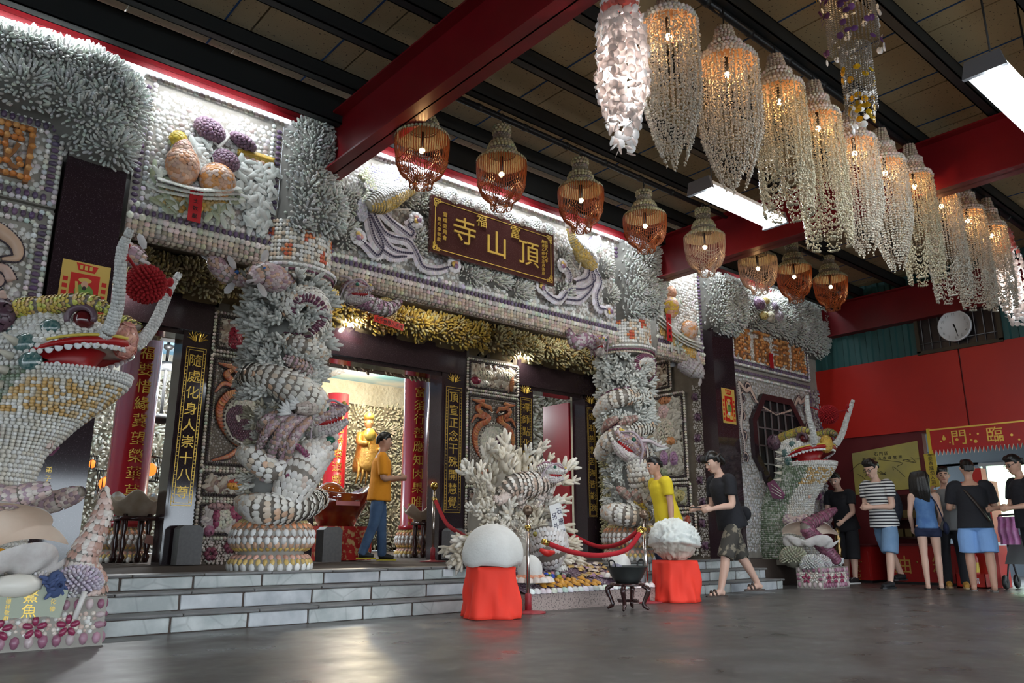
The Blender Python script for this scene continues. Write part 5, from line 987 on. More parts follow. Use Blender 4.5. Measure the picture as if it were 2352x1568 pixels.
def big_dragon(label, loc, az, green, tailcol, hornlean=.0):
    t = thing('shell_dragon', label, 'dragon statue', loc, az)
    b = MB(); b.grid(loft_mesh(BODY), (.30, .275, .23)); b.grid(loft_mesh(HEAD), (.30, .275, .23)); o = b.build('body', m_shC, t)  # underlying colour darkened to put shade between the pearl snails
    P, N, A, Z = loft_cover(BODY, .036, (-135, 135), .04); n = len(P); an = np.degrees(np.abs(A)); chin = (P[:, 2] > 1.52) & (P[:, 2] < 1.76)
    pal = pick(n, [(.66, .64, .58), (.60, .56, .48), (.70, .69, .66)]); pal = np.where((chin & (RNG.random(n) < .55))[:, None], pick(n, [(.55, .34, .12), (.58, .42, .22)]), pal)
    pal = np.where((an > (50 if green else 100))[:, None], pick(n, [(.20, .25, .17), (.30, .34, .27), (.14, .19, .12), (.42, .43, .38)]), pal)
    place(o, 'pearl_snail', PEARL, P, frameN(N, np.broadcast_to([0, .1, 1.], N.shape)), np.stack([np.full(n, .0185)]*2+[np.full(n, .022)], 1), pal, m_pearlO, m_pearl, 300, 9)
    P, N, A, Z = loft_cover(HEAD, .042, (-150, 150), 0, .95); n = len(P); place(o, 'head_snail', SNAIL, P, frameN(N, np.broadcast_to([0, .1, 1.], N.shape)), np.full(n, .021)*RNG.uniform(.8, 1.3, n), pick(n, [(.62, .61, .57), (.56, .54, .48), (.68, .67, .64)]), m_pearlO, m_pearl, 160, 9)
    # open mouth: deep red cavity, lips, teeth, tongue
    E2 = lambda k, a: np.array([(.43 if math.cos(a) > 0 else .54)*k*math.cos(a), .355*k*math.sin(a)]); TM = 1.75
    zu = lambda a: 1.90+.150*max(0, math.cos(a/TM*1.5708))**.6; zl = lambda a: 1.90-.115*max(0, math.cos(a/TM*1.5708))**.6
    th = np.linspace(-TM, TM, 41); b = MB(); inn = np.array([np.append(E2(.45, a), 1.92) for a in th]); top = np.array([np.append(E2(.97, a), zu(a)) for a in th]); bot = np.array([np.append(E2(.97, a), zl(a)) for a in th])
    b.grid(np.stack([top, top*[.7, .7, 1]+[0, 0, .03], inn, bot*[.7, .7, 1]-[0, 0, .02], bot]), closed=False, caps=False); b.build('mouth', m_red, t)
    ck = MB(); th2 = np.linspace(TM, 2*math.pi-TM, 30)
    full = np.linspace(-math.pi, math.pi, 72, endpoint=False); ck.grid(np.stack([[np.append(E2(1.0, a), 2.025) for a in full], [np.append(E2(1.01, a), zu(a) if abs(a) < TM else 1.905) for a in full]]), (.5, .48, .44), caps=False); ck.grid(np.stack([[np.append(E2(1.0, a), 1.835) for a in full], [np.append(E2(1.01, a), zl(a) if abs(a) < TM else 1.895) for a in full]]), (.5, .48, .44), caps=False); ck.build('cheek', m_shC, t)
    P = np.array([np.append(E2(1.02, a), z) for k, z in enumerate((1.86, 1.90, 1.94, 1.98, 2.02)) for a in np.concatenate([np.arange(TM*.9+.04*(k % 2), 2.6, .085), -np.arange(TM*.9+.04*(k % 2), 2.6, .085)])]); N = unit(P*[1, 1.4, 0]); place(t, 'cheek_snail', SNAIL, P, frameN(N, np.broadcast_to([0, .1, 1.], N.shape)), np.full(len(P), .021), pick(len(P), [(.62, .61, .57), (.68, .67, .64)]), m_pearlO, m_pearl, 60, 9)
    b = MB(); b.tube(np.array([np.append(E2(1.0, a), zu(a)+.022) for a in th]), [.012, .026, .034, .036, .034, .026, .012], 8); b.build('upper_lip', m_red, t)
    b = MB(); b.tube(np.array([np.append(E2(1.05, a), zu(a)+.058) for a in th[3:-3]]), [.010, .014, .010], 6, (.60, .46, .08)); b.build('yellow_lip_trim', m_shC, t)
    me = proto_mesh('tooth', DOME8, m_tooth)
    for up_, cnt, r_ in ((True, 22, 1.45), (False, 19, 1.3)):
        for a in np.linspace(-r_, r_, cnt):
            p = np.append(E2(1.0, a), zu(a)-.004 if up_ else zl(a)); ob = bpy.data.objects.new('tooth', me); COL.objects.link(ob); ob.parent = t; N_ = unit(np.array([math.cos(a), math.sin(a), 0])); F = np.stack([np.array([-N_[1], N_[0], 0]), N_, np.array([0, 0, -1. if up_ else 1.])], 1)
            if np.linalg.det(F) < 0: F[:, 0] *= -1
            ob.matrix_local = Matrix.LocRotScale(Vector(p), Matrix(F).to_quaternion(), Vector((.029, .015, .038)))
    b = MB(); b.tube(spline([(.0, 0, 1.84), (.2, 0, 1.86), (.36, 0, 1.87), (.40, 0, 1.86)], 10), [.14, .15, .12, .03], 12, ell=.9, up=(0, 1, 0)); v = b.v[0]; v[:, 2] = 1.84+(v[:, 2]-1.86)*.3; b.build('tongue', m_redl, t)
    P, N, A, Z = loft_cover([(.0, 1.80, .445, .5, .37), (.0, 1.85, .455, .5, .38)], .026, (-85, 85)); b = MB(); b.inst(BALL6, P, np.eye(3), np.full(len(P), .014), (.66, .65, .62)); b.build('lip_beads', m_shC, t, kind='stuff')
    # eyes with brows, nose flower, ears, horns with the red ball
    for s in (-1, 1):
        c = np.array([.20, s*.235, 2.20]); b = MB(); b.inst(BALL, [c], np.eye(3), [.075]); b.build('eye', m_eye, t)
        b = MB(); a = np.linspace(-.3, 3.5, 16); ring = np.stack([c[0]+.095*np.cos(a), np.full(16, c[1]+s*.05), c[2]+.085*np.sin(a)], 1); b.tube(ring, [.02, .032, .02], 7, (.12, .07, .09)); b.build('eyelid', m_shC, t)
        scaled_body(t, 'brow', [(.38, s*.24, 2.27), (.22, s*.27, 2.33), (.0, s*.27, 2.30), (-.22, s*.28, 2.26), (-.42, s*.28, 2.20)], [.03, .05, .06, .07, .05], .03, .022, [(.60, .44, .08), (.55, .36, .14), (.50, .50, .10)], None, cap=40)
        blob(t, 'ear', (-.36, s*.33, 2.20), (.13, .12, .09), np.array([[1, 0, 0], [0, 0, s], [0, 1, 0]], float), (.10, .05, .07), .05, .034, full=True)
        for (x, z, r) in ((.02, 2.12, .075), (-.12, 2.00, .085), (-.06, 1.87, .085), (-.24, 2.10, .07)):
            y = s*(.355*math.sqrt(max(0, 1-(x/.56)**2))-.005+(.01 if z < 2.05 else -.02)); v, f = P_ball(10, 6); bb = MB(); bb.inst((v, f), [(x, y, z)], np.eye(3), [(r, .03, r*.8)]); bb.build('abalone_shell', m_aba, t)
        for k in range(5): bb = MB(); bb.tube([(-.25+.02*k, s*.36, 1.60+.10*k), (-.30+.02*k, s*.46, 1.60+.11*k)], [.035, .004], 6, (.62, .58, .48)); bb.build('cheek_spike', m_shC, t)
        hp = [(.28, s*.19, 2.06), (.38, s*.23, 2.13), (.45, s*.30, 2.28), (.48, s*.38, 2.48), (.50+hornlean, s*.44, 2.66), (.55+hornlean, s*.47, 2.79)]
        scaled_body(t, 'horn', hp, [.046, .042, .037, .033, .029, .018], .02, .015, [(.60, .60, .58), (.52, .52, .50)], None, cap=0, proto=DOME, tilt=0)
        bb = MB(); bb.tube(spline([(.50, s*.44, 2.66), (.50, s*.22, 2.61), (.50, 0, 2.56)], 8), [.012], 6); bb.inst(BALL6, [(.50, s*.44, 2.665), (.51, s*.41, 2.70), (.51, s*.41, 2.61)], np.eye(3), [(.03, .03, .045)]*3); bb.build('red_cord', m_pom, t)
        b = MB(); b.prism([(0, 0), (.05, .06), (-.16, .30), (-.30, .26), (-.20, .02)], np.array([[1, 0, 0], [0, 0, s*1.0], [0, 1, 0]], float), (-.22, s*.37, 1.30), .03, (.22, .07, .14)); fo = b.build('side_fin', m_shC, t, False)
        bb = MB(); [bb.tube([(-.22+.0, s*.385+s*.02, 1.33+.04*k), (-.42, s*.41+s*.0, 1.42+.06*k)], [.008, .006], 5, (.6, .55, .5)) for k in range(3)]; bb.build('fin_rays', m_shC, fo)
        scaled_body(t, 'front_leg', [(-.28, s*.26, .98), (-.12, s*.27, .95), (.06, s*.24, 1.0), (.12, s*.22, 1.02)], [.09, .075, .06, .04], .03, .022, [(.62, .46, .42), (.66, .58, .52), (.40, .28, .32)], None, cap=40)
    scaled_body(t, 'throat_fin', [(-.16, .06, 1.44), (-.08, .02, 1.40), (-.04, .0, 1.32)], [.05, .06, .015], .03, .022, [(.64, .48, .42), (.6, .36, .26)], None, cap=20)
    blob(t, 'nose_flower', (.40, 0, 2.11), (.09, .13, .08), np.array([[0, 0, 1], [1, 0, 0], [0, 1, 0]], float), (.62, .30, .24) if not green else (.64, .40, .08), .05, .04, proto=DISC, full=True)
    pb = MB(); n = 260; i = np.arange(n)+.5; z = 1-2*i/n; a = i*2.39996; u = np.stack([np.sqrt(1-z*z)*np.cos(a), np.sqrt(1-z*z)*np.sin(a), z], 1); v, f = BALL; pb.add(v*.13+[.50, 0, 2.55], f); pb.inst(FINGER, u*.11+[.50, 0, 2.55], frameN(u, np.broadcast_to([.3, .2, 1.], u.shape)), np.stack([np.full(n, .014)]*2+[np.full(n, .042)], 1)); pb.build('red_pompom', m_pom, t)
    # dorsal crest spikes
    for k in range(9): q = ringsurf(BODY, .95-.1*k, np.array(math.pi)); bb = MB(); bb.tube([q, q+np.array([-.10, 0, .05])], [.05, .005], 6, (.55, .53, .46)); bb.build('crest_spike', m_shC, t)
    return t
dl = big_dragon('pearl covered dragon statue with red open mouth and white horns beside the lower scroll panel', (1.16, 6.38, 0), math.radians(-38), False, None)
dr = big_dragon('green and pearl dragon statue with orange nose beside the eight-sided window', (11.62, 6.42, 0), math.radians(-106), True, None, .02)
# tails, bases and clams
scaled_body(dl, 'tail', [np.array(Matrix.Rotation(math.radians(38), 3, 'Z')@Vector(np.array(q)-np.array([1.16, 6.38, 0]))) for q in ((1.42, 6.22, .20), (1.46, 6.20, .36), (1.38, 6.16, .52), (1.42, 6.12, .70), (1.46, 6.1, .86), (1.455, 6.1, 1.02))], [.12, .11, .10, .075, .06, .02], .034, .026, [(.62, .46, .40), (.66, .60, .54), (.50, .30, .24)], None, cap=150)
scaled_body(dr, 'tail', [np.array(Matrix.Rotation(math.radians(106), 3, 'Z')@Vector(np.array(q)-np.array([11.62, 6.42, 0]))) for q in ((11.55, 6.05, .36), (11.3, 6.15, .62), (11.1, 6.25, .86), (11.35, 6.1, 1.02), (11.5, 6.0, 1.12))], [.06, .10, .10, .08, .04], .034, .026, [(.22, .07, .12), (.28, .10, .15), (.16, .05, .08)], None, cap=80)
def base_block(label, x0, x1, y0, y1, h, plaque, flowers=True):
    t = thing('shell_plinth', label, 'plinth', ((x0+x1)/2, (y0+y1)/2, 0)); X0, X1, Y0, Y1 = x0-(x0+x1)/2, x1-(x0+x1)/2, y0-(y0+y1)/2, y1-(y0+y1)/2
    b = MB(); b.box((X0, Y0, 0), (X1, Y1, h)); b.build('block', m_cem, t, False); CW = [(.30, .12, .18), (.40, .22, .28), (.52, .42, .42), (.24, .09, .14)]
    fc = [((X0, Y0), (X1, Y0), (0, -1, 0)), ((X1, Y0), (X1, Y1), (1, 0, 0)), ((X0, Y1), (X0, Y0), (-1, 0, 0))]
    for (a, c, nn) in fc:
        bead_row(t, (*a, .05), (*c, .05), .075, .042, None, normal=nn, pal=CW, cap=30); bead_row(t, (*a, h-.045), (*c, h-.045), .07, .036, None, normal=nn, pal=CW, cap=30)
        L = math.hypot(c[0]-a[0], c[1]-a[1]); R = np.stack([np.array([(c[0]-a[0])/L, (c[1]-a[1])/L, 0]), np.array([0, 0, 1.]), np.array(nn, float)], 1)
        for u in (.03, L-.03): p = np.array([*a, 0])+R[:, 0]*u; bead_row(t, p+[0, 0, .1], p+[0, 0, h-.08], .06, .034, None, normal=nn, pal=CW, cap=8)
        fl = [(u, .135) for u in np.arange(.16, L-.1, .19)] if flowers else []
        field(t, rect(.06, L-.06, .09, h-.08), np.array([*a, 0]), R, .034, .017, cap=60, pal=[(.66, .58, .50), (.56, .42, .36), (.70, .68, .64)], p=[.4, .3, .3], flat=.7)
        for (u, z) in fl:
            for k in range(5):
                q = np.array([*a, 0])+R[:, 0]*(u+.042*math.cos(k*1.257+.3))+R[:, 1]*(z+.042*math.sin(k*1.257+.3))+R[:, 2]*.012; ob = bpy.data.objects.new('petal_shell', proto_mesh('petal_shell', COWRIE, m_shO)); COL.objects.link(ob); ob.parent = t; ob.color = (.26, .03, .08, 1)
                ob.matrix_local = Matrix.LocRotScale(Vector(q), Matrix(rotz(R[None], np.array([k*1.257+.3-1.57]))[0]).to_quaternion(), Vector((.03, .032, .026)))
    if plaque:
        u0, txt = plaque; c = np.array([X0+u0, Y0-.02, h-.02]); b = MB(); b.prism([(-.20, -.10), (-.1, -.085), (.1, -.085), (.18, -.10), (.21, .07), (.1, .10), (-.1, .10), (-.22, .06)], FR, c, .02); b.build('name_plaque', M('grey_green_plaque', (.34, .37, .28), .4), t, False)
        letters('plaque_writing', [('鰲', 0, .045, .09), ('魚', 0, -.045, .09)]+vtext('游化修', .13, .05, .045, .035)+vtext('博德祥敬獻', -.12, .05, .033, .03), m_gold, t, FR, c-[0, .02, 0], .003)
        a = np.array([X0+u0+.30, Y0-.03, h+.0]); b = MB(); b.tube([a+[.01, 0, .04], a+[-.03, 0, -.13]], [.018], 8, (.68, .64, .60)); b.build('shell_roll', m_shC, t)
    return t
base_block('white shell plinth with maroon shell flowers and a green name plaque under the pearl dragon', .20, 1.53, 6.0, 6.38, .31, (.87, 1))
base_block('white and purple shell plinth under the green dragon', 10.95, 11.72, 6.0, 6.40, .30, None)
base_block('purple shell plinth block on the step behind the green dragon plinth', 10.50, 10.93, 6.34, 6.38, .0+.14, None, False) if False else None
# corals piled on the bases
for k, (label, lst) in enumerate((('pearl dragon plinth', ((.75, 6.12, .40, .16, (.60, .57, .54)), (1.12, 6.10, .36, .13, (.62, .60, .58)), (1.36, 6.08, .40, .12, (.55, .48, .55)), (1.30, 6.12, .34, .1, (.66, .64, .62)))), ('green dragon plinth', ((11.05, 6.2, .33, .16, (.55, .54, .52)), (11.3, 6.2, .34, .15, (.60, .57, .56)), (11.6, 6.18, .36, .14, (.64, .62, .60)), (11.0, 6.45, .42, .2, (.36, .35, .26)))))):
    for j, (x, y, z, r, c) in enumerate(lst):
        t = thing('coral_lump', '%s coral lump on the %s, %s' % (('pale', 'white', 'lilac', 'cream')[j] if k == 0 else ('grey', 'pinkish', 'white', 'olive')[j], label, ('beside the clam', 'under the clam', 'by the tail', 'at the corner')[j]), 'coral', (x, y, z)); u = np.array(P_ball(12, 8)[0]); n = 200; i = np.arange(n)+.5; zz = 1-1.4*i/n; a = i*2.39996; uu = np.stack([np.sqrt(np.clip(1-zz*zz, 0, 1))*np.cos(a), np.sqrt(np.clip(1-zz*zz, 0, 1))*np.sin(a), zz], 1)
        b = MB(); b.add(np.array(BALL[0])*[r, r*.8, r*.75], BALL[1], np.array(c)*.5); b.build('core', m_coC, t); b = MB(); b.inst(FINGER, uu*[r, r*.8, r*.75], frameN(uu, np.broadcast_to([.2, .1, 1.], uu.shape)), np.stack([np.full(n, .012)]*2+[np.full(n, .035)], 1), jit(n, c, .1)); b.build('knobs', m_coC, t, kind='stuff')
b = MB(); b.inst(BALL, [(0, 0, 0)], np.eye(3), [(.06, .05, .09)], (.06, .09, .20)); b.inst(FINGER, RNG.normal(0, .02, (40, 3)), frameN(unit(RNG.normal(0, 1, (40, 3))), np.broadcast_to([.3, .2, 1.], (40, 3))), np.stack([np.full(40, .014)]*2+[np.full(40, .085)], 1), (.07, .10, .22)); o = b.build('blue_coral', m_coC, None); o.location = (1.20, 5.97, .40); tag(o, 'small dark blue coral stone beside the clam on the pearl dragon plinth', 'coral')
b = MB(); b.inst(BALL, [(0, 0, 0)], np.eye(3), [(.15, .06, .075)], (.72, .68, .60)); o = b.build('white_volute', m_shC, None); o.location = (.98, 5.96, .40); tag(o, 'smooth cream volute shell lying under the giant clam', 'shell')
def clam(label, loc, az, s, tilt=0):
    t = thing('giant_clam', label, 'clam shell', loc, az)
    for name, sg, open_ in (('upper_valve', 1, math.radians(66)), ('lower_valve', -1, math.radians(14))):
        n, m = 110, 14; th = np.linspace(-1.45, 1.45, n); V = []; lob = np.abs(np.sin(th*2.6+.4))                  # five broad lobes on the rim
        for lay in (0, 1):
            for i in range(m):
                q = i/(m-1); rim = 1+.16*q**3*(lob-.5); x = q*rim*np.cos(th)*.72*s; y = np.sign(th)*np.abs(np.sin(th))**.9*q*rim*1.12*s; z = sg*s*(.50*math.sin(min(q*1.9, 1.75))*(1 if lay == 0 else .90)-.20*q**4)-sg*s*.22*q**4*lob+sg*s*.05*q*np.cos(th*10.4)*(lay == 0); V.append(np.stack([x, y, z+0*th], 1))
        V = np.stack(V); c, sn = math.cos(open_), math.sin(open_); A = np.array([[c, 0, -sn], [0, 1, 0], [sn, 0, c]]); V = V@A.T
        b = MB(); b.grid(np.concatenate([V[:m], V[m:][::-1][:1]]), closed=False, caps=False); o = b.build(name, m_clamo, t); b = MB(); b.grid(V[m:], closed=False, caps=False); b.build('inner_surface', m_clam, o)
    b = MB(); b.inst(BALL, [(.46*s, .1*s, -.02*s)], np.eye(3), [.09*s]); b.build('amber_ball', M('amber_glass', (.55, .25, .01), .1, coat=.5), t)
clam('large peach giant clam gaping on the pearl dragon plinth', (.80, 6.20, .60), math.radians(-82), .44)
clam('pale giant clam gaping on the green dragon plinth', (11.22, 6.30, .70), math.radians(-150), .36)
# ================================================================== INSIDE THE TEMPLE (seen through the doorways)
m_icor = M('interior_coral_wall', (.46, .44, .38), .85, noise=(3, .6, (.32, .29, .22)), bump=(9, 1.0, .06))
m_sky = M('painted_sky_ceiling', (.22, .50, .75), .7, noise=(.7, 1.0, (.80, .86, .90), .42, .62))
m_lac = M('red_lacquer', (.33, .008, .016), .22, coat=.4); m_tubeL = M('lit_tube', (1, 1, 1), .4, emit=((.92, .97, 1.0), TUBE_E)); m_bulb = M('lit_bulb', (1, .8, .5), .4, emit=((1, .62, .26), BULB_E)); m_led = M('lit_led', (1, 1, 1), .4, emit=((.9, .95, 1.0), 30.0))
m_wood = M('dark_carved_wood', (.03, .010, .010), .25, noise=(14, .5, (.07, .022, .016), .35, .7, (1, 1, .2)), coat=.3)
m_brass = M('brass', (.66, .46, .12), .22, metal=1.0); m_steel = M('polished_steel', (.50, .44, .40), .2, metal=1.0)
b = MB(); b.box((-1, 18.6, ZP), (15, 18.9, 5)); b.box((-1.2, YD+.4, ZP), (-1, 18.9, 5)); b.box((15, YD+.4, ZP), (15.2, 18.9, 5)); struct('wall_temple_back', b, m_icor, 'coral clad inner wall of the temple')
b = MB(); b.box((-1.2, YD+.3, 4.75), (15.2, 18.9, 4.85)); struct('ceiling_temple', b, m_sky, 'temple ceiling painted as a cloudy blue sky')
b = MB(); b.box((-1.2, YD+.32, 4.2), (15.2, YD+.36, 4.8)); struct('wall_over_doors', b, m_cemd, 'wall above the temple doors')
DOWN = np.array([[1, 0, 0], [0, -1, 0], [0, 0, -1]], float)
for lab, poly, o, R, col in (('cream coral wall seen through the doorway beside the pearl dragon', rect(2.6, 7.4, ZP, 4.3), (0, 18.5, 0), FR, (.56, .55, .48)), ('cream coral wall behind the golden monk statue', rect(8.2, 13.2, ZP, 4.25), (0, 18.5, 0), FR, (.55, .51, .40)), ('brown coral beam inside the central doorway', rect(1.2, 8.6, -.22, .35), (0, 10.9, 3.55), FR, (.34, .27, .17)), ('cream coral wall seen past the half-open red door', rect(9.0, 13.0, ZP, 4.4), (0, 13.5, 0), FR, (.48, .45, .38))):
    t = thing('coral_wall', lab, 'coral'); coral_mass(t, poly, o, R, .088 if o[1] > 12 else .066, .22 if o[1] > 12 else .12, .10, .026, col, (.16, .14, .10), .5, lump=.22 if o[1] > 12 else .08, grid=.14)
b = MB(); b.box((1.0, 10.92, 3.36), (9.0, 11.2, 4.0)); struct('trim_coral_beam', b, m_cemd, 'coral clad beam')
b = MB(); b.box((8.0, 11.6, 4.3), (8.3, 18.5, 4.75)); b.box((12.6, 11.6, 3.9), (12.9, 18.5, 4.75)); b.box((2.9, 18.2, 4.15), (13, 18.5, 4.75)); struct('trim_cornice', b, m_icor, 'coral cornice around the painted ceiling')
def letters_cyl(name, s, mat, parent, r, az, z0, step, size, t=.006):
    b = MB()
    for i, ch in enumerate(s):
        v, f = char_mesh(ch); q = v*[size, size, 1]; a = az+q[:, 0]/r; rr = np.where(v[:, 2] > 0, r+t, r-.002); b.add(np.stack([rr*np.cos(a), rr*np.sin(a), z0-i*step+q[:, 1]], 1), f)
    return b.build(name, mat, parent, False)
for lab, px, Y, r, s, s2 in (('red lacquered column with gold characters inside the doorway beside the pearl dragon', 305, 11.5, .26, '福要惜緣冀望榮華莫他', '信女趙水敬獻'), ('red lacquered column with gold characters behind the orange shirt man', 955, 11.5, .225, '富須行善應知因果唯自造', '信士趙札敬獻'), ('far red lacquered column beside the golden monk statue', 772, 17.0, .26, '濟化黔黎遊戲人間度眾', '')):
    c = onY(px, 1000, Y); t = thing('red_column', lab, 'column', (c[0], Y, 0)); b = MB(); b.lathe([(r*1.12, ZP+.44), (r*1.12, ZP+.5), (r, ZP+.52), (r, 4.1)], 32); b.build('shaft', m_lac, t)
    az = math.atan2(-c[1], -c[0])+.25; n = len(s); letters_cyl('gold_characters', s, m_gold, t, r, az, 3.18 if Y < 12 else 3.55, .235 if Y < 12 else .30, .20 if Y < 12 else .25)
    if s2: letters_cyl('small_gold_writing', s2, m_gold, t, r, az-.55, 1.25, .10, .06)
    drum(t, r*1.35, ZP, 0, .46)
# chandelier with four lit tubes
c = onY(375, 905, 13.0); t = thing('temple_chandelier', 'black iron chandelier with upright lit tubes inside the doorway', 'lamp', (c[0], 13.0, 2.5))
b = MB(); b.tube([(0, 0, .0), (0, 0, 2.2)], [.025], 8); b.lathe([(.02, .95), (.22, .93), (.24, .86), (.05, .82)], 16); b.lathe([(.02, .12), (.16, .10), (.18, .02), (.05, -.04)], 16); b.lathe([(.03, 1.25), (.13, 1.22), (.03, 1.16)], 12); b.build('frame', m_black, t)
for k in range(4):
    a = k*1.57+.5; b = MB(); b.tube([(.24*math.cos(a), .24*math.sin(a), .12), (.24*math.cos(a), .24*math.sin(a), .80)], [.032], 8); b.build('tube', m_tubeL, t); b = MB(); b.tube(spline([(.2*math.cos(a), .2*math.sin(a), .88), (.34*math.cos(a), .34*math.sin(a), .95), (.38*math.cos(a), .38*math.sin(a), 1.06)], 6), [.02, .015, .006], 6); b.tube(spline([(.14*math.cos(a), .14*math.sin(a), .05), (.3*math.cos(a), .3*math.sin(a), -.02), (.33*math.cos(a), .33*math.sin(a), .08)], 6), [.02, .015, .008], 6); b.build('arm', m_black, t)
def lamp_light(name, loc, e, col=(1, 1, 1), size=.15):
    l = bpy.data.lights.new(name, 'POINT'); l.energy = e; l.color = col; l.shadow_soft_size = size; o = bpy.data.objects.new(name, l); COL.objects.link(o); o.location = loc; return o
lamp_light('chandelier_light', (c[0], 12.6, 3.2), 170, (.95, .98, 1)); lamp_light('altar_lamp', (8.6, 15.0, 4.3), 240, (.95, .97, 1), .5); lamp_light('altar_lamp', (9.6, 16.4, 4.2), 170, (1, .76, .38), .08); lamp_light('altar_lamp', (5.6, 16.0, 4.0), 170, (.95, .98, 1)); lamp_light('hall_lamp', (9.6, 12.2, 3.9), 40, (.9, .95, 1))
# golden monk
c = onY(843, 1070, 16.8); t = thing('monk_statue', 'golden robed monk statue holding a round fan on the coral wall', 'statue', (c[0], 16.8, c[2]-.15)); m_gr = M('gilt_robe', (.50, .26, .05), .35, metal=.5, noise=(9, .6, (.30, .12, .03)), bump=(14, .5, .03)); m_gs = M('gilt_skin', (.62, .36, .16), .35, metal=.3)
b = MB(); b.lathe([(.34, 0), (.36, .15), (.30, .45), (.26, .75), (.22, .92), (.10, 1.02), (.08, 1.06)], 20); b.build('robe', m_gr, t); b = MB(); b.inst(BALL, [(0, 0, 1.20)], np.eye(3), [(.12, .12, .15)]); b.inst(BALL6, [(-.12, -.03, 1.2), (.12, -.03, 1.2), (0, -.13, 1.19)], np.eye(3), [.03, .03, .028]); b.build('head', m_gs, t)
b = MB(); b.lathe([(.13, 1.28), (.12, 1.38), (.05, 1.46), (.01, 1.48)], 12); b.build('hat', m_gold, t); b = MB(); b.tube(spline([(-.24, -.02, .9), (-.32, -.15, .68), (-.16, -.30, .66)], 8), [.09, .08, .05], 8); b.tube(spline([(.24, -.02, .9), (.32, -.15, .62), (.12, -.28, .52)], 8), [.09, .08, .05], 8); b.build('sleeves', m_gr, t)
b = MB(); b.lathe([(.01, 0), (.15, .0), (.16, .012), (.01, .02)], 16); b.v[0] = b.v[0]@FR.T+np.array([-.16, -.34, .86]); b.tube([(-.16, -.33, .72), (-.16, -.31, .56)], [.015], 6); b.build('fan', m_gold, t); a = np.linspace(0, 6.28, 20)[:-1]; b = MB(); b.inst(BALL6, np.stack([.14*np.sin(a), -.21-.05*np.cos(a), .82+.16*np.cos(a)], 1), np.eye(3), np.full(19, .022)); b.build('bead_necklace', m_wood, t)
b = MB(); 
for k in range(7): b.tube(spline([(-.3+.1*k, -.05, .3), (-.34+.11*k, -.22, .0), (-.4+.13*k, -.2, -.3)], 6), [.05, .045, .01], 6, (.42, .3, .12))
b.build('trailing_ribbons', m_gr, t)
# red glass ingot on a brocade table
c = onY(775, 1215, 10.35); t = thing('brocade_table', 'table covered with red and gold brocade cloth inside the central doorway', 'table', (c[0]-.02, 10.35, ZP)); m_broc = M('red_gold_brocade', (.45, .012, .010), .5, noise=(16, 1.0, (.60, .40, .18), .50, .60)); b = MB(); b.box((-.42, -.28, 0), (.42, .28, .46)); b.build('cloth', m_broc, t, False)
t = thing('glass_ingot', 'large dark red glass ingot with an amber dome on the brocade table', 'ornament', (c[0]-.02, 10.35, ZP+.46)); m_ing = M('red_amber_glass', (.14, .010, .006), .06, coat=.8, noise=(5, .6, (.26, .06, .01)))
n = 30; a = np.arange(n)*2*math.pi/n; G = []
for u, z in ((.34, 0), (.50, .22), (.72, .44), (.66, .46), (.40, .34)): rim = .16*np.abs(np.cos(a))**4*max(0, (z-.2))*4; G.append(np.stack([u*.74*np.cos(a)*(1+.10*np.abs(np.cos(a))**6), u*.46*np.sin(a), z+rim], 1))
b = MB(); b.grid(np.stack(G)); b.build('boat', m_ing, t); b = MB(); b.inst(P_ball(14, 9), [(-.12, 0, .40)], np.eye(3), [(.24, .18, .22)]); b.build('dome', M('amber_dome', (.42, .10, .008), .06, coat=.8), t); b = MB(); b.box((-.22, -.37, .28), (.16, -.36, .34)); b.build('label', M('pink_label', (.50, .20, .22), .6), t, False)
# giant shells on stands
def shell_bowl(label, loc, s, az):
    t = thing('giant_shell_bowl', label, 'shell', loc, az); n, m = 60, 9; th = np.linspace(0, 2*math.pi, n, endpoint=False); G = []
    for lay in (0, 1):
        for i in range(m): q = i/(m-1); q = q if lay == 0 else 1-q; r = s*(.15+.85*q); z = s*(.62*q**1.7+.16*q**3*np.cos(th*7))-(0 if lay == 0 else -.02); G.append(np.stack([r*1.15*np.cos(th), r*.75*np.sin(th), z], 1))
    b = MB(); b.grid(np.stack(G)); b.build('shell', M('polished_brown_shell', (.36, .27, .18), .15, noise=(5, .8, (.60, .52, .42)), coat=.6), t)
    b = MB(); 
    for k in range(4): x, y = (.35*s*(1 if k % 2 else -1), .28*s*(1 if k > 1 else -1)); b.lathe([(.03, -.52), (.05, -.45), (.025, -.40), (.05, -.30), (.025, -.2), (.045, -.08), (.03, .06)], 8, (x, y, 0))
    b.box((-.5*s, -.4*s, -.02), (.5*s, .4*s, .03)); b.build('carved_stand', m_wood, t)
shell_bowl('large polished brown shell bowl inside the doorway beside the pearl dragon', (2.90, 10.62, .93), .42, .1); shell_bowl('polished shell bowl behind the brass stanchion', (7.35, 10.75, .93), .36, .1)
b = MB(); b.box((-.11, -.004, -.05), (.11, .004, .05)); o = b.build('price_card', M('pink_card', (.45, .22, .18), .6), None, False); o.location = tuple(onY(355, 1242, 10.2)); o.rotation_euler = (0, .25, 0); tag(o, 'small pink card under the polished brown shell bowl', 'card')
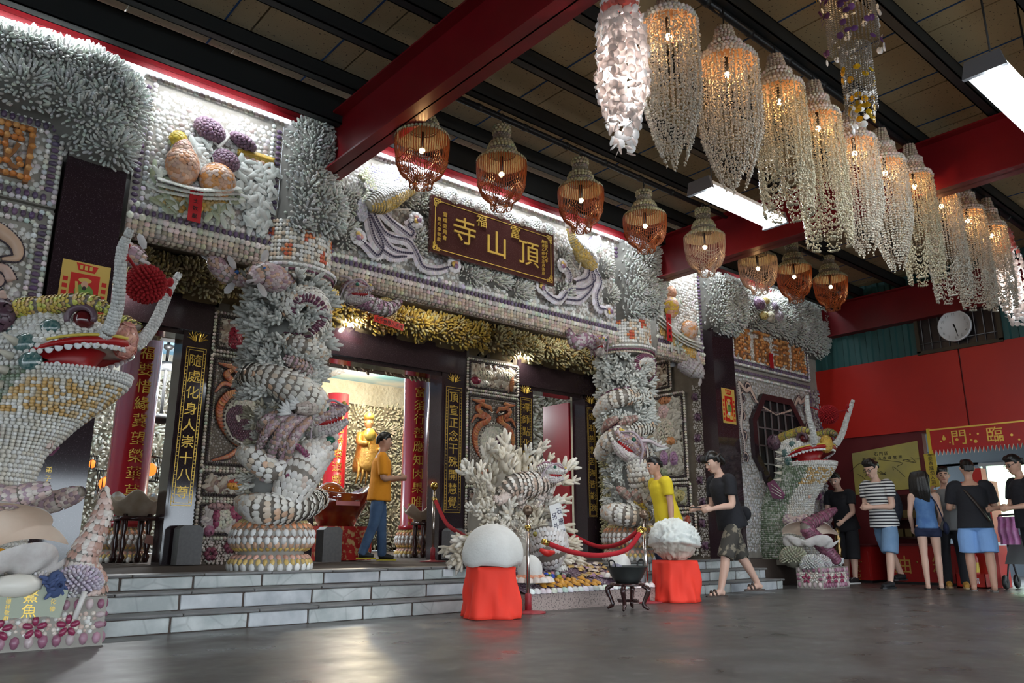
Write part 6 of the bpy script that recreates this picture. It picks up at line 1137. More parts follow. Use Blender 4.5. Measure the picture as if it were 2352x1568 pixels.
# guardian stones and red door leaf
for lab, x in (('grey rounded door stone by the gold inscription beside the pearl dragon', 3.22), ('grey rounded door stone in front of the brocade table', 5.02), ('dark rounded door stone below the brass stanchion rope', 7.02)):
    w_ = .27; b = MB(); b.prism([(-w_/2, 0), (w_/2, 0), (w_/2, .40), (w_/2-.05, .44), (-w_/2+.05, .44), (-w_/2, .40)], FR, (0, .1, 0), .2); o = b.build('door_stone', M('grey_stone', (.13, .13, .135), .5, noise=(30, .5, (.2, .2, .2))), None, False); o.location = (x, YD-.16, ZP); tag(o, lab, 'stone', 'door stones')
b = MB(); b.box((9.92, 10.04, ZP+.01), (9.97, 10.72, 3.1)); o = b.build('door_leaf', m_lac, None, False); tag(o, 'half-open red lacquered door leaf', 'door')
m_lant = M('orange_lantern', (.8, .2, .03), .6, emit=((1, .16, .02), 1.6))
for px, py, Y, r, lab in ((240, 1110, 14, .09, 'glowing orange lantern low behind the pearl dragon tail'), (347, 1078, 13.5, .09, 'orange lantern in an iron cage inside the doorway'), (212, 1065, 15, .06, 'small orange lantern against the coral wall')):
    t = thing('lantern', lab, 'lantern', tuple(onY(px, py, Y))); b = MB(); b.inst(BALL, [(0, 0, 0)], np.eye(3), [(r, r, r*1.2)]); b.build('shade', m_lant, t); b = MB()
    for k in range(6): a = k*1.05; b.tube([(r*1.3*math.cos(a), r*1.3*math.sin(a), -r*2), (r*1.3*math.cos(a), r*1.3*math.sin(a), r*2.2)], [.008], 4)
    b.tube([(0, 0, r*2.2), (0, 0, r*3)], [.01], 4); b.lathe([(r*1.4, r*2.2), (r*1.4, r*2.3)], 12); b.lathe([(r*1.4, -r*2), (r*1.4, -r*2.1)], 12); b.build('cage', m_black, t)
for k, (px, py) in enumerate(((282, 645), (803, 746), (1190, 815))):
    q = onY(px, py, YD-.12); t = thing('led_spot', 'small lit spot lamp on the door lintel %s' % ('beside the granite pillar', 'of the central doorway', 'above the half-open red door')[k], 'lamp', tuple(q)); b = MB(); b.inst(BALL, [(0, 0, 0)], np.eye(3), [.032]); b.build('bulb', m_led, t); b = MB(); b.lathe([(.035, .02), (.04, .05), (.02, .09)], 10); b.tube([(0, 0, .08), (0, .12, .1)], [.012], 6); b.build('holder', m_black, t); lamp_light('spot_light', (q[0], q[1]-.06, q[2]-.02), 16, (.95, .95, .9), .03)

for x in (4.7, 6.2, 8.9):  # lamps added to brighten the gold coral over the doors
    t = thing('added_porch_lamp', 'small round downlight added to light the coral above the %s' % ('inscription behind the first column' if x < 5 else 'wide central doorway' if x < 7 else 'half-open red door'), 'lamp', (x, 8.85, 4.03)); b = MB(); b.lathe([(.05, .0), (.06, .01), (.06, .025), (.02, .03)], 14); b.build('housing', m_white if False else m_black, t); b = MB(); b.lathe([(.045, -.004), (.045, .002)], 14); b.build('diffuser', m_led, t); lamp_light('added_porch_light', (x, 8.7, 3.98), 9, (1, .93, .80), .05)
# ================================================================== IN FRONT OF THE STEPS
m_pink = M('pink_granite', (.34, .26, .235), .35, speck=(60, (.12, .09, .09), .55, .62), noise=(40, .5, (.46, .38, .34))); m_cloth = M('red_cloth', (.88, .045, .022), .7); m_whitec = M('white_mushroom_coral', (.70, .69, .65), .85, noise=(12, .4, (.56, .54, .50)), bump=(55, .5, .006))
t = thing('granite_plinth', 'low pink granite plinth carrying the coral sculpture and shell mat', 'plinth', (6.3, 6.3, 0)); b = MB(); b.box((-.98, -.30, 0), (.95, .075, .16)); b.build('slab', m_pink, t, False)
b = MB(); b.add(np.array([[-.98, -.30, .16], [.95, -.30, .16], [.95, .08, .16], [-.98, .08, .16], [-.98, -.30, .165], [.95, -.30, .165], [.95, .62, .42], [-.98, .62, .42]], float), [[4, 5, 6, 7], [0, 1, 5, 4]], (.14, .10, .13)); b.build('mat_bed', m_shC, t, False)
def matz(y): return .165+(y+.30)/.92*.255
Rm = np.stack([np.array([1., 0, 0]), unit(np.array([0, .92, .255])), np.cross(np.array([1., 0, 0]), unit(np.array([0, .92, .255])))], 1)
bead_row(t, (-.96, -.29, .175), (.94, -.29, .175), .075, .042, (.72, .70, .66), normal=tuple(Rm[:, 2]), proto=DOME8, name='white_shell', cap=30)
q = hexpts(rect(-.95, .93, .05, .90), .024, .2); n = len(q); b = MB(); b.inst(SCALE, np.array([0, -.30, .166])+q@Rm[:, :2].T, rotz(np.broadcast_to(Rm, (n, 3, 3)), RNG.normal(.6, .3, n)), np.stack([np.full(n, .022), np.full(n, .011), np.full(n, .014)], 1), pick(n, [(.10, .05, .09), (.16, .09, .13), (.42, .36, .38)], [.45, .35, .2])); b.build('purple_mussels', m_shC, t, kind='stuff')
# orange shell cakes
for k in range(26):
    x = -.62+.1*(k % 9)+RNG.normal(0, .015); y = -.16+.085*(k//9)+RNG.normal(0, .012); b = None; place(t, 'orange_shell', COWRIE, [(x, y, matz(y)+.012)], rotz(Rm[None], RNG.uniform(-.6, .6, 1)), [(.05, .05, .045)], [(.62, .30, .04)], m_shO, m_shC, 30, 1)
q = np.stack([RNG.uniform(.2, .9, 60), RNG.uniform(.05, .5, 60)], 1); b = MB(); b.inst(SCALLOP, np.stack([q[:, 0], q[:, 1], matz(q[:, 1])+.015], 1), rotz(np.broadcast_to(Rm, (60, 3, 3)), RNG.uniform(0, 6, 60)), np.full(60, .045), pick(60, [(.55, .42, .30), (.50, .32, .10), (.30, .16, .26), (.62, .52, .44)])); b.build('scattered_scallops', m_shC, t, kind='stuff')
me_b = [M('glass_ball_%s' % k, c, .05, coat=.6) for k, c in (('black', (.01, .012, .012)), ('green', (.01, .08, .03)), ('blue', (.01, .05, .4)), ('yellow', (.45, .35, .02)), ('pink', (.4, .15, .18)), ('clear', (.35, .45, .42)))]
for k in range(13):
    x, y = -.42+.055*(k % 7)+RNG.normal(0, .01), .02+.07*(k//7)+RNG.normal(0, .01); b = MB(); b.inst(BALL, [(0, 0, 0)], np.eye(3), [.03]); nm = ('black', 'green', 'blue', 'yellow', 'pink', 'clear')[k % 6]; o = b.build('glass_ball', me_b[k % 6], None); o.location = (6.3+x, 6.3+y, matz(y)+.045); tag(o, '%s glass ball on the shell mat below the coral fish' % nm, 'glass ball', '%s glass balls on the shell mat' % nm)
# the coral sculpture: striped tiger-dragon on coral branches above a fish head
t = thing('coral_sculpture', 'big white coral sculpture with a shell tiger dragon above a fish head', 'coral sculpture', (5.95, 6.95, .3)); Y0 = 6.95
L = lambda px, py, d=0.0: onY(px, py, Y0+d)-np.array([5.95, 6.95, .3])
b = MB(); v, f = P_ball(14, 10); b.add(v*[.52, .28, .62]+[-.02, .1, .55], f, (.36, .33, .28)); b.add(v*[.62, .25, .3]+[-.1, .05, .2], f, (.36, .33, .28)); b.build('coral_rock', m_coC, t)
def brs(pts, n, size, col=[(.72, .66, .56), (.66, .59, .47), (.74, .70, .62)], spread=.09, cap=140):
    P, Nn = [], []
    for (px, py, d) in pts:
        c = L(px, py, d)
        for _ in range(n): P.append(c+RNG.normal(0, spread, 3)*[1, .5, 1]); Nn.append(unit((c-np.array([0, .15, .55]))*[1, .6, 1]+RNG.normal(0, .25, 3)+[0, -.15, .1]))
    P = np.array(P); Nn = np.array(Nn); m = len(P); place(t, 'coral_branch', BRANCH, P, rotz(frameN(Nn, np.broadcast_to([.2, .1, 1.], Nn.shape)), RNG.uniform(0, 6.28, m)), size*RNG.uniform(.7, 1.3, m), pick(m, col), m_coO, m_coC, cap, 12)
brs([(1100, 1100, 0), (1120, 1075, 0), (1150, 1068, -.02), (1180, 1072, 0), (1210, 1065, 0), (1235, 1066, .1), (1295, 1085, .12)], 5, .21); brs([(1105, 1150, -.1), (1110, 1190, -.12), (1130, 1210, -.15), (1165, 1180, -.15), (1195, 1175, -.18), (1240, 1170, -.2), (1262, 1180, -.2), (1090, 1240, -.05), (1070, 1270, 0), (1055, 1285, 0), (1300, 1260, -.1), (1310, 1285, -.1), (1290, 1230, -.05)], 6, .19); brs([(1110, 1120, -.05), (1120, 1165, -.12), (1150, 1215, -.15), (1185, 1200, -.2), (1205, 1210, -.15)], 9, .13, spread=.07)
scaled_body(t, 'tiger_body', [L(1155, 1140, -.15), L(1175, 1120, -.22), L(1205, 1115, -.26), L(1240, 1108, -.28), L(1262, 1090, -.28)], [.07, .13, .15, .14, .12], .04, .027, [(.62, .52, .44), (.70, .66, .60), (.50, .36, .28)], [.4, .4, .2], cap=100); scaled_body(t, 'tiger_tail', [L(1175, 1130, -.22), L(1155, 1145, -.25), L(1142, 1150, -.25), L(1138, 1138, -.25)], [.05, .045, .04, .02], .03, .022, [(.62, .5, .44)], None, cap=20)
for a_, b__ in (((1190, 1135), (1200, 1165)), ((1245, 1125), (1235, 1160)), ((1262, 1115), (1258, 1150))): scaled_body(t, 'leg', [L(*a_, -.26), L((a_[0]+b__[0])/2, (a_[1]+b__[1])/2, -.3), L(*b__, -.28)], [.07, .05, .05], .034, .024, [(.62, .52, .46), (.68, .62, .56)], None, cap=20)
hd = L(1262, 1086, -.40); fw = unit(np.array([.80, -.60, -.08])); lf = unit(np.array([.60, .80, 0])); dragon_head(t, hd, np.stack([fw, lf, np.cross(fw, lf)], 1), .145, pal=[(.68, .66, .62), (.60, .55, .5)], horn=False, beard=False)
scaled_body(t, 'fish_head', [L(1262, 1205, -.15), L(1258, 1235, -.22), L(1262, 1268, -.28), L(1268, 1295, -.26)], [.14, .22, .22, .10], .042, .029, [(.66, .62, .60), (.60, .54, .50), (.70, .68, .66)], None, cap=120); b = MB(); b.tube(spline([L(1240, 1262, -.50), L(1258, 1270, -.54), L(1272, 1268, -.50)], 8), [.02, .04, .02], 8); b.build('red_lips', m_redl, t); b = MB(); b.inst(BALL, [L(1229, 1226, -.42)], np.eye(3), [.028]); b.build('fish_eye', M('yellow_glass', (.22, .18, .02), .08, coat=.6), t); scaled_body(t, 'fish_tail', [L(1275, 1300, -.2), L(1285, 1310, -.26), L(1290, 1322, -.3)], [.06, .10, .05], .036, .026, [(.66, .63, .58)], None, cap=30)
t = thing('paper_sign', 'white paper strip with brushed blue black writing leaning on the coral sculpture', 'sign', tuple(onY(1283, 1208, 6.55))); Rp = rotz(FR[None], np.array([.25]))[0]; b = MB(); b.prism(rect(-.09, .09, -.25, .25), Rp, (0, 0, 0), .004); b.build('paper', m_prt['white'], t, False); letters('writing', vtext('石珊瑚', .045, .16, .12, .08)+vtext('另外收費', -.04, .12, .11, .08), M('blue_black_ink', (.02, .02, .06), .6), t, Rp, (0, -.006, 0), .001)
# brain coral domes on cloth-covered stands
def cloth_stand(label, x, y, r, h, seed):
    t = thing('cloth_stand', label, 'stand', (x, y, 0)); n, m = 72, 14; a = np.arange(n)*2*math.pi/n; G = []; rg = np.random.default_rng(seed); ph = rg.uniform(0, 6.28, 5)
    sq = lambda a: 1/np.maximum(np.abs(np.cos(a+.35)), np.abs(np.sin(a+.35)))**.55
    for i in range(m):
        q = i/(m-1); fold = (.022*np.sin(4*a+ph[0]+q*4)+.018*np.sin(7*a+ph[1]-q*5)+.010*np.sin(13*a+ph[2]+2*q))*(q**.7); rr = r*(.93+.10*q+.06*q**4)*sq(a)*.86; G.append(np.stack([(rr+fold)*np.cos(a), (rr+fold)*np.sin(a), np.full(n, h*(1-q))+.004+.012*np.sin(4*a+ph[3])*q*(1-q)*3], 1))
    G.insert(0, np.stack([r*.5*np.cos(a), r*.5*np.sin(a), np.full(n, h+.006)], 1)); b = MB(); b.grid(np.stack(G)); b.build('draped_cloth', m_cloth, t)
    b = MB(); b.lathe([(r*.7, 0.01), (r*.7, h-.01)], 20); b.build('stool', m_wood, t); return t
cloth_stand('bright red draped stand under the smooth white coral dome', 4.70, 5.80, .26, .44, 1); cloth_stand('bright red draped stand under the craggy white coral', 7.50, 5.90, .27, .45, 5)
n, m = 40, 16; a = np.arange(n)*2*math.pi/n; rg = np.random.default_rng(3); G = []
for i in range(m): q = i/(m-1)*math.pi*.62; G.append(np.stack([(.285*np.sin(q)+.01*np.sin(3*a+i*.4)*math.sin(q))*np.cos(a), (.285*np.sin(q)+.01*np.sin(2*a)*math.sin(q))*np.sin(a), .10+.27*np.cos(q)+.008*np.sin(5*a+1)*q], 1))
b = MB(); b.grid(np.stack(G)); o = b.build('mushroom_coral', m_whitec, None); o.location = (4.72, 5.80, .455); tag(o, 'large smooth white mushroom coral on a red draped stand', 'coral')
n, m = 96, 40; a = np.arange(n)*2*math.pi/n; G = []
for i in range(m):
    q = (i+.5)/m*math.pi; u = np.stack([np.sin(q)*np.cos(a), np.sin(q)*np.sin(a), np.full(n, math.cos(q))], 1); rid = .07*np.abs(np.sin(9*u[:, 0]+3*u[:, 2]+2.0*np.sin(5*u[:, 1]+3*u[:, 2])))+.05*np.abs(np.sin(13*u[:, 1]+9*u[:, 0]+2*np.sin(7*u[:, 2])))+.04*np.sin(23*u[:, 0]+17*u[:, 1]+19*u[:, 2])+RNG.normal(0, .014, n)-.06; G.append(u*np.array([.36, .27, .24])*(1+rid[:, None]*1.6)*np.where(u[:, 2:3] < -.2, .86, 1)+[.0, 0, .2])
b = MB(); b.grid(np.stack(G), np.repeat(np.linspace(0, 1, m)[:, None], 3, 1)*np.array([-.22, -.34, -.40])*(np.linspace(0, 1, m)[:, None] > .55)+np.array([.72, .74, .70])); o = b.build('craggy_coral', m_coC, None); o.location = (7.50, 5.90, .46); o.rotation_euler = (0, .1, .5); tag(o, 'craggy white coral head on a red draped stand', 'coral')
for lab, x, y in (('small white coral dome in a ring of orange shells by the pink granite plinth edge', 6.98, 6.28), ('white honeycomb coral dome in a ring of orange shells behind the steel stanchion', 5.58, 6.25)):
    t = thing('coral_dome', lab, 'coral', (x, y, matz(y-6.3)+.03)); b = MB(); v, f = P_ball(16, 12); b.add(v*[.13, .13, .15]+[0, 0, .12], f); b.build('dome', m_whitec, t); a = np.arange(14)*.449; place(t, 'orange_shell', DOME8, np.stack([.13*np.cos(a), .13*np.sin(a), .045+0*a], 1), frameN(np.stack([np.cos(a), np.sin(a), .5+0*a], 1), np.broadcast_to([0, 0, 1.], (14, 3))), [(.045, .045, .03)]*14, pick(14, [(.70, .28, .16), (.72, .40, .28)]), m_shO, m_shC, 14, 1)
    a = np.arange(16)*.393; place(t, 'white_shell', SCALLOP, np.stack([.20*np.cos(a), .20*np.sin(a), .0+0*a], 1), rotz(np.broadcast_to(np.eye(3), (16, 3, 3)), a-1.57), [.055]*16, pick(16, [(.70, .66, .62), (.66, .56, .50)]), m_shO, m_shC, 16, 1)
# wok on a carved stand
c = onZ(1450, 1400, 0); t = thing('carved_stand', 'dark carved wooden stand with curled feet under the black wok', 'stand', (6.22, 5.5, 0)); 
for k in range(4): a = k*1.571+.5; P2 = lambda r, z: (r*math.cos(a), r*math.sin(a), z); b = MB(); b.tube(spline([P2(.15, .24), P2(.21, .20), P2(.17, .10), P2(.16, .05), P2(.21, .015)], 14), [.02, .028, .02, .022, .012], 8); b.build('leg', m_wood, t)
b = MB(); b.lathe([(.12, .235), (.17, .235), (.17, .26), (.12, .26)], 20); b.build('ring', m_wood, t); b = MB(); b.box((-.13, -.012, .08), (.13, .012, .105)); b.box((-.012, -.13, .08), (.012, .13, .105)); b.build('stretcher', m_wood, t, False)
t = thing('wok', 'black iron wok with loop handle on the carved stand', 'wok', (6.22, 5.5, .26)); m_wok = M('black_wok', (.022, .024, .024), .4, noise=(8, .5, (.05, .055, .05))); b = MB(); b.lathe([(.02, 0), (.11, .0), (.15, .05), (.205, .155), (.215, .16), (.205, .165), (.14, .06), (.02, .012)], 28); b.build('bowl', m_wok, t)
for s in (-1, 1): b = MB(); b.tube(spline([(s*.205, -.04, .155), (s*.225, -.03, .215), (s*.225, .03, .215), (s*.205, .04, .155)], 12), [.008], 6); b.build('loop_handle', m_black, t)
b = MB(); b.box((-.05, -.03, .0), (.05, .03, .045)); o = b.build('small_box', M('grey_card_box', (.30, .28, .34), .6), None, False); o.location = (6.16, 5.58, .395); o.rotation_euler = (0, .2, .3); tag(o, 'small grey box lying on the rim of the wok', 'box')
# stanchions and velvet ropes
m_velvet = M('red_velvet', (.38, .008, .016), .85); m_rbase = M('red_base_paint', (.34, .02, .03), .5, noise=(20, .5, (.2, .1, .1)))
def stanchion(label, x, y, z, ball=m_steel):
    t = thing('stanchion', label, 'stanchion', (x, y, z)); b = MB(); b.lathe([(.17, 0), (.17, .012), (.05, .02), (.03, .03)], 24); b.build('base', m_rbase, t); b = MB(); b.lathe([(.032, .02), (.032, .17), (.022, .18)], 14); b.build('collar', m_rbase, t); b = MB(); b.tube([(0, 0, .02), (0, 0, .92)], [.019], 12); b.build('post', m_steel, t); b = MB(); b.inst(P_ball(14, 10), [(0, 0, .965)], np.eye(3), [.052]); b.build('ball_top', ball, t); b = MB(); b.lathe([(.03, .78), (.032, .80), (.03, .82)], 12); b.build('rope_ring', m_brass, t)
m_dbr = M('dark_bronze', (.20, .14, .10), .3, metal=.8)
stanchion('steel stanchion with dark ball top beside the smooth coral dome', 5.27, 5.93, 0, m_dbr); stanchion('steel stanchion with dark ball top beside the craggy coral', 7.13, 6.02, 0, m_dbr); stanchion('brass topped stanchion on the platform by the central doorway', 6.04, 8.65, ZP, m_brass)
def rope(label, pts, r=.026):
    t = thing('velvet_rope', label, 'rope', tuple(pts[0])); q = spline(np.array(pts)-np.array(pts[0]), 40); b = MB(); b.tube(q, [r], 10); b.build('rope', m_velvet, t)
    for i, j in ((0, 2), (-1, -3)): b = MB(); d = unit(q[j]-q[i]); b.tube([q[i]-d*.02, q[i]+d*.05], [r*1.15], 10); b.build('brass_ferrule', m_brass, t)
rope('red velvet rope sagging between the two steel stanchions', [(5.50, 5.94, .66), (5.9, 5.96, .56), (6.35, 5.98, .52), (6.8, 6.0, .58), (7.08, 6.02, .78)]); rope('red velvet rope running down from the brass topped stanchion', [(6.02, 8.60, 1.19), (5.85, 8.1, .88), (5.72, 7.6, .74), (5.6, 7.35, .70)]); rope('red velvet rope behind the coral sculpture towards the craggy coral', [(6.95, 7.5, .97), (7.2, 7.2, .72), (7.3, 6.9, .60), (7.25, 6.5, .64), (7.16, 6.1, .80)])
b = MB(); b.box((-.06, -.006, -.035), (.06, .006, .035)); o = b.build('socket_plate', M('white_plastic', (.66, .68, .70), .4), None, False); o.location = tuple(onY(1029, 1315, 6.925)); tag(o, 'white socket plate on the top step riser', 'socket')
# ================================================================== HANGING LAMPS
def Mtl(name, col, tl, rough=.5, mixf=.5, objcol=False):       # thin translucent shell: part diffuse, part let through
    m = bpy.data.materials.new(name); m.use_nodes = True; nt = m.node_tree; N = nt.nodes; L = nt.links; b = N['Principled BSDF']; b.inputs['Base Color'].default_value = (*col, 1); b.inputs['Roughness'].default_value = rough
    t = N.new('ShaderNodeBsdfTranslucent'); t.inputs[0].default_value = (*tl, 1); mx = N.new('ShaderNodeMixShader'); mx.inputs[0].default_value = mixf
    if objcol: oi = N.new('ShaderNodeObjectInfo'); L.new(oi.outputs['Color'], b.inputs['Base Color']); L.new(oi.outputs['Color'], t.inputs[0])
    L.new(b.outputs[0], mx.inputs[1]); L.new(t.outputs[0], mx.inputs[2]); L.new(mx.outputs[0], N['Material Output'].inputs[0]); return m
m_amber = Mtl('amber_bead_string', (.20, .075, .03), (.50, .16, .04), .3, .5); m_ambw = Mtl('pale_bead_string', (.42, .33, .27), (.5, .32, .2), .3, .4)
m_wshell = Mtl('white_shell_string', (.66, .63, .55), (.60, .42, .24), .35, .35); m_yshell = Mtl('cream_shell_string', (.58, .54, .40), (.6, .42, .2), .35, .35); m_capiz = Mtl('capiz', (.8, .72, .68), (.8, .7, .66), .3, .55, objcol=True)
m_ringC = M('lamp_ring_shell', rough=.45, attr=True)
OCTA = (np.array([[1, 0, 0], [-.5, .87, 0], [-.5, -.87, 0], [0, 0, 1.2], [0, 0, -1.2]]), [[0, 1, 3], [1, 2, 3], [2, 0, 3], [1, 0, 4], [2, 1, 4], [0, 2, 4]])
def ring_rows(b, r, z0, z1, s, col, r1=None):
    r1 = r if r1 is None else r1; k = max(1, int(round((z1-z0)/(s*1.7))))
    for i in range(k):
        q = (i+.5)/k; rr = r+(r1-r)*q; n = max(8, int(2*math.pi*rr/(s*1.8))); a = (np.arange(n)+.5*(i % 2))*2*math.pi/n; N = np.stack([np.cos(a), np.sin(a), 0*a], 1); b.inst(DOME, N*rr+[0, 0, z0+(z1-z0)*q], frameN(N, np.broadcast_to([0, 0, 1.], N.shape)), np.full(n, s), jit(n, col, .14))
def prof_at(pr, z): p = np.array(pr); return np.interp(z, p[::-1, 1], p[::-1, 0])
LAMPN = ['farthest from the clock, under the first red beam', 'second from the first red beam', 'third from the first red beam', 'beside the second dragon column coral', 'pale beaded one just past the lit tube lamp', 'hanging over the orange lettering panel', 'next to last towards the clock', 'nearest the clock']
for k, (px, y0, y1, wd) in enumerate(((970, 232, 425, 128), (1152, 292, 475, 118), (1334, 366, 525, 108), (1481, 440, 572, 102), (1618, 482, 626, 95), (1740, 540, 668, 89), (1823, 560, 687, 80), (1907, 588, 706, 76))):
    a_, c_ = onY(px, y0, 5.6), onY(px, y1, 5.6); H = a_[2]-c_[2]; dep = proj(c_)[0, 2]; R = wd/2*dep/FPX; X = (a_[0]+c_[0])/2
    t = thing('basket_lamp', 'beaded basket lamp with olive shell collar, %s' % LAMPN[k], 'hanging lamp', (X, 5.6, c_[2]), group='beaded basket lamps on the pipe')
    b = MB(); oc = (.34, .31, .19); s = .020; ring_rows(b, R*.32, H*.90, H, s, oc); ring_rows(b, R*.30, H*.82, H*.90, s*.7, (.22, .19, .16)); ring_rows(b, R*.56, H*.70, H*.80, s, oc, R*.40); ring_rows(b, R*.52, H*.64, H*.70, s*.7, (.22, .19, .17)); ring_rows(b, R*1.0, H*.54, H*.64, s, oc, R*.62); b.lathe([(R*.97, H*.54), (R*.60, H*.64), (R*.50, H*.70), (R*.38, H*.80), (R*.28, H*.90), (R*.28, H*.99)], 20, c=(.16, .14, .10), caps=False); b.build('shell_collar', m_ringC, t)
    b = MB(); pr = [(R*.98, H*.55), (R*.98, H*.42), (R*.9, H*.25), (R*.72, H*.12), (R*.4, H*.05)]; ns = 66
    for i in range(ns):
        a = 2*math.pi*i/ns; e = H*(.06+.10*abs(math.sin(a*3.0+k))); zz = np.linspace(H*.55, e, 9); rr = prof_at(pr, zz)*(1+.01*(i % 2)); b.tube(np.stack([rr*math.cos(a)*np.ones(9), rr*math.sin(a)*np.ones(9), zz], 1), [.0040], 3, caps=False)
    for j in range(6):
        for q in range(9):
            a0 = j*math.pi/3+k; ss = np.linspace(-1, 1, 11); zb = H*(.30-.034*q); sag = H*(.06+.016*q)*(1-ss**2); zz = np.maximum(zb-sag, -.02); rr = prof_at(pr, np.maximum(zz, H*.05))*1.03; aa = a0+ss*math.pi/6*.98; b.tube(np.stack([rr*np.cos(aa), rr*np.sin(aa), zz], 1), [.0048], 3, caps=False)
    b.build('bead_strings', m_ambw if k in (4, 5) else m_amber, t, kind='stuff')
    b = MB(); b.inst(BALL, [(0, 0, H*.40)], np.eye(3), [.028]); b.build('bulb', m_bulb, t); b = MB(); b.tube([(0, 0, H*.42), (0, 0, H*.62)], [.018], 8); b.build('lamp_holder', m_black, t); b = MB(); top = 4.93-c_[2]; b.tube(spline([(0, 0, H*.98), (.015, .01, (H+top)/2), (-.01, 0, top)], 8), [.006], 5); b.tube(spline([(.05, 0, H*.98), (.03, .01, (H+top)/2), (0, 0, top)], 8), [.004], 5); b.build('hanging_cord', m_black, t)
    lamp_light('basket_bulb_light', (X, 5.6, c_[2]+H*.36), 2.2, (1, .55, .22), .03)
CHN = ['next to the pink capiz lamp', 'second from the pink capiz lamp', 'cream beaded with looped hem, third from the pink capiz lamp', 'fourth from the pink capiz lamp', 'white one with a pointed hem past the purple chandelier', 'dense white one seventh along the pipe', 'with wide looped hem eighth along the pipe', 'third from the far capiz lamp', 'second from the far capiz lamp', 'touching the far capiz lamp']
for k, (px, y0, ysh, y1, wd, kind) in enumerate(((1541, -8, 62, 386, 134, 0), (1676, 75, 152, 440, 138, 0), (1796, 140, 216, 482, 114, 1), (1887, 202, 280, 552, 102, 1), (1971, 268, 338, 586, 98, 0), (2041, 312, 384, 618, 90, 0), (2108, 348, 416, 634, 80, 1), (2170, 396, 462, 676, 78, 1), (2230, 432, 496, 692, 72, 1), (2284, 470, 530, 696, 62, 1))):
    Y = 3.12; a_, c_ = onY(px, y0, Y), onY(px, y1, Y); sh = onY(px, ysh, Y); H = a_[2]-c_[2]; dep = proj((a_+c_)/2)[0, 2]; R = wd/2*dep/FPX; hs = (sh[2]-c_[2]); X = (a_[0]+c_[0])/2
    t = thing('shell_chandelier', 'long white shell-string chandelier, %s' % CHN[k], 'hanging lamp', (X, Y, c_[2]), group='shell-string chandeliers')
    b = MB(); col = (.60, .50, .43); ring_rows(b, R, hs-.02, hs+.05, .018, col, R*.9); ring_rows(b, R*.72, hs+.05, H*.86, .016, (.5, .36, .26), R*.50); ring_rows(b, R*.55, H*.84, H*.89, .018, col); ring_rows(b, R*.40, H*.89, H, .015, (.48, .36, .27), R*.24); b.lathe([(R*.95, hs), (R*.70, hs+.06), (R*.46, H*.86), (R*.36, H*.9), (R*.2, H*.99)], 18, c=(.34, .22, .14), caps=False); b.build('shell_collar', m_ringC, t)
    P = []; ns = 46
    for i in range(ns):
        a = 2*math.pi*i/ns+RNG.normal(0, .03)
        if kind == 0:
            zz = np.arange(hs, 0.0, -.024); q = 1-zz/hs; rr = R*(1.0+.03*np.sin(i*2.3))*np.clip(1-.9*np.clip(q-.50, 0, 1)**1.3*2.1, .07, 1); e = hs*(.02+.40*abs(((i/ns*4) % 1)-.5)); m = zz > e; zz, rr = zz[m], rr[m]
        else:
            zz = np.arange(hs, hs*.34, -.024); rr = np.full(len(zz), R*(1.0+.03*np.sin(i*2.3)))
        P.append(np.stack([rr*math.cos(a), rr*math.sin(a), zz], 1))
        if i % 2 == 0: z2 = np.arange(hs*.98, hs*.45, -.026); P.append(np.stack([R*.62*math.cos(a)*np.ones(len(z2)), R*.62*math.sin(a)*np.ones(len(z2)), z2], 1))
    if kind == 1:
        for j in range(7):
            for q in range(7):
                a0 = j*2*math.pi/7+k; ss = np.linspace(-1, 1, 22); zb = hs*.36-.02*q; zz = zb-hs*(.10+.042*q)*(1-ss**2); rr = R*(1.02-.16*(1-ss**2)*(q/7)); P.append(np.stack([rr*np.cos(a0+ss*math.pi/7), rr*np.sin(a0+ss*math.pi/7), np.maximum(zz, 0)], 1))
    P = np.vstack(P); n = len(P); P[:, :2] += RNG.normal(0, .004, (n, 2)); b = MB(); F = frameN(unit(RNG.normal(0, .7, (n, 3))+[0, 0, 1.]), np.broadcast_to([.3, 1, .1], (n, 3))); b.inst(OCTA, P, F, np.stack([np.full(n, .0105)]*2+[np.full(n, .0135)], 1)); b.build('shell_strings', m_yshell if k in (2, 3, 6) else m_wshell, t, smooth=True, kind='stuff')
    b = MB(); b.inst(BALL, [(0, 0, hs-.10)], np.eye(3), [.026]); b.build('bulb', m_bulb, t); b = MB(); b.tube([(0, 0, hs-.08), (0, 0, hs+.06)], [.018], 8); b.build('lamp_holder', m_black, t); b = MB(); b.tube(spline([(0, 0, H*.98), (.02, .01, H+.03), (.01, 0, max(H+.05, 4.93-c_[2]))], 8), [.006], 5); b.build('hanging_cord', m_black, t)
    lamp_light('chandelier_bulb_light', (X, Y, c_[2]+hs-.12), 5.0, (1, .52, .2), .03)
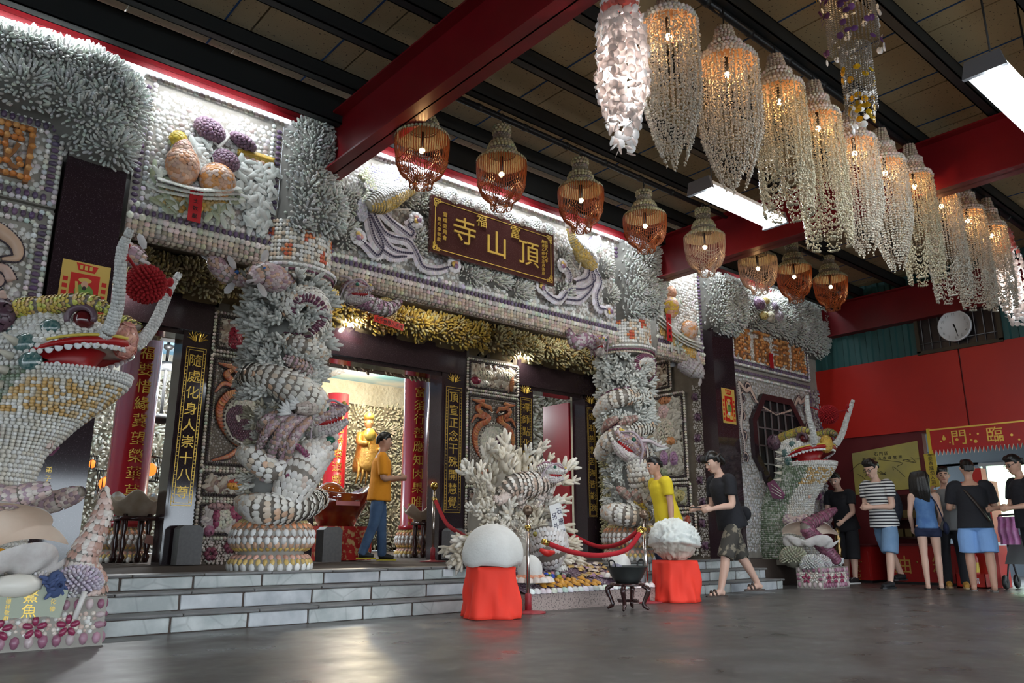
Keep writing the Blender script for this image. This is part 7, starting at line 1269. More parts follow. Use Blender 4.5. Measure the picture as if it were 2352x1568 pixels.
def capiz(label, px, y0, y1, wd, ymid, n_str, Y=3.12, light=26):
    a_, c_ = onY(px, y0, Y), onY(px, y1, Y); H = a_[2]-c_[2]; R = wd/2*proj((a_+c_)/2)[0, 2]/FPX; X = (a_[0]+c_[0])/2; t = thing('capiz_lamp', label, 'hanging lamp', (X, Y, c_[2])); P, C = [], []
    pr = [(R*.45, H), (R*.6, H*.86), (R*.95, H*.66), (R, H*.4), (R*.6, H*.2), (R*.25, 0)]
    for lay, m in ((1.0, n_str), (.6, n_str//2)):
        for i in range(m):
            a = 2*math.pi*i/m+RNG.normal(0, .08); e = H*(.02+.3*RNG.random()*(lay < 1)+.22*RNG.random()); zz = np.arange(H, e, -.052); rr = prof_at(pr, zz)*lay; P.append(np.stack([rr*np.cos(a), rr*np.sin(a), zz], 1)+RNG.normal(0, .006, (len(zz), 3))); C.append(np.where((zz > H*.74)[:, None], np.array([[.72, .26, .22]]), np.array([[.80, .72, .68]])*RNG.uniform(.9, 1.05, (len(zz), 1))))
    P = np.vstack(P); C = np.vstack(C); n = len(P); N = unit(P*[1, 1, 0]+RNG.normal(0, .4*R, (n, 3))); place(t, 'capiz_disc', DISC, P, frameN(N, np.broadcast_to([0, 0, 1.], N.shape)), np.stack([np.full(n, .033)]*2+[np.full(n, .02)], 1), np.clip(C, 0, 1), m_capiz, m_capiz, 300, 9)
    b = MB(); b.tube([(0, 0, H*.28), (0, 0, H*.62)], [.03], 10); b.build('lit_tube', m_tubeL, t); lamp_light('capiz_light', (X, Y, c_[2]+H*.48), light, (.95, .97, 1), .06); b = MB(); b.tube([(0, 0, H*.6), (0, 0, 4.93-c_[2])], [.008], 5); b.build('hanging_cord', m_black, t)
capiz('bright capiz disc lamp with pink top hanging by the first red beam', 1428, -60, 372, 116, 200, 22, light=60); capiz('bright pale capiz disc lamp at the far end of the pipe by the clock', 2320, 545, 746, 66, 640, 16, light=22)
# purple and yellow chandelier
Y = 2.3; a_, c_ = onY(1940, -70, Y), onY(1962, 284, Y); H = a_[2]-c_[2]; t = thing('purple_chandelier', 'purple and yellow shell disc chandelier with grey shell strings', 'hanging lamp', (a_[0], Y, c_[2])); R = .20; P = []
for i in range(40):
    a = 2*math.pi*i/40; zz = np.arange(H*.95, H*(.12+.3*(i % 2)), -.02); rr = np.where(zz > H*.5, R*.9, R*.55); P.append(np.stack([rr*np.cos(a), rr*np.sin(a), zz], 1))
P = np.vstack(P); n = len(P); b = MB(); b.inst(OCTA, P, frameN(unit(RNG.normal(0, .5, (n, 3))+[0, 0, 1.]), np.broadcast_to([.3, 1, .1], (n, 3))), np.full(n, .009)); b.build('grey_shell_strings', Mtl('grey_string', (.30, .27, .24), (.4, .3, .2), .4, .3), t, kind='stuff')
for z0, z1, rr, c, m in ((.82, 1.0, 1.15, (.62, .46, .03), 34), (.46, .82, 1.05, (.22, .09, .26), 70), (.02, .36, .62, (.66, .42, .02), 60)):
    z = RNG.uniform(z0, z1, m)*H; a = RNG.uniform(0, 6.28, m); r_ = R*rr*np.clip(.6+z/H, .4, 1) if z1 < .5 else np.full(m, R*rr); N = unit(np.stack([np.cos(a), np.sin(a), RNG.normal(0, .3, m)], 1)); place(t, 'shell_disc', DISC, np.stack([r_*np.cos(a), r_*np.sin(a), z], 1), frameN(N, np.broadcast_to([0, 0, 1.], N.shape)), np.stack([np.full(m, .026)]*2+[np.full(m, .016)], 1), jit(m, c, .12), m_capiz, m_capiz, 80, 9)
b = MB(); b.inst(BALL, [(0, 0, H*.85)], np.eye(3), [.026]); b.build('bulb', m_bulb, t); b = MB(); b.tube([(0, 0, H*.9), (0, 0, 4.98-c_[2])], [.008], 5); b.build('hanging_cord', m_black, t)
# pipes, tube lamps, camera
for Y, x0, x1 in ((5.66, 3.45, 11.6), (3.18, 2.0, 13.6)):
    t = thing('ceiling_pipe', 'long black steel pipe carrying the %s' % ('beaded basket lamps' if Y > 5 else 'shell-string chandeliers'), 'pipe', ((x0+x1)/2, Y, 4.95)); b = MB(); b.tube([(-(x1-x0)/2, 0, 0), ((x1-x0)/2, 0, 0)], [.034], 12); b.build('pipe', M('black_pipe', (.02, .02, .022), .35, metal=.4), t)
    for x in np.arange(-(x1-x0)/2+.3, (x1-x0)/2, .62): b = MB(); b.tube([(x, 0, 0), (x+.05, 0, 0)], [.040], 10); b.build('clamp', m_black, t)
m_white = M('white_enamel', (.72, .74, .76), .35)
def tube_lamp(label, x0, x1, y, z, cable=True, visible=True):
    t = thing('tube_lamp', label, 'tube lamp', ((x0+x1)/2, y, z)); L2 = (x1-x0)/2; b = MB(); b.prism([(-.14, .0), (.14, .0), (.10, .07), (-.10, .07)], np.array([[0, 0, 1], [1, 0, 0], [0, 1, 0]], float), (-L2, 0, 0), 2*L2); b.build('reflector', m_white, t, False)
    for dy in (-.09, 0, .09): b = MB(); b.tube([(-L2+.03, dy, -.02), (L2-.03, dy, -.02)], [.016], 8); b.build('tube', m_tubeL, t)
    for s in (-1, 1): b = MB(); b.prism([(-.15, -.045), (.15, -.045), (.12, .09), (-.12, .09)], np.array([[0, 0, 1], [1, 0, 0], [0, 1, 0]], float), (s*L2-.02, 0, 0), .04); b.build('end_cap', M('grey_end_cap', (.10, .10, .11), .5), t, False); b = MB(); b.tube([(s*L2*.7, 0, .06), (s*L2*.7, 0, 5.205-z)], [.008], 6); b.build('cable', m_black, t)
    for u in (-.7, -.25, .25, .7): lamp_light('tube_light', ((x0+x1)/2+u*L2, y, z-.06), TUBE_W/4, (.86, .95, 1.0), .04)
TUBE_W, EAVE_W = 75.0, 7.5
tube_lamp('lit fluorescent lamp hanging between the basket lamps and the shell chandeliers', 6.05, 7.40, 4.22, 4.05); tube_lamp('lit fluorescent lamp hanging beside the purple chandelier', 5.95, 7.35, 1.62, 4.05)
tube_lamp('unseen fluorescent lamp added for frontal fill at the open front of the hall', 4.5, 5.9, -2.5, 4.3)  # lamp added out of view behind the camera for frontal fill
for k, (x0, x1) in enumerate(((-1.4, -.2), (.0, 1.2), (1.6, 2.8), (3.75, 4.95), (5.2, 6.4), (6.9, 8.1), (9.0, 10.2), (11.0, 12.2))):
    t = thing('eave_tube', 'lit tube on the back of the black purlin %s' % ('left of the orange character', 'above the single orange character', 'above the orange fruit relief', 'above the first phoenix', 'above the signboard', 'above the second phoenix', 'above the yellow fruit relief', 'above the four orange characters')[k], 'tube lamp', ((x0+x1)/2, 6.84, 4.96)); b = MB(); b.tube([(x0-(x0+x1)/2, 0, 0), (x1-(x0+x1)/2, 0, 0)], [.014], 8); b.build('tube', m_tubeL, t); b = MB(); b.box((-.6, -.02, .02), (.6, .02, .06)); b.tube([(-.5, 0, .05), (-.5, -.06, .13)], [.01], 6); b.tube([(.5, 0, .05), (.5, -.06, .13)], [.01], 6); b.build('batten', m_white, t, False)
    l = bpy.data.lights.new('eave_light', 'AREA'); l.shape = 'RECTANGLE'; l.size = 1.15; l.size_y = .03; l.energy = EAVE_W; l.color = (.88, .95, 1.0); o = bpy.data.objects.new('eave_light', l); COL.objects.link(o); o.location = ((x0+x1)/2, 6.845, 4.94); o.rotation_euler = (math.radians(4), 0, 0)
t = thing('security_camera', 'small black security camera under the first red beam', 'camera', tuple(onY(1340, 45, 4.15))); b = MB(); b.tube([(-.06, .02, 0), (.07, -.03, -.01)], [.038], 12); b.build('housing', M('camera_grey', (.12, .12, .12), .3, metal=.4), t); b = MB(); b.tube([(-.075, .026, .001), (-.06, .02, 0)], [.030], 12); b.build('lens', m_black, t); b = MB(); b.tube([(0, 0, .03), (0, 0, .34)], [.014], 6); b.build('bracket', m_black, t)
# ================================================================== RIGHT WALL AND COUNTER
def wx(px, py, d=0.0): q = onX(px, py, XR-d); return q
def wboard(name, label, cat, pts, mat, d=.02, th=.012):
    c = np.mean([wx(*p, d) for p in pts], 0); t = thing(name, label, cat, tuple(c)); b = MB(); b.prism([(-(wx(*p, d)-c)[1], (wx(*p, d)-c)[2]) for p in pts], FL, (0, 0, 0), th); b.build('board', mat, t, False); return t, c
# clock
c = wx(2194, 749, .14); t = thing('wall_clock', 'round white wall clock in front of the dark barred window', 'clock', tuple(c)); r = .26; FLm = FL
def onb(P): return np.asarray(P, float)@FL.T
b = MB(); b.lathe([(r, 0), (r, .05), (r*.95, .06), (r*.93, .045)], 36); b.v[0] = onb(b.v[0]); b.build('case', m_white, t); b = MB(); b.lathe([(r*.94, .03), (r*.94, .042), (.001, .042)], 36); b.v[0] = onb(b.v[0]); b.build('dial', M('clock_dial', (.66, .67, .72), .4), t)
b = MB(); 
for ang, L_, w_ in ((-math.radians(5.47*30), .11, .012), (-math.radians(28*6), .19, .008)):
    u = np.array([math.sin(-ang), math.cos(-ang)]); v = np.array([u[1], -u[0]]); b.prism([tuple(-u*.03+v*w_), tuple(u*L_+v*w_*.4), tuple(u*L_-v*w_*.4), tuple(-u*.03-v*w_)], FL, onb([0, 0, .046]), .004)
b.build('hands', m_black, t, False); items = []
for h in range(1, 13):
    a = math.radians(h*30); s = .062; items += [(ch, math.sin(a)*r*.76+(i-(len(str(h))-1)/2)*.034, math.cos(a)*r*.76-s*.35, s) for i, ch in enumerate(str(h))]
letters('numerals', items, m_black, t, FL, onb([0, 0, .043]), .002)
# dark barred window behind it
c = wx(2198, 738, .0); b = MB(); cy, cz = c[1], c[2]; b.box((XR-.05, cy-.62, cz-.42), (XR-.03, cy+.62, cz+.45)); wo = struct('window_3', b, M('dark_window', (.012, .008, .010), .3), 'dark barred window in the teal wall')
b = MB()
for y in np.linspace(-.55, .55, 9): b.tube([(XR-.075, cy+y, cz-.42), (XR-.075, cy+y, cz+.45)], [.008], 5)
for z in (-.3, .3): b.tube([(XR-.075, cy-.62, cz+z), (XR-.075, cy+.62, cz+z)], [.008], 5)
b.build('window_bars', M('bare_steel_bar', (.22, .21, .22), .4, metal=.6), wo)
b = MB(); 
for (y0, y1, z0, z1) in ((-.66, -.60, -.45, .48), (.60, .66, -.45, .48), (-.66, .66, .44, .50), (-.66, .66, -.48, -.42)): b.box((XR-.09, cy+y0, cz+z0), (XR-.03, cy+y1, cz+z1))
b.build('window_frame', M('rusty_frame', (.05, .035, .02), .7), wo, False)
# map, strip sign, banner
t, c = wboard('route_map', 'large yellowed paper map pinned on the dark red wall', 'map', [(1957, 1041), (2107, 1012), (2120, 1119), (1966, 1136)], M('yellowed_paper', (.38, .31, .075), .7, noise=(2.5, .7, (.22, .19, .09))), .03)
rg = np.random.default_rng(9); b = MB()
for k in range(14):
    y, z = rg.uniform(-.5, .5), rg.uniform(-.3, .15); b.tube(spline([(-.016, y, z), (-.016, y+rg.uniform(-.2, .2), z+rg.uniform(-.1, .1)), (-.016, y+rg.uniform(-.3, .3), z+rg.uniform(-.14, .14))], 8), [.0035], 4)
b.build('map_lines', m_black, t); letters('map_title', [(ch, -.14+.09*i, .27, .07) for i, ch in enumerate('石門區')]+[(ch, -.36+.09*i, .19, .06) for i, ch in enumerate('富福頂山寺導覽圖')], m_black, t, FL, onb([0, 0, .013]), .002)
t, c = wboard('strip_sign', 'narrow yellow vertical sign with black writing beside the banner doorway', 'sign', [(2122, 1043), (2148, 1038), (2160, 1117), (2134, 1121)], M('yellow_card', (.45, .33, .04), .6), .03); letters('writing', vtext('眾愛香爐勿入洞內', 0, .27, .078, .075), m_black, t, FL, onb([0, 0, .013]), .002)
t = thing('door_banner', 'red and gold fringed banner with gold characters hung over the doorway', 'banner', (XR-.08, 4.4, 2.12)); y0, y1 = -2.4, 1.02; m_bn = M('red_satin', (.45, .012, .012), .35, noise=(7, .5, (.30, .02, .02)))
b = MB(); b.box((-.01, y0, .0), (.01, y1, .34)); b.build('cloth', m_bn, t, False); b = MB()
for y in np.arange(y0, y1, .06): b.prism([(-y-.026, 0), (-y+.026, 0), (-y, -.09)], FL, (.01, 0, 0), .012)
b.build('fringe', m_bn, t, False); b = MB(); rg = np.random.default_rng(4)
for k in range(40): y = rg.uniform(y0+.05, y1-.05); z = rg.uniform(.04, .30); b.inst(DISC, [(-.012, y, z)], FL[None], [rg.uniform(.012, .03)])
b.box((-.016, y0, .32), (.0, y1, .345)); b.build('gold_figures', m_gold, t, False); letters('gold_characters', [('門', -.55, .17, .26), ('臨', -.02, .17, .26), ('福', .52, .17, .26), ('五', 1.1, .17, .26)], m_gold, t, FL, (-.012, 0, 0), .01); b = MB(); b.box((-.02, y1-.03, -.06), (.015, y1+.02, .36)); b.build('yellow_edge', M('yellow_trim', (.6, .42, .03), .5), t, False)
# offering cabinets, incense cabinet, red pillar machine with price sign, extinguisher
m_cab = M('red_cabinet_paint', (.30, .012, .010), .35)
def cabinet(label, x0, x1, y0, y1, h, chars):
    t = thing('offering_cabinet', label, 'cabinet', ((x0+x1)/2, (y0+y1)/2, 0)); X, Yh = (x1-x0)/2, (y1-y0)/2; b = MB(); b.box((-X, -Yh, .04), (X, Yh, h-.03)); b.build('body', m_cab, t, False); b = MB(); b.box((-X-.03, -Yh-.03, h-.03), (X+.03, Yh+.03, h)); b.build('top', m_darkred, t, False); b = MB(); b.box((-X+.02, -Yh+.02, 0), (X-.02, Yh-.02, .04)); b.build('plinth', m_black, t, False)
    for k in range(2): b = MB(); b.box((-X-.012, -Yh+.04+k*Yh, .10), (-X, k*Yh-.04, h-.10)); d = b.build('door', m_cab, t, False); b = MB(); b.inst(BALL6, [(-X-.02, -.08+k*.16, h*.55)], np.eye(3), [.015]); b.build('knob', m_brass, d)
    letters('gold_characters', chars, M('dull_gold_paint', (.42, .24, .05), .5), t, FL, (-X-.013, 0, 0), .003)
cabinet('red cabinet with large gold characters behind the woman in the blue top', 13.2, 13.8, 4.95, 6.1, .62, [('油', -.32, .30, .30), ('箱', .28, .30, .30)]); cabinet('red cabinet with a column of small gold characters beside the green dragon', 13.10, 13.62, 6.30, 6.78, .60, vtext('國泰民安', 0, .48, .13, .12))
t = thing('shelf_rack', 'dark shelf rack with rows of small gold boxes on the wall under the map', 'shelf', (13.72, 5.6, .70)); b = MB(); b.box((-.1, -.65, 0), (.1, .65, .03)); b.box((-.1, -.65, .30), (.1, .65, .33)); b.box((.07, -.65, 0), (.1, .65, .72)); b.build('boards', m_wood, t, False)
for r_ in range(2):
    for k in range(9): b = MB(); b.box((-.09, -.58+.135*k, .035+.3*r_), (.04, -.48+.135*k, .16+.3*r_)); b.build('small_box', M('tarnished_gold_box', (.10, .07, .02), .5), t, False)
t = thing('red_pillar_box', 'tall red enamel pillar box with a pink price sign beside the doorway', 'pillar box', (13.45, 4.66, 0)); b = MB(); b.prism([(-.20, -.2), (.20, -.2), (.24, -.1), (.24, .1), (.2, .2), (-.2, .2), (-.24, .1), (-.24, -.1)], np.eye(3), (0, 0, 0), 1.55); b.prism([(-.10, -.1), (.10, -.1), (.10, .1), (-.1, .1)], np.eye(3), (0, 0, 1.55), .2); b.build('body', m_redwall, t, False); b = MB(); b.prism([(-.22, -.21), (.22, -.21), (.25, -.1), (.25, .1), (.22, .21), (-.22, .21), (-.25, .1), (-.25, -.1)], np.eye(3), (0, 0, .60), .05); b.build('white_band', m_white, t, False)
b = MB(); b.prism(rect(-.16, .16, .86, 1.38), FL, (-.245, 0, 0), .006); b.build('price_sign', M('pink_paper', (.72, .42, .45), .6), t, False); letters('price_writing', vtext('大人三柱香金紙', .07, 1.32, .07, .065)+vtext('小孩一柱香', -.06, 1.28, .08, .065), m_black, t, FL, (-.252, 0, 0), .002)
c = onZ(2212, 1345, 0); t = thing('fire_extinguisher', 'red fire extinguisher with yellow label standing in a red box', 'extinguisher', (12.95, 4.72, .08)); b = MB(); b.lathe([(.08, 0), (.085, .02), (.085, .34), (.06, .40), (.025, .42)], 18); b.build('cylinder', m_redwall, t); b = MB(); b.lathe([(.0865, .14), (.0865, .28)], 18, caps=False); b.build('label', M('yellow_label', (.6, .42, .04), .5), t); b = MB(); b.tube([(0, 0, .42), (0, 0, .47)], [.022], 8); b.tube([(-.02, 0, .47), (-.12, 0, .50)], [.012], 6); b.build('valve', m_black, t); b = MB(); b.tube(spline([(0, .02, .45), (0, .12, .42), (0, .12, .15)], 12), [.012], 6); b.build('hose', m_black, t)
t = thing('extinguisher_box', 'low red metal box holding the fire extinguisher', 'box', (12.95, 4.72, 0)); b = MB(); b.box((-.14, -.2, 0), (.14, .2, .02)); b.box((-.14, -.2, 0), (-.13, .2, .2)); b.box((.13, -.2, 0), (.14, .2, .2)); b.box((-.14, -.2, 0), (.14, -.19, .2)); b.box((-.14, .19, 0), (.14, .2, .2)); b.build('tray', m_redwall, t, False); letters('box_writing', [('滅', -.08, .10, .09), ('火', .0, .10, .09), ('器', .08, .10, .09)], m_white, t, FL, (-.141, 0, 0), .002)
# steel basin on a counter beside the green dragon, brass ornament
t = thing('wash_counter', 'dark counter with a steel basin behind the green dragon', 'counter', (13.1, 7.05, 0)); b = MB(); b.box((-.3, -.2, 0), (.5, .2, .82)); b.build('body', m_darkred, t, False); b = MB(); b.lathe([(.12, .83), (.24, .88), (.25, .885), (.23, .88), (.11, .84)], 24); b.build('basin', M('stainless', (.6, .62, .65), .2, metal=1.0), t)
t = thing('brass_vase', 'tarnished brass vase beside the clam on the green dragon plinth', 'vase', (11.66, 6.08, .42)); b = MB(); b.lathe([(.05, 0), (.03, .06), (.05, .12), (.025, .20), (.05, .28), (.03, .34), (.045, .40), (.01, .44)], 14); b.build('vase', M('tarnished_brass', (.16, .10, .04), .25, metal=.9), t); b = MB(); b.lathe([(.055, -.08), (.055, .0)], 12); b.build('foot', m_white, t)
# pushchair with pink cloth
t = thing('pushchair', 'grey framed pushchair with a pink cloth over its handle', 'pushchair', (12.95, 4.02, 0)); m_fr = M('pushchair_frame', (.10, .10, .11), .4, metal=.5)
b = MB(); [b.tube(spline(p, 10), [.014], 8) for p in ([(-.1, .22, 1.02), (0, .22, .8), (.3, .22, .1)], [(-.1, -.22, 1.02), (0, -.22, .8), (.3, -.22, .1)], [(.25, .22, .9), (.1, .22, .5), (-.15, .22, .1)], [(.25, -.22, .9), (.1, -.22, .5), (-.15, -.22, .1)], [(-.1, -.22, 1.02), (-.12, 0, 1.03), (-.1, .22, 1.02)])]; b.build('frame', m_fr, t)
for x in (.3, -.15):
    for y in (-.24, .24): b = MB(); b.lathe([(.03, -.02), (.09, -.02), (.1, 0), (.09, .02), (.03, .02)], 18); b.v[0] = b.v[0][:, [0, 2, 1]]+np.array([x, y, .1]); b.build('wheel', m_black, t)
b = MB(); b.prism([(-.2, .35), (.2, .4), (.22, .75), (-.05, .5)], np.array([[1, 0, 0], [0, 0, -1], [0, 1, 0]], float), (0, .2, 0), .4); b.build('seat', M('grey_fabric', (.14, .15, .15), .8), t, False); b = MB(); n = 20; G = np.stack([np.stack([np.full(n, -.13+.03*math.sin(i*1.3))+.02*np.sin(np.arange(n)*1.1), np.linspace(-.02, .24, n), np.full(n, 1.0-.055*i)], 1) for i in range(8)]); b.grid(G, closed=False, caps=False); b.grid((G+[-.03, 0, 0])[:, ::-1], closed=False, caps=False); b.build('pink_cloth', M('pink_towel', (.55, .18, .42), .85, noise=(14, .7, (.72, .40, .60))), t)
# ================================================================== PEOPLE
m_skin = M('skin', (.50, .285, .20), .5, sss=.08, noise=(14, .25, (.44, .22, .15))); m_skin2 = M('skin_fair', (.60, .38, .29), .5, sss=.08); m_hair = M('black_hair', (.010, .008, .007), .35, bump=(60, .6, .004)); m_eyew = M('eye_white', (.7, .7, .68), .2); m_iris = M('iris', (.015, .008, .005), .1); m_lip = M('lip', (.42, .17, .14), .45)
REM = []
def remesh(mb, name, mat, parent, vox=.012, it=4, fac=.5, kind=None):
    o = mb.build(name, mat); md = o.modifiers.new('r', 'REMESH'); md.mode = 'VOXEL'; md.voxel_size = vox; md.use_smooth_shade = True
    s = o.modifiers.new('s', 'SMOOTH'); s.iterations = it; s.factor = fac; REM.append(o); o.parent = parent
    if kind: o['kind'] = kind
    return o
def limb(b, pts, rad, n=10, k=4): b.tube(spline(pts, (len(pts)-1)*k+1), rad, n)
def fab(name, col, **kw): return M(name, col, kw.pop('rough', .85), bump=(9, .35, .03), **kw)
def rotm(yaw=0, pitch=0, roll=0): return np.array((Matrix.Rotation(yaw, 3, 'Z')@Matrix.Rotation(pitch, 3, 'Y')@Matrix.Rotation(roll, 3, 'X')))
def person(label, loc, az, h, shirt, bottom, shoes, legs, arms, lean=0.0, head=(0, 0), hair='short', sleeve=.6, short=True, skin=None, female=False, build=1.0, extra=None, curl=.7):
    """forward +x, left +y. legs: (thigh pitch, knee bend) for left then right, degrees forward; arms: (upper dir, fore dir) left then right in the torso frame"""
    t = thing('person', label, 'person', loc, az); S = h/1.72; sk = skin or m_skin; W = build
    j = {}; th, sh_ = .43*S, .42*S; foot = .075*S
    for s, (hp, kb) in zip((1, -1), legs):
        a = math.radians(hp); k = math.radians(hp-kb); hipj = np.array([0, s*.095*S*W, 0]); kn = hipj+th*np.array([math.sin(a), s*.02, -math.cos(a)]); an = kn+sh_*np.array([math.sin(k), 0, -math.cos(k)]); j[s] = (hipj, kn, an, k)
    z0 = min(j[1][2][2], j[-1][2][2])-foot; off = np.array([0, 0, -z0])
    for s in j: j[s] = (j[s][0]+off, j[s][1]+off, j[s][2]+off, j[s][3])
    pel = off.copy(); T = rotm(0, math.radians(lean)); up = T@np.array([0, 0, 1.]); tf = lambda x, y, z: pel+T@np.array([x, y, z])*S
    neck = tf(0, 0, .56); hd = neck+T@rotm(0, math.radians(head[1])*.4)@np.array([.015, 0, .155])*S; Rh = T@rotm(math.radians(head[0]), math.radians(head[1])-math.radians(lean)*.6)
    b = MB(); lev = [(-.08, .13, .8), (0, .155 if not female else .165, .75), (.12, .138 if not female else .118, .72), (.28, .158 if not female else .135, .72), (.40, .172 if not female else .150, .66), (.48, .135 if not female else .12, .62), (.54, .06, .95)]
    G, _, _ = sweep(np.array([tf(.01*math.sin(i), 0, l[0]) for i, l in enumerate(lev)]), [l[1]*S*W for l in lev], 16, [l[2] for l in lev], tuple(T@np.array([0, 1., 0]))); b.grid(G)
    limb(b, [tf(0, 0, .50), neck, hd-Rh@np.array([0, 0, .06])*S], [.058*S, .052*S, .052*S])
    v, f = P_ball(16, 12); q = v*np.array([.098, .077, .118])*S; q[:, 0] += np.where(q[:, 2] < -.03*S, .012*S*(-q[:, 2]/(.11*S)), 0); b.add(q@Rh.T+hd, f)
    H3 = lambda x, y, z: hd+Rh@(np.array([x, y, z])*S)
    limb(b, [H3(.085, 0, .012), H3(.110, 0, -.02), H3(.112, 0, -.032)], [.010*S, .015*S, .012*S], 8); limb(b, [H3(.06, 0, -.085), H3(.088, 0, -.092)], [.04*S, .03*S], 8)
    for s in (-1, 1): limb(b, [H3(.0, s*.075, .02), H3(-.015, s*.088, .008), H3(.0, s*.080, -.03)], [.012*S, .02*S, .011*S], 6)
    cl = MB(); shp = {}
    for s, (ud, fd) in zip((1, -1), arms):
        sj = tf(0, s*.185*W, .455); el = sj+T@unit(np.array(ud, float))*.285*S; wr = el+T@unit(np.array(fd, float))*.245*S; limb(b, [tf(0, s*.12*W, .45), sj, (sj+el)/2, el, (el*.6+wr*.4), wr], np.array([.055, .056, .046, .040, .040, .027])*S*W)
        fdir = unit(T@np.array(fd, float)); inn = unit(np.cross(fdir, T@np.array([0, 0, 1.]))*s+T@np.array([.15, 0, 0])); inn = unit(inn-fdir*(inn@fdir)); w_ = np.cross(fdir, inn)
        limb(b, [wr, wr+fdir*.05*S, wr+fdir*.095*S], np.array([.026, .034, .03])*S, 8); w_ = w_*(1 if w_[2] >= 0 else -1)
        for i, (o_, ln) in enumerate(((.030, .066), (.010, .078), (-.010, .072), (-.029, .056))):
            a = wr+fdir*.085*S+w_*o_*S; m_ = a+(fdir*(1-.3*curl)+inn*.5*curl)*ln*.55*S; e = m_+(fdir*(1-curl)+inn*curl)*ln*.5*S; limb(b, [a, m_, e], np.array([.0105, .0098, .0085])*S, 6)
        a = wr+fdir*.035*S+w_*.026*S; limb(b, [a, a+(w_*.7+fdir*.6+inn*.25)*.034*S, a+(w_*.6+fdir+inn*.6)*.058*S], np.array([.013, .0115, .009])*S, 6)
        if sleeve > 0: c0 = tf(0, s*.11*W, .47); e = sj+(el-sj)*sleeve; limb(cl, [c0, sj+T@np.array([0, s*.006, .008]), e], np.array([.072, .074, .070])*S*W, 12)
        shp[s] = (sj, el, wr)
    for s in (-1, 1):
        hp, kn, an, k = j[s]; limb(b, [hp+np.array([0, 0, .02]), hp*.5+kn*.5, kn, kn*.65+an*.35+np.array([-.012, 0, 0]), an], np.array([.088, .075, .054, .056, .036])*S*W, 12)
        fx = np.array([math.cos(-k*.5), 0, math.sin(-k*.25)]); toe = an+np.array([.15*S, 0, -foot*.72-an[2]*0]); hl = an+np.array([-.045*S, 0, -foot*.55]); limb(b, [hl, an+np.array([.01, 0, -foot*.3]), an+np.array([.08*S, 0, -foot*.62]), toe], np.array([.034, .036, .034, .022])*S, 10)
    remesh(b, 'body', sk, t, .0115, 4)
    # clothes
    if shirt:
        hem = shirt.get('hem', -.10); lev = [(hem, .200 if not female else .178, .80), (.05, .180 if not female else .155, .80), (.20, .160 if not female else .140, .80), (.33, .176 if not female else .152, .74), (.43, .182 if not female else .15, .66), (.49, .125, .64), (.515, .075, .9)]
        G, _, _ = sweep(np.array([tf(.006, 0, l[0]) for l in lev]), [(l[1]+.008)*S*W for l in lev], 20, [l[2]*1.04 for l in lev], tuple(T@np.array([0, 1., 0]))); cl.grid(G); remesh(cl, shirt.get('name', 't_shirt'), shirt['mat'], t, .013, 5)
    c2 = MB(); G, _, _ = sweep(np.array([pel+np.array([0, 0, z])*S for z in (.06, 0, -.07, -.13)]), np.array([.150, .160, .165, .12])*S*W, 18, [.78, .82, .84, .8], (0, 1, 0)); c2.grid(G)
    for s in (-1, 1):
        hp, kn, an, k = j[s]; ext = bottom.get('len', 1.0)
        if ext <= 1.15: e = hp+(kn-hp)*min(ext, 1) if ext <= 1 else kn+(an-kn)*(ext-1)*2; limb(c2, [hp+np.array([0, -s*.012, .01]), hp*.5+e*.5, e], np.array([.088, .104, .100])*S*W*np.array([1, bottom.get('w', 1), bottom.get('w', 1)]), 14)
        else: limb(c2, [hp+np.array([0, -s*.012, .01]), hp*.5+kn*.5, kn, kn*.5+an*.5, an+np.array([0, 0, -.02])], np.array([.088, .092, .074, .066, .062])*S*W, 12)
    remesh(c2, bottom.get('name', 'shorts'), bottom['mat'], t, .013, 5)
    for s in (-1, 1):
        hp, kn, an, k = j[s]; zf = an[2]-foot; m = MB(); L0, L1 = an[0]-.075*S, an[0]+.19*S; y = an[1]
        if shoes['kind'] == 'sneaker':
            limb(m, [(L0+.03, y, zf+.055), (an[0]+.02, y, zf+.06), (an[0]+.10*S, y, zf+.045), (L1-.03, y, zf+.035)], np.array([.045, .047, .043, .032])*S, 12); o = remesh(m, 'shoe', shoes['mat'], t, .010, 3)
            m = MB(); m.prism([(L0, y-.035*S), (L0+.05, y-.042*S), (L1-.05, y-.046*S), (L1, y-.02*S), (L1, y+.02*S), (L1-.05, y+.046*S), (L0+.05, y+.042*S), (L0, y+.035*S)], np.eye(3), (0, 0, zf), .022); m.build('sole', shoes.get('sole', m_eyew), o, False)
            m = MB(); [m.tube([(an[0]+.05+.025*i, y-.02, zf+.098-.008*i), (an[0]+.06+.025*i, y+.02, zf+.098-.008*i)], [.004], 4) for i in range(4)]; m.build('laces', shoes.get('lace', m_eyew), o)
        else:
            m.prism([(L0, y-.03*S), (L0+.05, y-.042*S), (L1-.05, y-.048*S), (L1, y-.02*S), (L1, y+.02*S), (L1-.05, y+.048*S), (L0+.05, y+.042*S), (L0, y+.03*S)], np.eye(3), (0, 0, zf-.004), .02); o = m.build('sandal', shoes['mat'], t, False)
            m = MB()
            for xx, hh in (((.07, .062), (.115, .05)) if shoes['kind'] == 'sandal' else ((.09, .05),)): m.tube(spline([(an[0]+xx*S, y-.044*S, zf+.01), (an[0]+(xx+.01)*S, y, zf+hh*S+.018), (an[0]+xx*S, y+.044*S, zf+.01)], 10), [.013 if shoes['kind'] == 'sandal' else .006], 6)
            m.build('strap', shoes.get('strap', shoes['mat']), o)
    # hair and face
    hb = MB(); v, f = P_ball(18, 14); hs_ = np.array([.108, .090, .128])*S; q = v*hs_+np.array([-.010, 0, .012])*S; keep = np.where((v[:, 0] > .25) & (v[:, 2] < (.42 if hair != 'bald' else .6)), 0, 1)
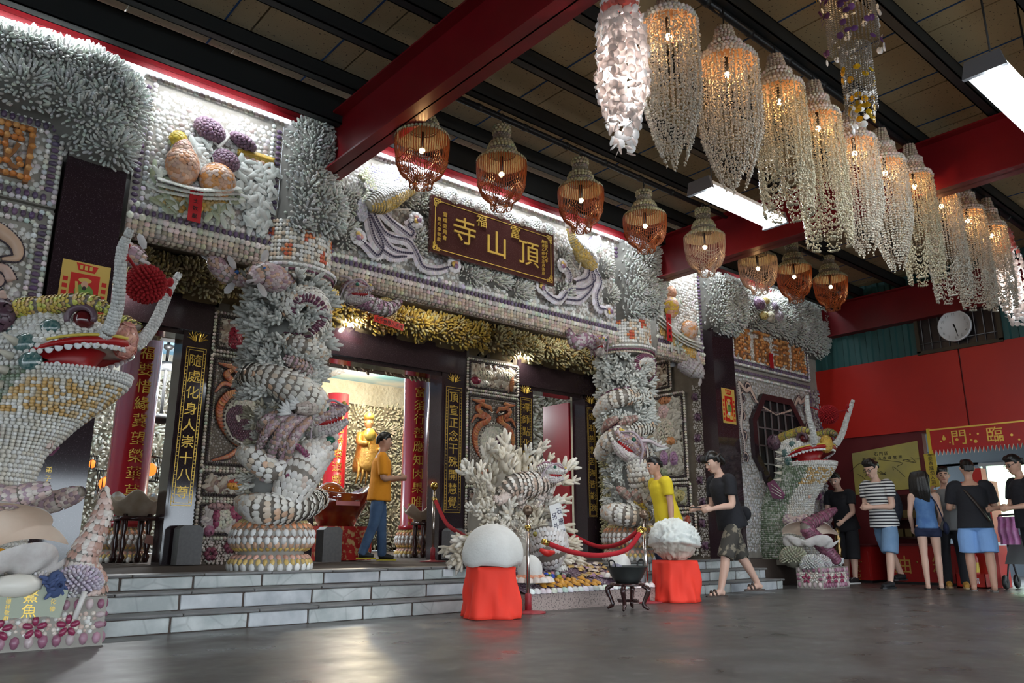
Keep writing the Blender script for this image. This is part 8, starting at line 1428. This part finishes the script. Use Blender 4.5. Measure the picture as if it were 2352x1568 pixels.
    zc = -.05 if hair in ('short', 'bangs') else -.2; q = np.where(((v[:, 0] > .30) & (v[:, 2] < .38))[:, None] | (v[:, 2] < zc*4)[:, None], q*.80, q); hb.add(q@Rh.T+hd, f)
    if hair == 'bangs': [limb(hb, [H3(.06, y, .115), H3(.098, y, .07), H3(.104, y*1.05, .03)], np.array([.03, .022, .008])*S, 6) for y in (-.05, -.02, .01, .04)]; [limb(hb, [H3(-.03, s*.085, .05), H3(-.02, s*.092, -.03)], np.array([.04, .02])*S, 6) for s in (-1, 1)]; [limb(hb, [H3(-.08, y, .05), H3(-.105, y, -.05), H3(-.09, y, -.10)], np.array([.045, .035, .012])*S, 6) for y in (-.05, 0, .05)]
    if hair == 'short': [limb(hb, [H3(-.09, y, .04), H3(-.098, y, -.05)], np.array([.036, .016])*S, 6) for y in (-.045, 0, .045)]; [limb(hb, [H3(.01+.03*i, -.05+.033*k_, .11-.012*i), H3(.05+.025*i, -.05+.033*k_, .122-.022*i)], np.array([.03, .010])*S, 6) for i in range(2) for k_ in range(4)]
    if hair == 'long': [limb(hb, [H3(-.05-.01*abs(y*10), y, .10), H3(-.115+.3*abs(y), y*1.25, 0), H3(-.12+.3*abs(y), y*1.4, -.18), H3(-.10+.3*abs(y), y*1.25, -.36)], np.array([.045, .05, .048, .018])*S, 8) for y in (-.08, -.055, -.03, 0, .03, .055, .08)]; [limb(hb, [H3(.05, s*.04, .11), H3(.06, s*.085, .03), H3(.03, s*.09, -.12)], np.array([.03, .022, .012])*S, 6) for s in (-1, 1)]
    remesh(hb, 'hair', m_hair, t, .011, 2)
    for s in (-1, 1):
        e = MB(); e.inst(BALL, [H3(.083, s*.033, .005)], Rh[None], [np.array([.010, .017, .009])*S]); eo = e.build('eye', m_eyew, t); e = MB(); e.inst(BALL, [H3(.091, s*.033, .005)], Rh[None], [np.array([.004, .008, .008])*S]); e.build('iris', m_iris, eo)
        e = MB(); e.tube(spline([H3(.086, s*.014, .026), H3(.089, s*.034, .033), H3(.078, s*.054, .025)], 6), [.005*S, .006*S, .003*S], 5); e.build('eyebrow', m_hair, t)
    e = MB(); e.tube(spline([H3(.092, -.024, -.060), H3(.105, 0, -.057), H3(.092, .024, -.060)], 8), np.array([.004, .009, .004])*S, 6); e.build('lips', m_lip, t)
    return t, dict(tf=tf, H3=H3, sh=shp, S=S, pel=pel, T=T, j=j)
def glasses(t, d):
    b = MB(); H3 = d['H3']
    for s in (-1, 1): a = np.linspace(0, 6.28, 16); b.tube(np.array([H3(.102, s*.036+.024*math.cos(u), .006+.018*math.sin(u)) for u in a]), [.003], 5, caps=False); b.tube([H3(.10, s*.058, .01), H3(.0, s*.088, .02)], [.003], 5)
    b.tube([H3(.103, -.012, .01), H3(.103, .012, .01)], [.003], 5); b.build('glasses', m_black, t)
dark = (.012, .012, .016)
jean = fab('blue_jeans', (.05, .10, .20), noise=(7, .6, (.11, .19, .32))); jeanl = fab('light_denim', (.14, .24, .38), noise=(8, .5, (.20, .32, .48))); blackT = fab('black_cotton', dark); navy = fab('navy_cloth', (.012, .018, .05)); camo = fab('camouflage_cloth', (.05, .045, .038), noise=(11, 1.0, (.22, .19, .14), .52, .56)); snk = M('black_shoe', (.012, .012, .014), .5); tan_ = M('tan_boot', (.50, .26, .05), .6); brn = M('brown_sandal', (.07, .045, .035), .6); yel = fab('yellow_tee', (.66, .50, .02)); org = fab('orange_tee', (.78, .30, .015)); gry = fab('grey_vest', (.20, .20, .20)); lbl = fab('light_blue_cotton', (.20, .36, .66)); ink = fab('indigo_top', (.06, .14, .32), noise=(9, .7, (.12, .24, .44)))
def stripes():
    m = bpy.data.materials.new('striped_cotton'); m.use_nodes = True; N = m.node_tree.nodes; L = m.node_tree.links; tc = N.new('ShaderNodeTexCoord'); sx = N.new('ShaderNodeSeparateXYZ'); L.new(tc.outputs['Object'], sx.inputs[0]); mm = N.new('ShaderNodeMath'); mm.operation = 'MULTIPLY'; mm.inputs[1].default_value = 22.0; L.new(sx.outputs['Z'], mm.inputs[0]); fr = N.new('ShaderNodeMath'); fr.operation = 'FRACT'; L.new(mm.outputs[0], fr.inputs[0]); gt = N.new('ShaderNodeMath'); gt.operation = 'GREATER_THAN'; gt.inputs[1].default_value = .55; L.new(fr.outputs[0], gt.inputs[0]); mx = N.new('ShaderNodeMix'); mx.data_type = 'RGBA'; L.new(gt.outputs[0], mx.inputs[0]); mx.inputs[6].default_value = (.66, .66, .64, 1); mx.inputs[7].default_value = (.012, .012, .02, 1); L.new(mx.outputs[2], N['Principled BSDF'].inputs['Base Color']); N['Principled BSDF'].inputs['Roughness'].default_value = .85; return m
DN = ((.05, .12, -1), (.15, .02, -1))
c = onY(870, 1150, 9.55)
t, d = person('man in an orange t-shirt and blue jeans walking with hands together inside the central doorway', (c[0], 9.55, ZP), math.radians(-28), 1.70, dict(mat=org, hem=-.12), dict(mat=jean, len=2, name='jeans'), dict(kind='sneaker', mat=snk, sole=M('yellow_sole', (.6, .5, .02), .5)), ((7, 3), (-8, 12)), (((.15, .22, -1), (1, -.42, .12)), ((.12, -.22, -1), (1, .42, .12))), 2, (0, 6), 'short', .85, curl=.75)
b = MB(); b.prism(rect(-.065, .065, -.075, .09), np.array([[0, 0, 1], [1, 0, 0], [0, 1, 0]], float), d['tf'](.153, 0, .30), .004); b.build('shirt_print', M('white_print', (.7, .6, .5), .7), t, False); b = MB(); b.prism(rect(-.05, .05, .02, .075), np.array([[0, 0, 1], [1, 0, 0], [0, 1, 0]], float), d['tf'](.155, 0, .30), .005); b.prism(rect(-.05, -.015, -.06, .02), np.array([[0, 0, 1], [1, 0, 0], [0, 1, 0]], float), d['tf'](.155, 0, .30), .005); b.build('print_bar', M('orange_brown_print', (.10, .04, .02), .7), t, False)
t, d = person('man in a yellow t-shirt and dark trousers stepping up behind the craggy coral', (8.20, 6.52, .14), math.radians(155), 1.60, dict(mat=yel), dict(mat=navy, len=2, name='trousers'), dict(kind='sneaker', mat=snk), ((30, 38), (-10, 10)), (((.12, .12, -1), (.25, .05, -1)), ((-.08, -.14, -1), (.25, .0, -1))), 13, (0, 8), 'short', .6, build=1.08)
t, d = person('young man in a black t-shirt, camouflage shorts and sandals striding past the steps', (8.85, 6.02, 0), math.radians(158), 1.84, dict(mat=blackT), dict(mat=camo, len=1.06), dict(kind='sandal', mat=brn), ((24, 10), (-20, 14)), (((.30, .12, -1), (1, -.16, .06)), ((.30, -.12, -1), (1, .16, .10))), 14, (0, 24), 'bangs', .62, skin=m_skin2)
ph = thing('mobile_phone', 'dark mobile phone in the hands of the striding young man', 'phone', tuple(np.array([8.85, 6.02, 0])+rotm(math.radians(158))@(d['sh'][1][2]*.5+d['sh'][-1][2]*.5+np.array([.10, 0, .01]))), math.radians(158)); b = MB(); b.box((-.04, -.035, -.006), (.10, .035, .006)); b.build('body', m_black, ph, False); b = MB(); b.box((-.035, -.031, .006), (.095, .031, .008)); b.build('screen', M('phone_glass', (.02, .02, .03), .05), ph, False)
bp_ = thing('shoulder_bag', 'small black shoulder bag on the back of the striding young man', 'bag', tuple(np.array([8.85, 6.02, 0])+rotm(math.radians(158))@d['tf'](-.19, 0, .02)), math.radians(158)); b = MB(); b.inst(P_ball(12, 8), [(0, 0, 0)], np.eye(3), [(.07, .13, .10)]); b.build('pouch', blackT, bp_); b = MB(); b.box((-.075, -.03, -.02), (-.068, .03, .0)); b.build('red_tab', m_paper, bp_, False)
t, d = person('young man in a black t-shirt leaning over the counter beside the green dragon', (12.72, 6.46, 0), math.radians(175), 1.76, dict(mat=blackT), dict(mat=blackT, len=1.15), dict(kind='sneaker', mat=snk), ((8, 6), (-2, 4)), (((.45, .15, -1), (1, -.2, -.35)), ((.45, -.15, -1), (1, .2, -.35))), 14, (15, 22), 'short', .55, skin=m_skin2)
t, d = person('young man in a black and white striped t-shirt and denim shorts with a backpack', (12.02, 5.52, 0), math.radians(168), 1.85, dict(mat=stripes()), dict(mat=jeanl, len=1.04, w=1.08), dict(kind='sneaker', mat=snk, sole=snk, lace=m_paper), ((12, 4), (-22, 10)), (((.2, .1, -1), (1, -.75, .1)), ((.2, -.1, -1), (1, .6, .1))), 9, (0, 26), 'short', .55, skin=m_skin2); glasses(t, d)
k = thing('backpack', 'dark patterned backpack on the striped t-shirt man', 'backpack', tuple(np.array([12.02, 5.52, 0])+rotm(math.radians(168))@d['tf'](-.24, 0, .14)), math.radians(168)); b = MB(); b.inst(P_ball(14, 10), [(0, 0, 0)], np.eye(3), [(.11, .16, .26)]); b.build('sack', fab('dark_pattern', (.02, .025, .04), noise=(20, .6, (.06, .07, .10))), k); b = MB(); [b.tube(spline([(.05, s*.12, .22), (.26, s*.14, .32), (.38, s*.12, .1), (.12, s*.14, -.2)], 14), [.012], 6) for s in (-1, 1)]; b.build('straps', m_black, k)
t, d = person('woman with long dark hair in a blue sleeveless top and navy shorts at the counter', (12.05, 4.92, 0), math.radians(28), 1.62, dict(mat=ink, hem=-.04, name='sleeveless_top'), dict(mat=navy, len=.36, w=1.05), dict(kind='flipflop', mat=M('black_flipflop', (.02, .02, .02), .6)), ((-4, 0), (6, 2)), (((.15, .16, -1), (.6, -.1, -.7)), ((.15, -.14, -1), (.7, .1, -.5))), 3, (-30, 0), 'long', 0, skin=m_skin2, female=True, build=.92)
k = thing('handbag', 'small navy handbag hanging at the hip of the woman in the blue top', 'bag', tuple(np.array([12.05, 4.92, 0])+rotm(math.radians(28))@(d['pel']+np.array([.03, -.24, -.03]))), math.radians(28)); b = MB(); b.inst(P_ball(10, 8), [(0, 0, 0)], np.eye(3), [(.10, .04, .09)]); b.build('bag', navy, k); b = MB(); b.tube(spline([(0, .01, .08), (-.08, .12, .40), (-.06, .30, .56)], 12), [.008], 6); b.build('strap', navy, k)
t, d = person('man in a grey vest and black trousers holding a phone to his face', (12.68, 4.86, 0), math.radians(205), 1.70, dict(mat=gry, name='vest'), dict(mat=blackT, len=2, name='trousers'), dict(kind='sneaker', mat=tan_, sole=M('tan_sole', (.5, .35, .2), .6), lace=tan_), ((6, 2), (-4, 2)), (((.5, .3, -1), (.5, -.3, 1)), ((.55, -.3, -.9), (.5, .25, 1))), 0, (0, 4), 'short', 0)
t, d = person('man in a black t-shirt and light blue shorts with a cross-body strap by the doorway', (12.15, 4.32, 0), math.radians(25), 1.74, dict(mat=blackT), dict(mat=lbl, len=.98, w=1.12), dict(kind='flipflop', mat=M('grey_flipflop', (.14, .12, .11), .6), strap=m_black), ((3, 0), (-6, 2)), (((.25, .28, -1), (1, -.2, .1)), ((.3, -.28, -1), (1, .3, .1))), 2, (8, 4), 'short', .78, build=1.1)
b = MB(); tf = d['tf']; b.tube(spline([tf(-.02, .12, .50), tf(-.135, .06, .38), tf(-.16, -.05, .2), tf(-.13, -.15, .02), tf(.05, -.18, -.02), tf(.155, -.02, .2), tf(.10, .11, .44), tf(-.02, .12, .50)], 40), [.012], 6, ell=2.2, caps=False); b.build('cross_body_strap', M('brown_strap', (.03, .018, .012), .5), t)
t, d = person('man with glasses in a dark shirt standing beside the pushchair', (12.1, 3.62, 0), math.radians(140), 1.76, dict(mat=blackT), dict(mat=blackT, len=2, name='trousers'), dict(kind='sneaker', mat=snk), ((3, 2), (-3, 2)), (((.3, .1, -1), (1, -.1, -.05)), ((.3, -.1, -1), (1, .1, -.05))), 6, (0, 20), 'short', .7); glasses(t, d)
# bake the remeshed bodies and clothes
dg = bpy.context.evaluated_depsgraph_get(); new = [bpy.data.meshes.new_from_object(o.evaluated_get(dg)) for o in REM]
for o, me in zip(REM, new):
    mt = o.data.materials[0]; me.name = o.name.split('.')[0]; o.modifiers.clear(); o.data = me; me.materials.clear(); me.materials.append(mt); me.polygons.foreach_set('use_smooth', np.ones(len(me.polygons), bool))
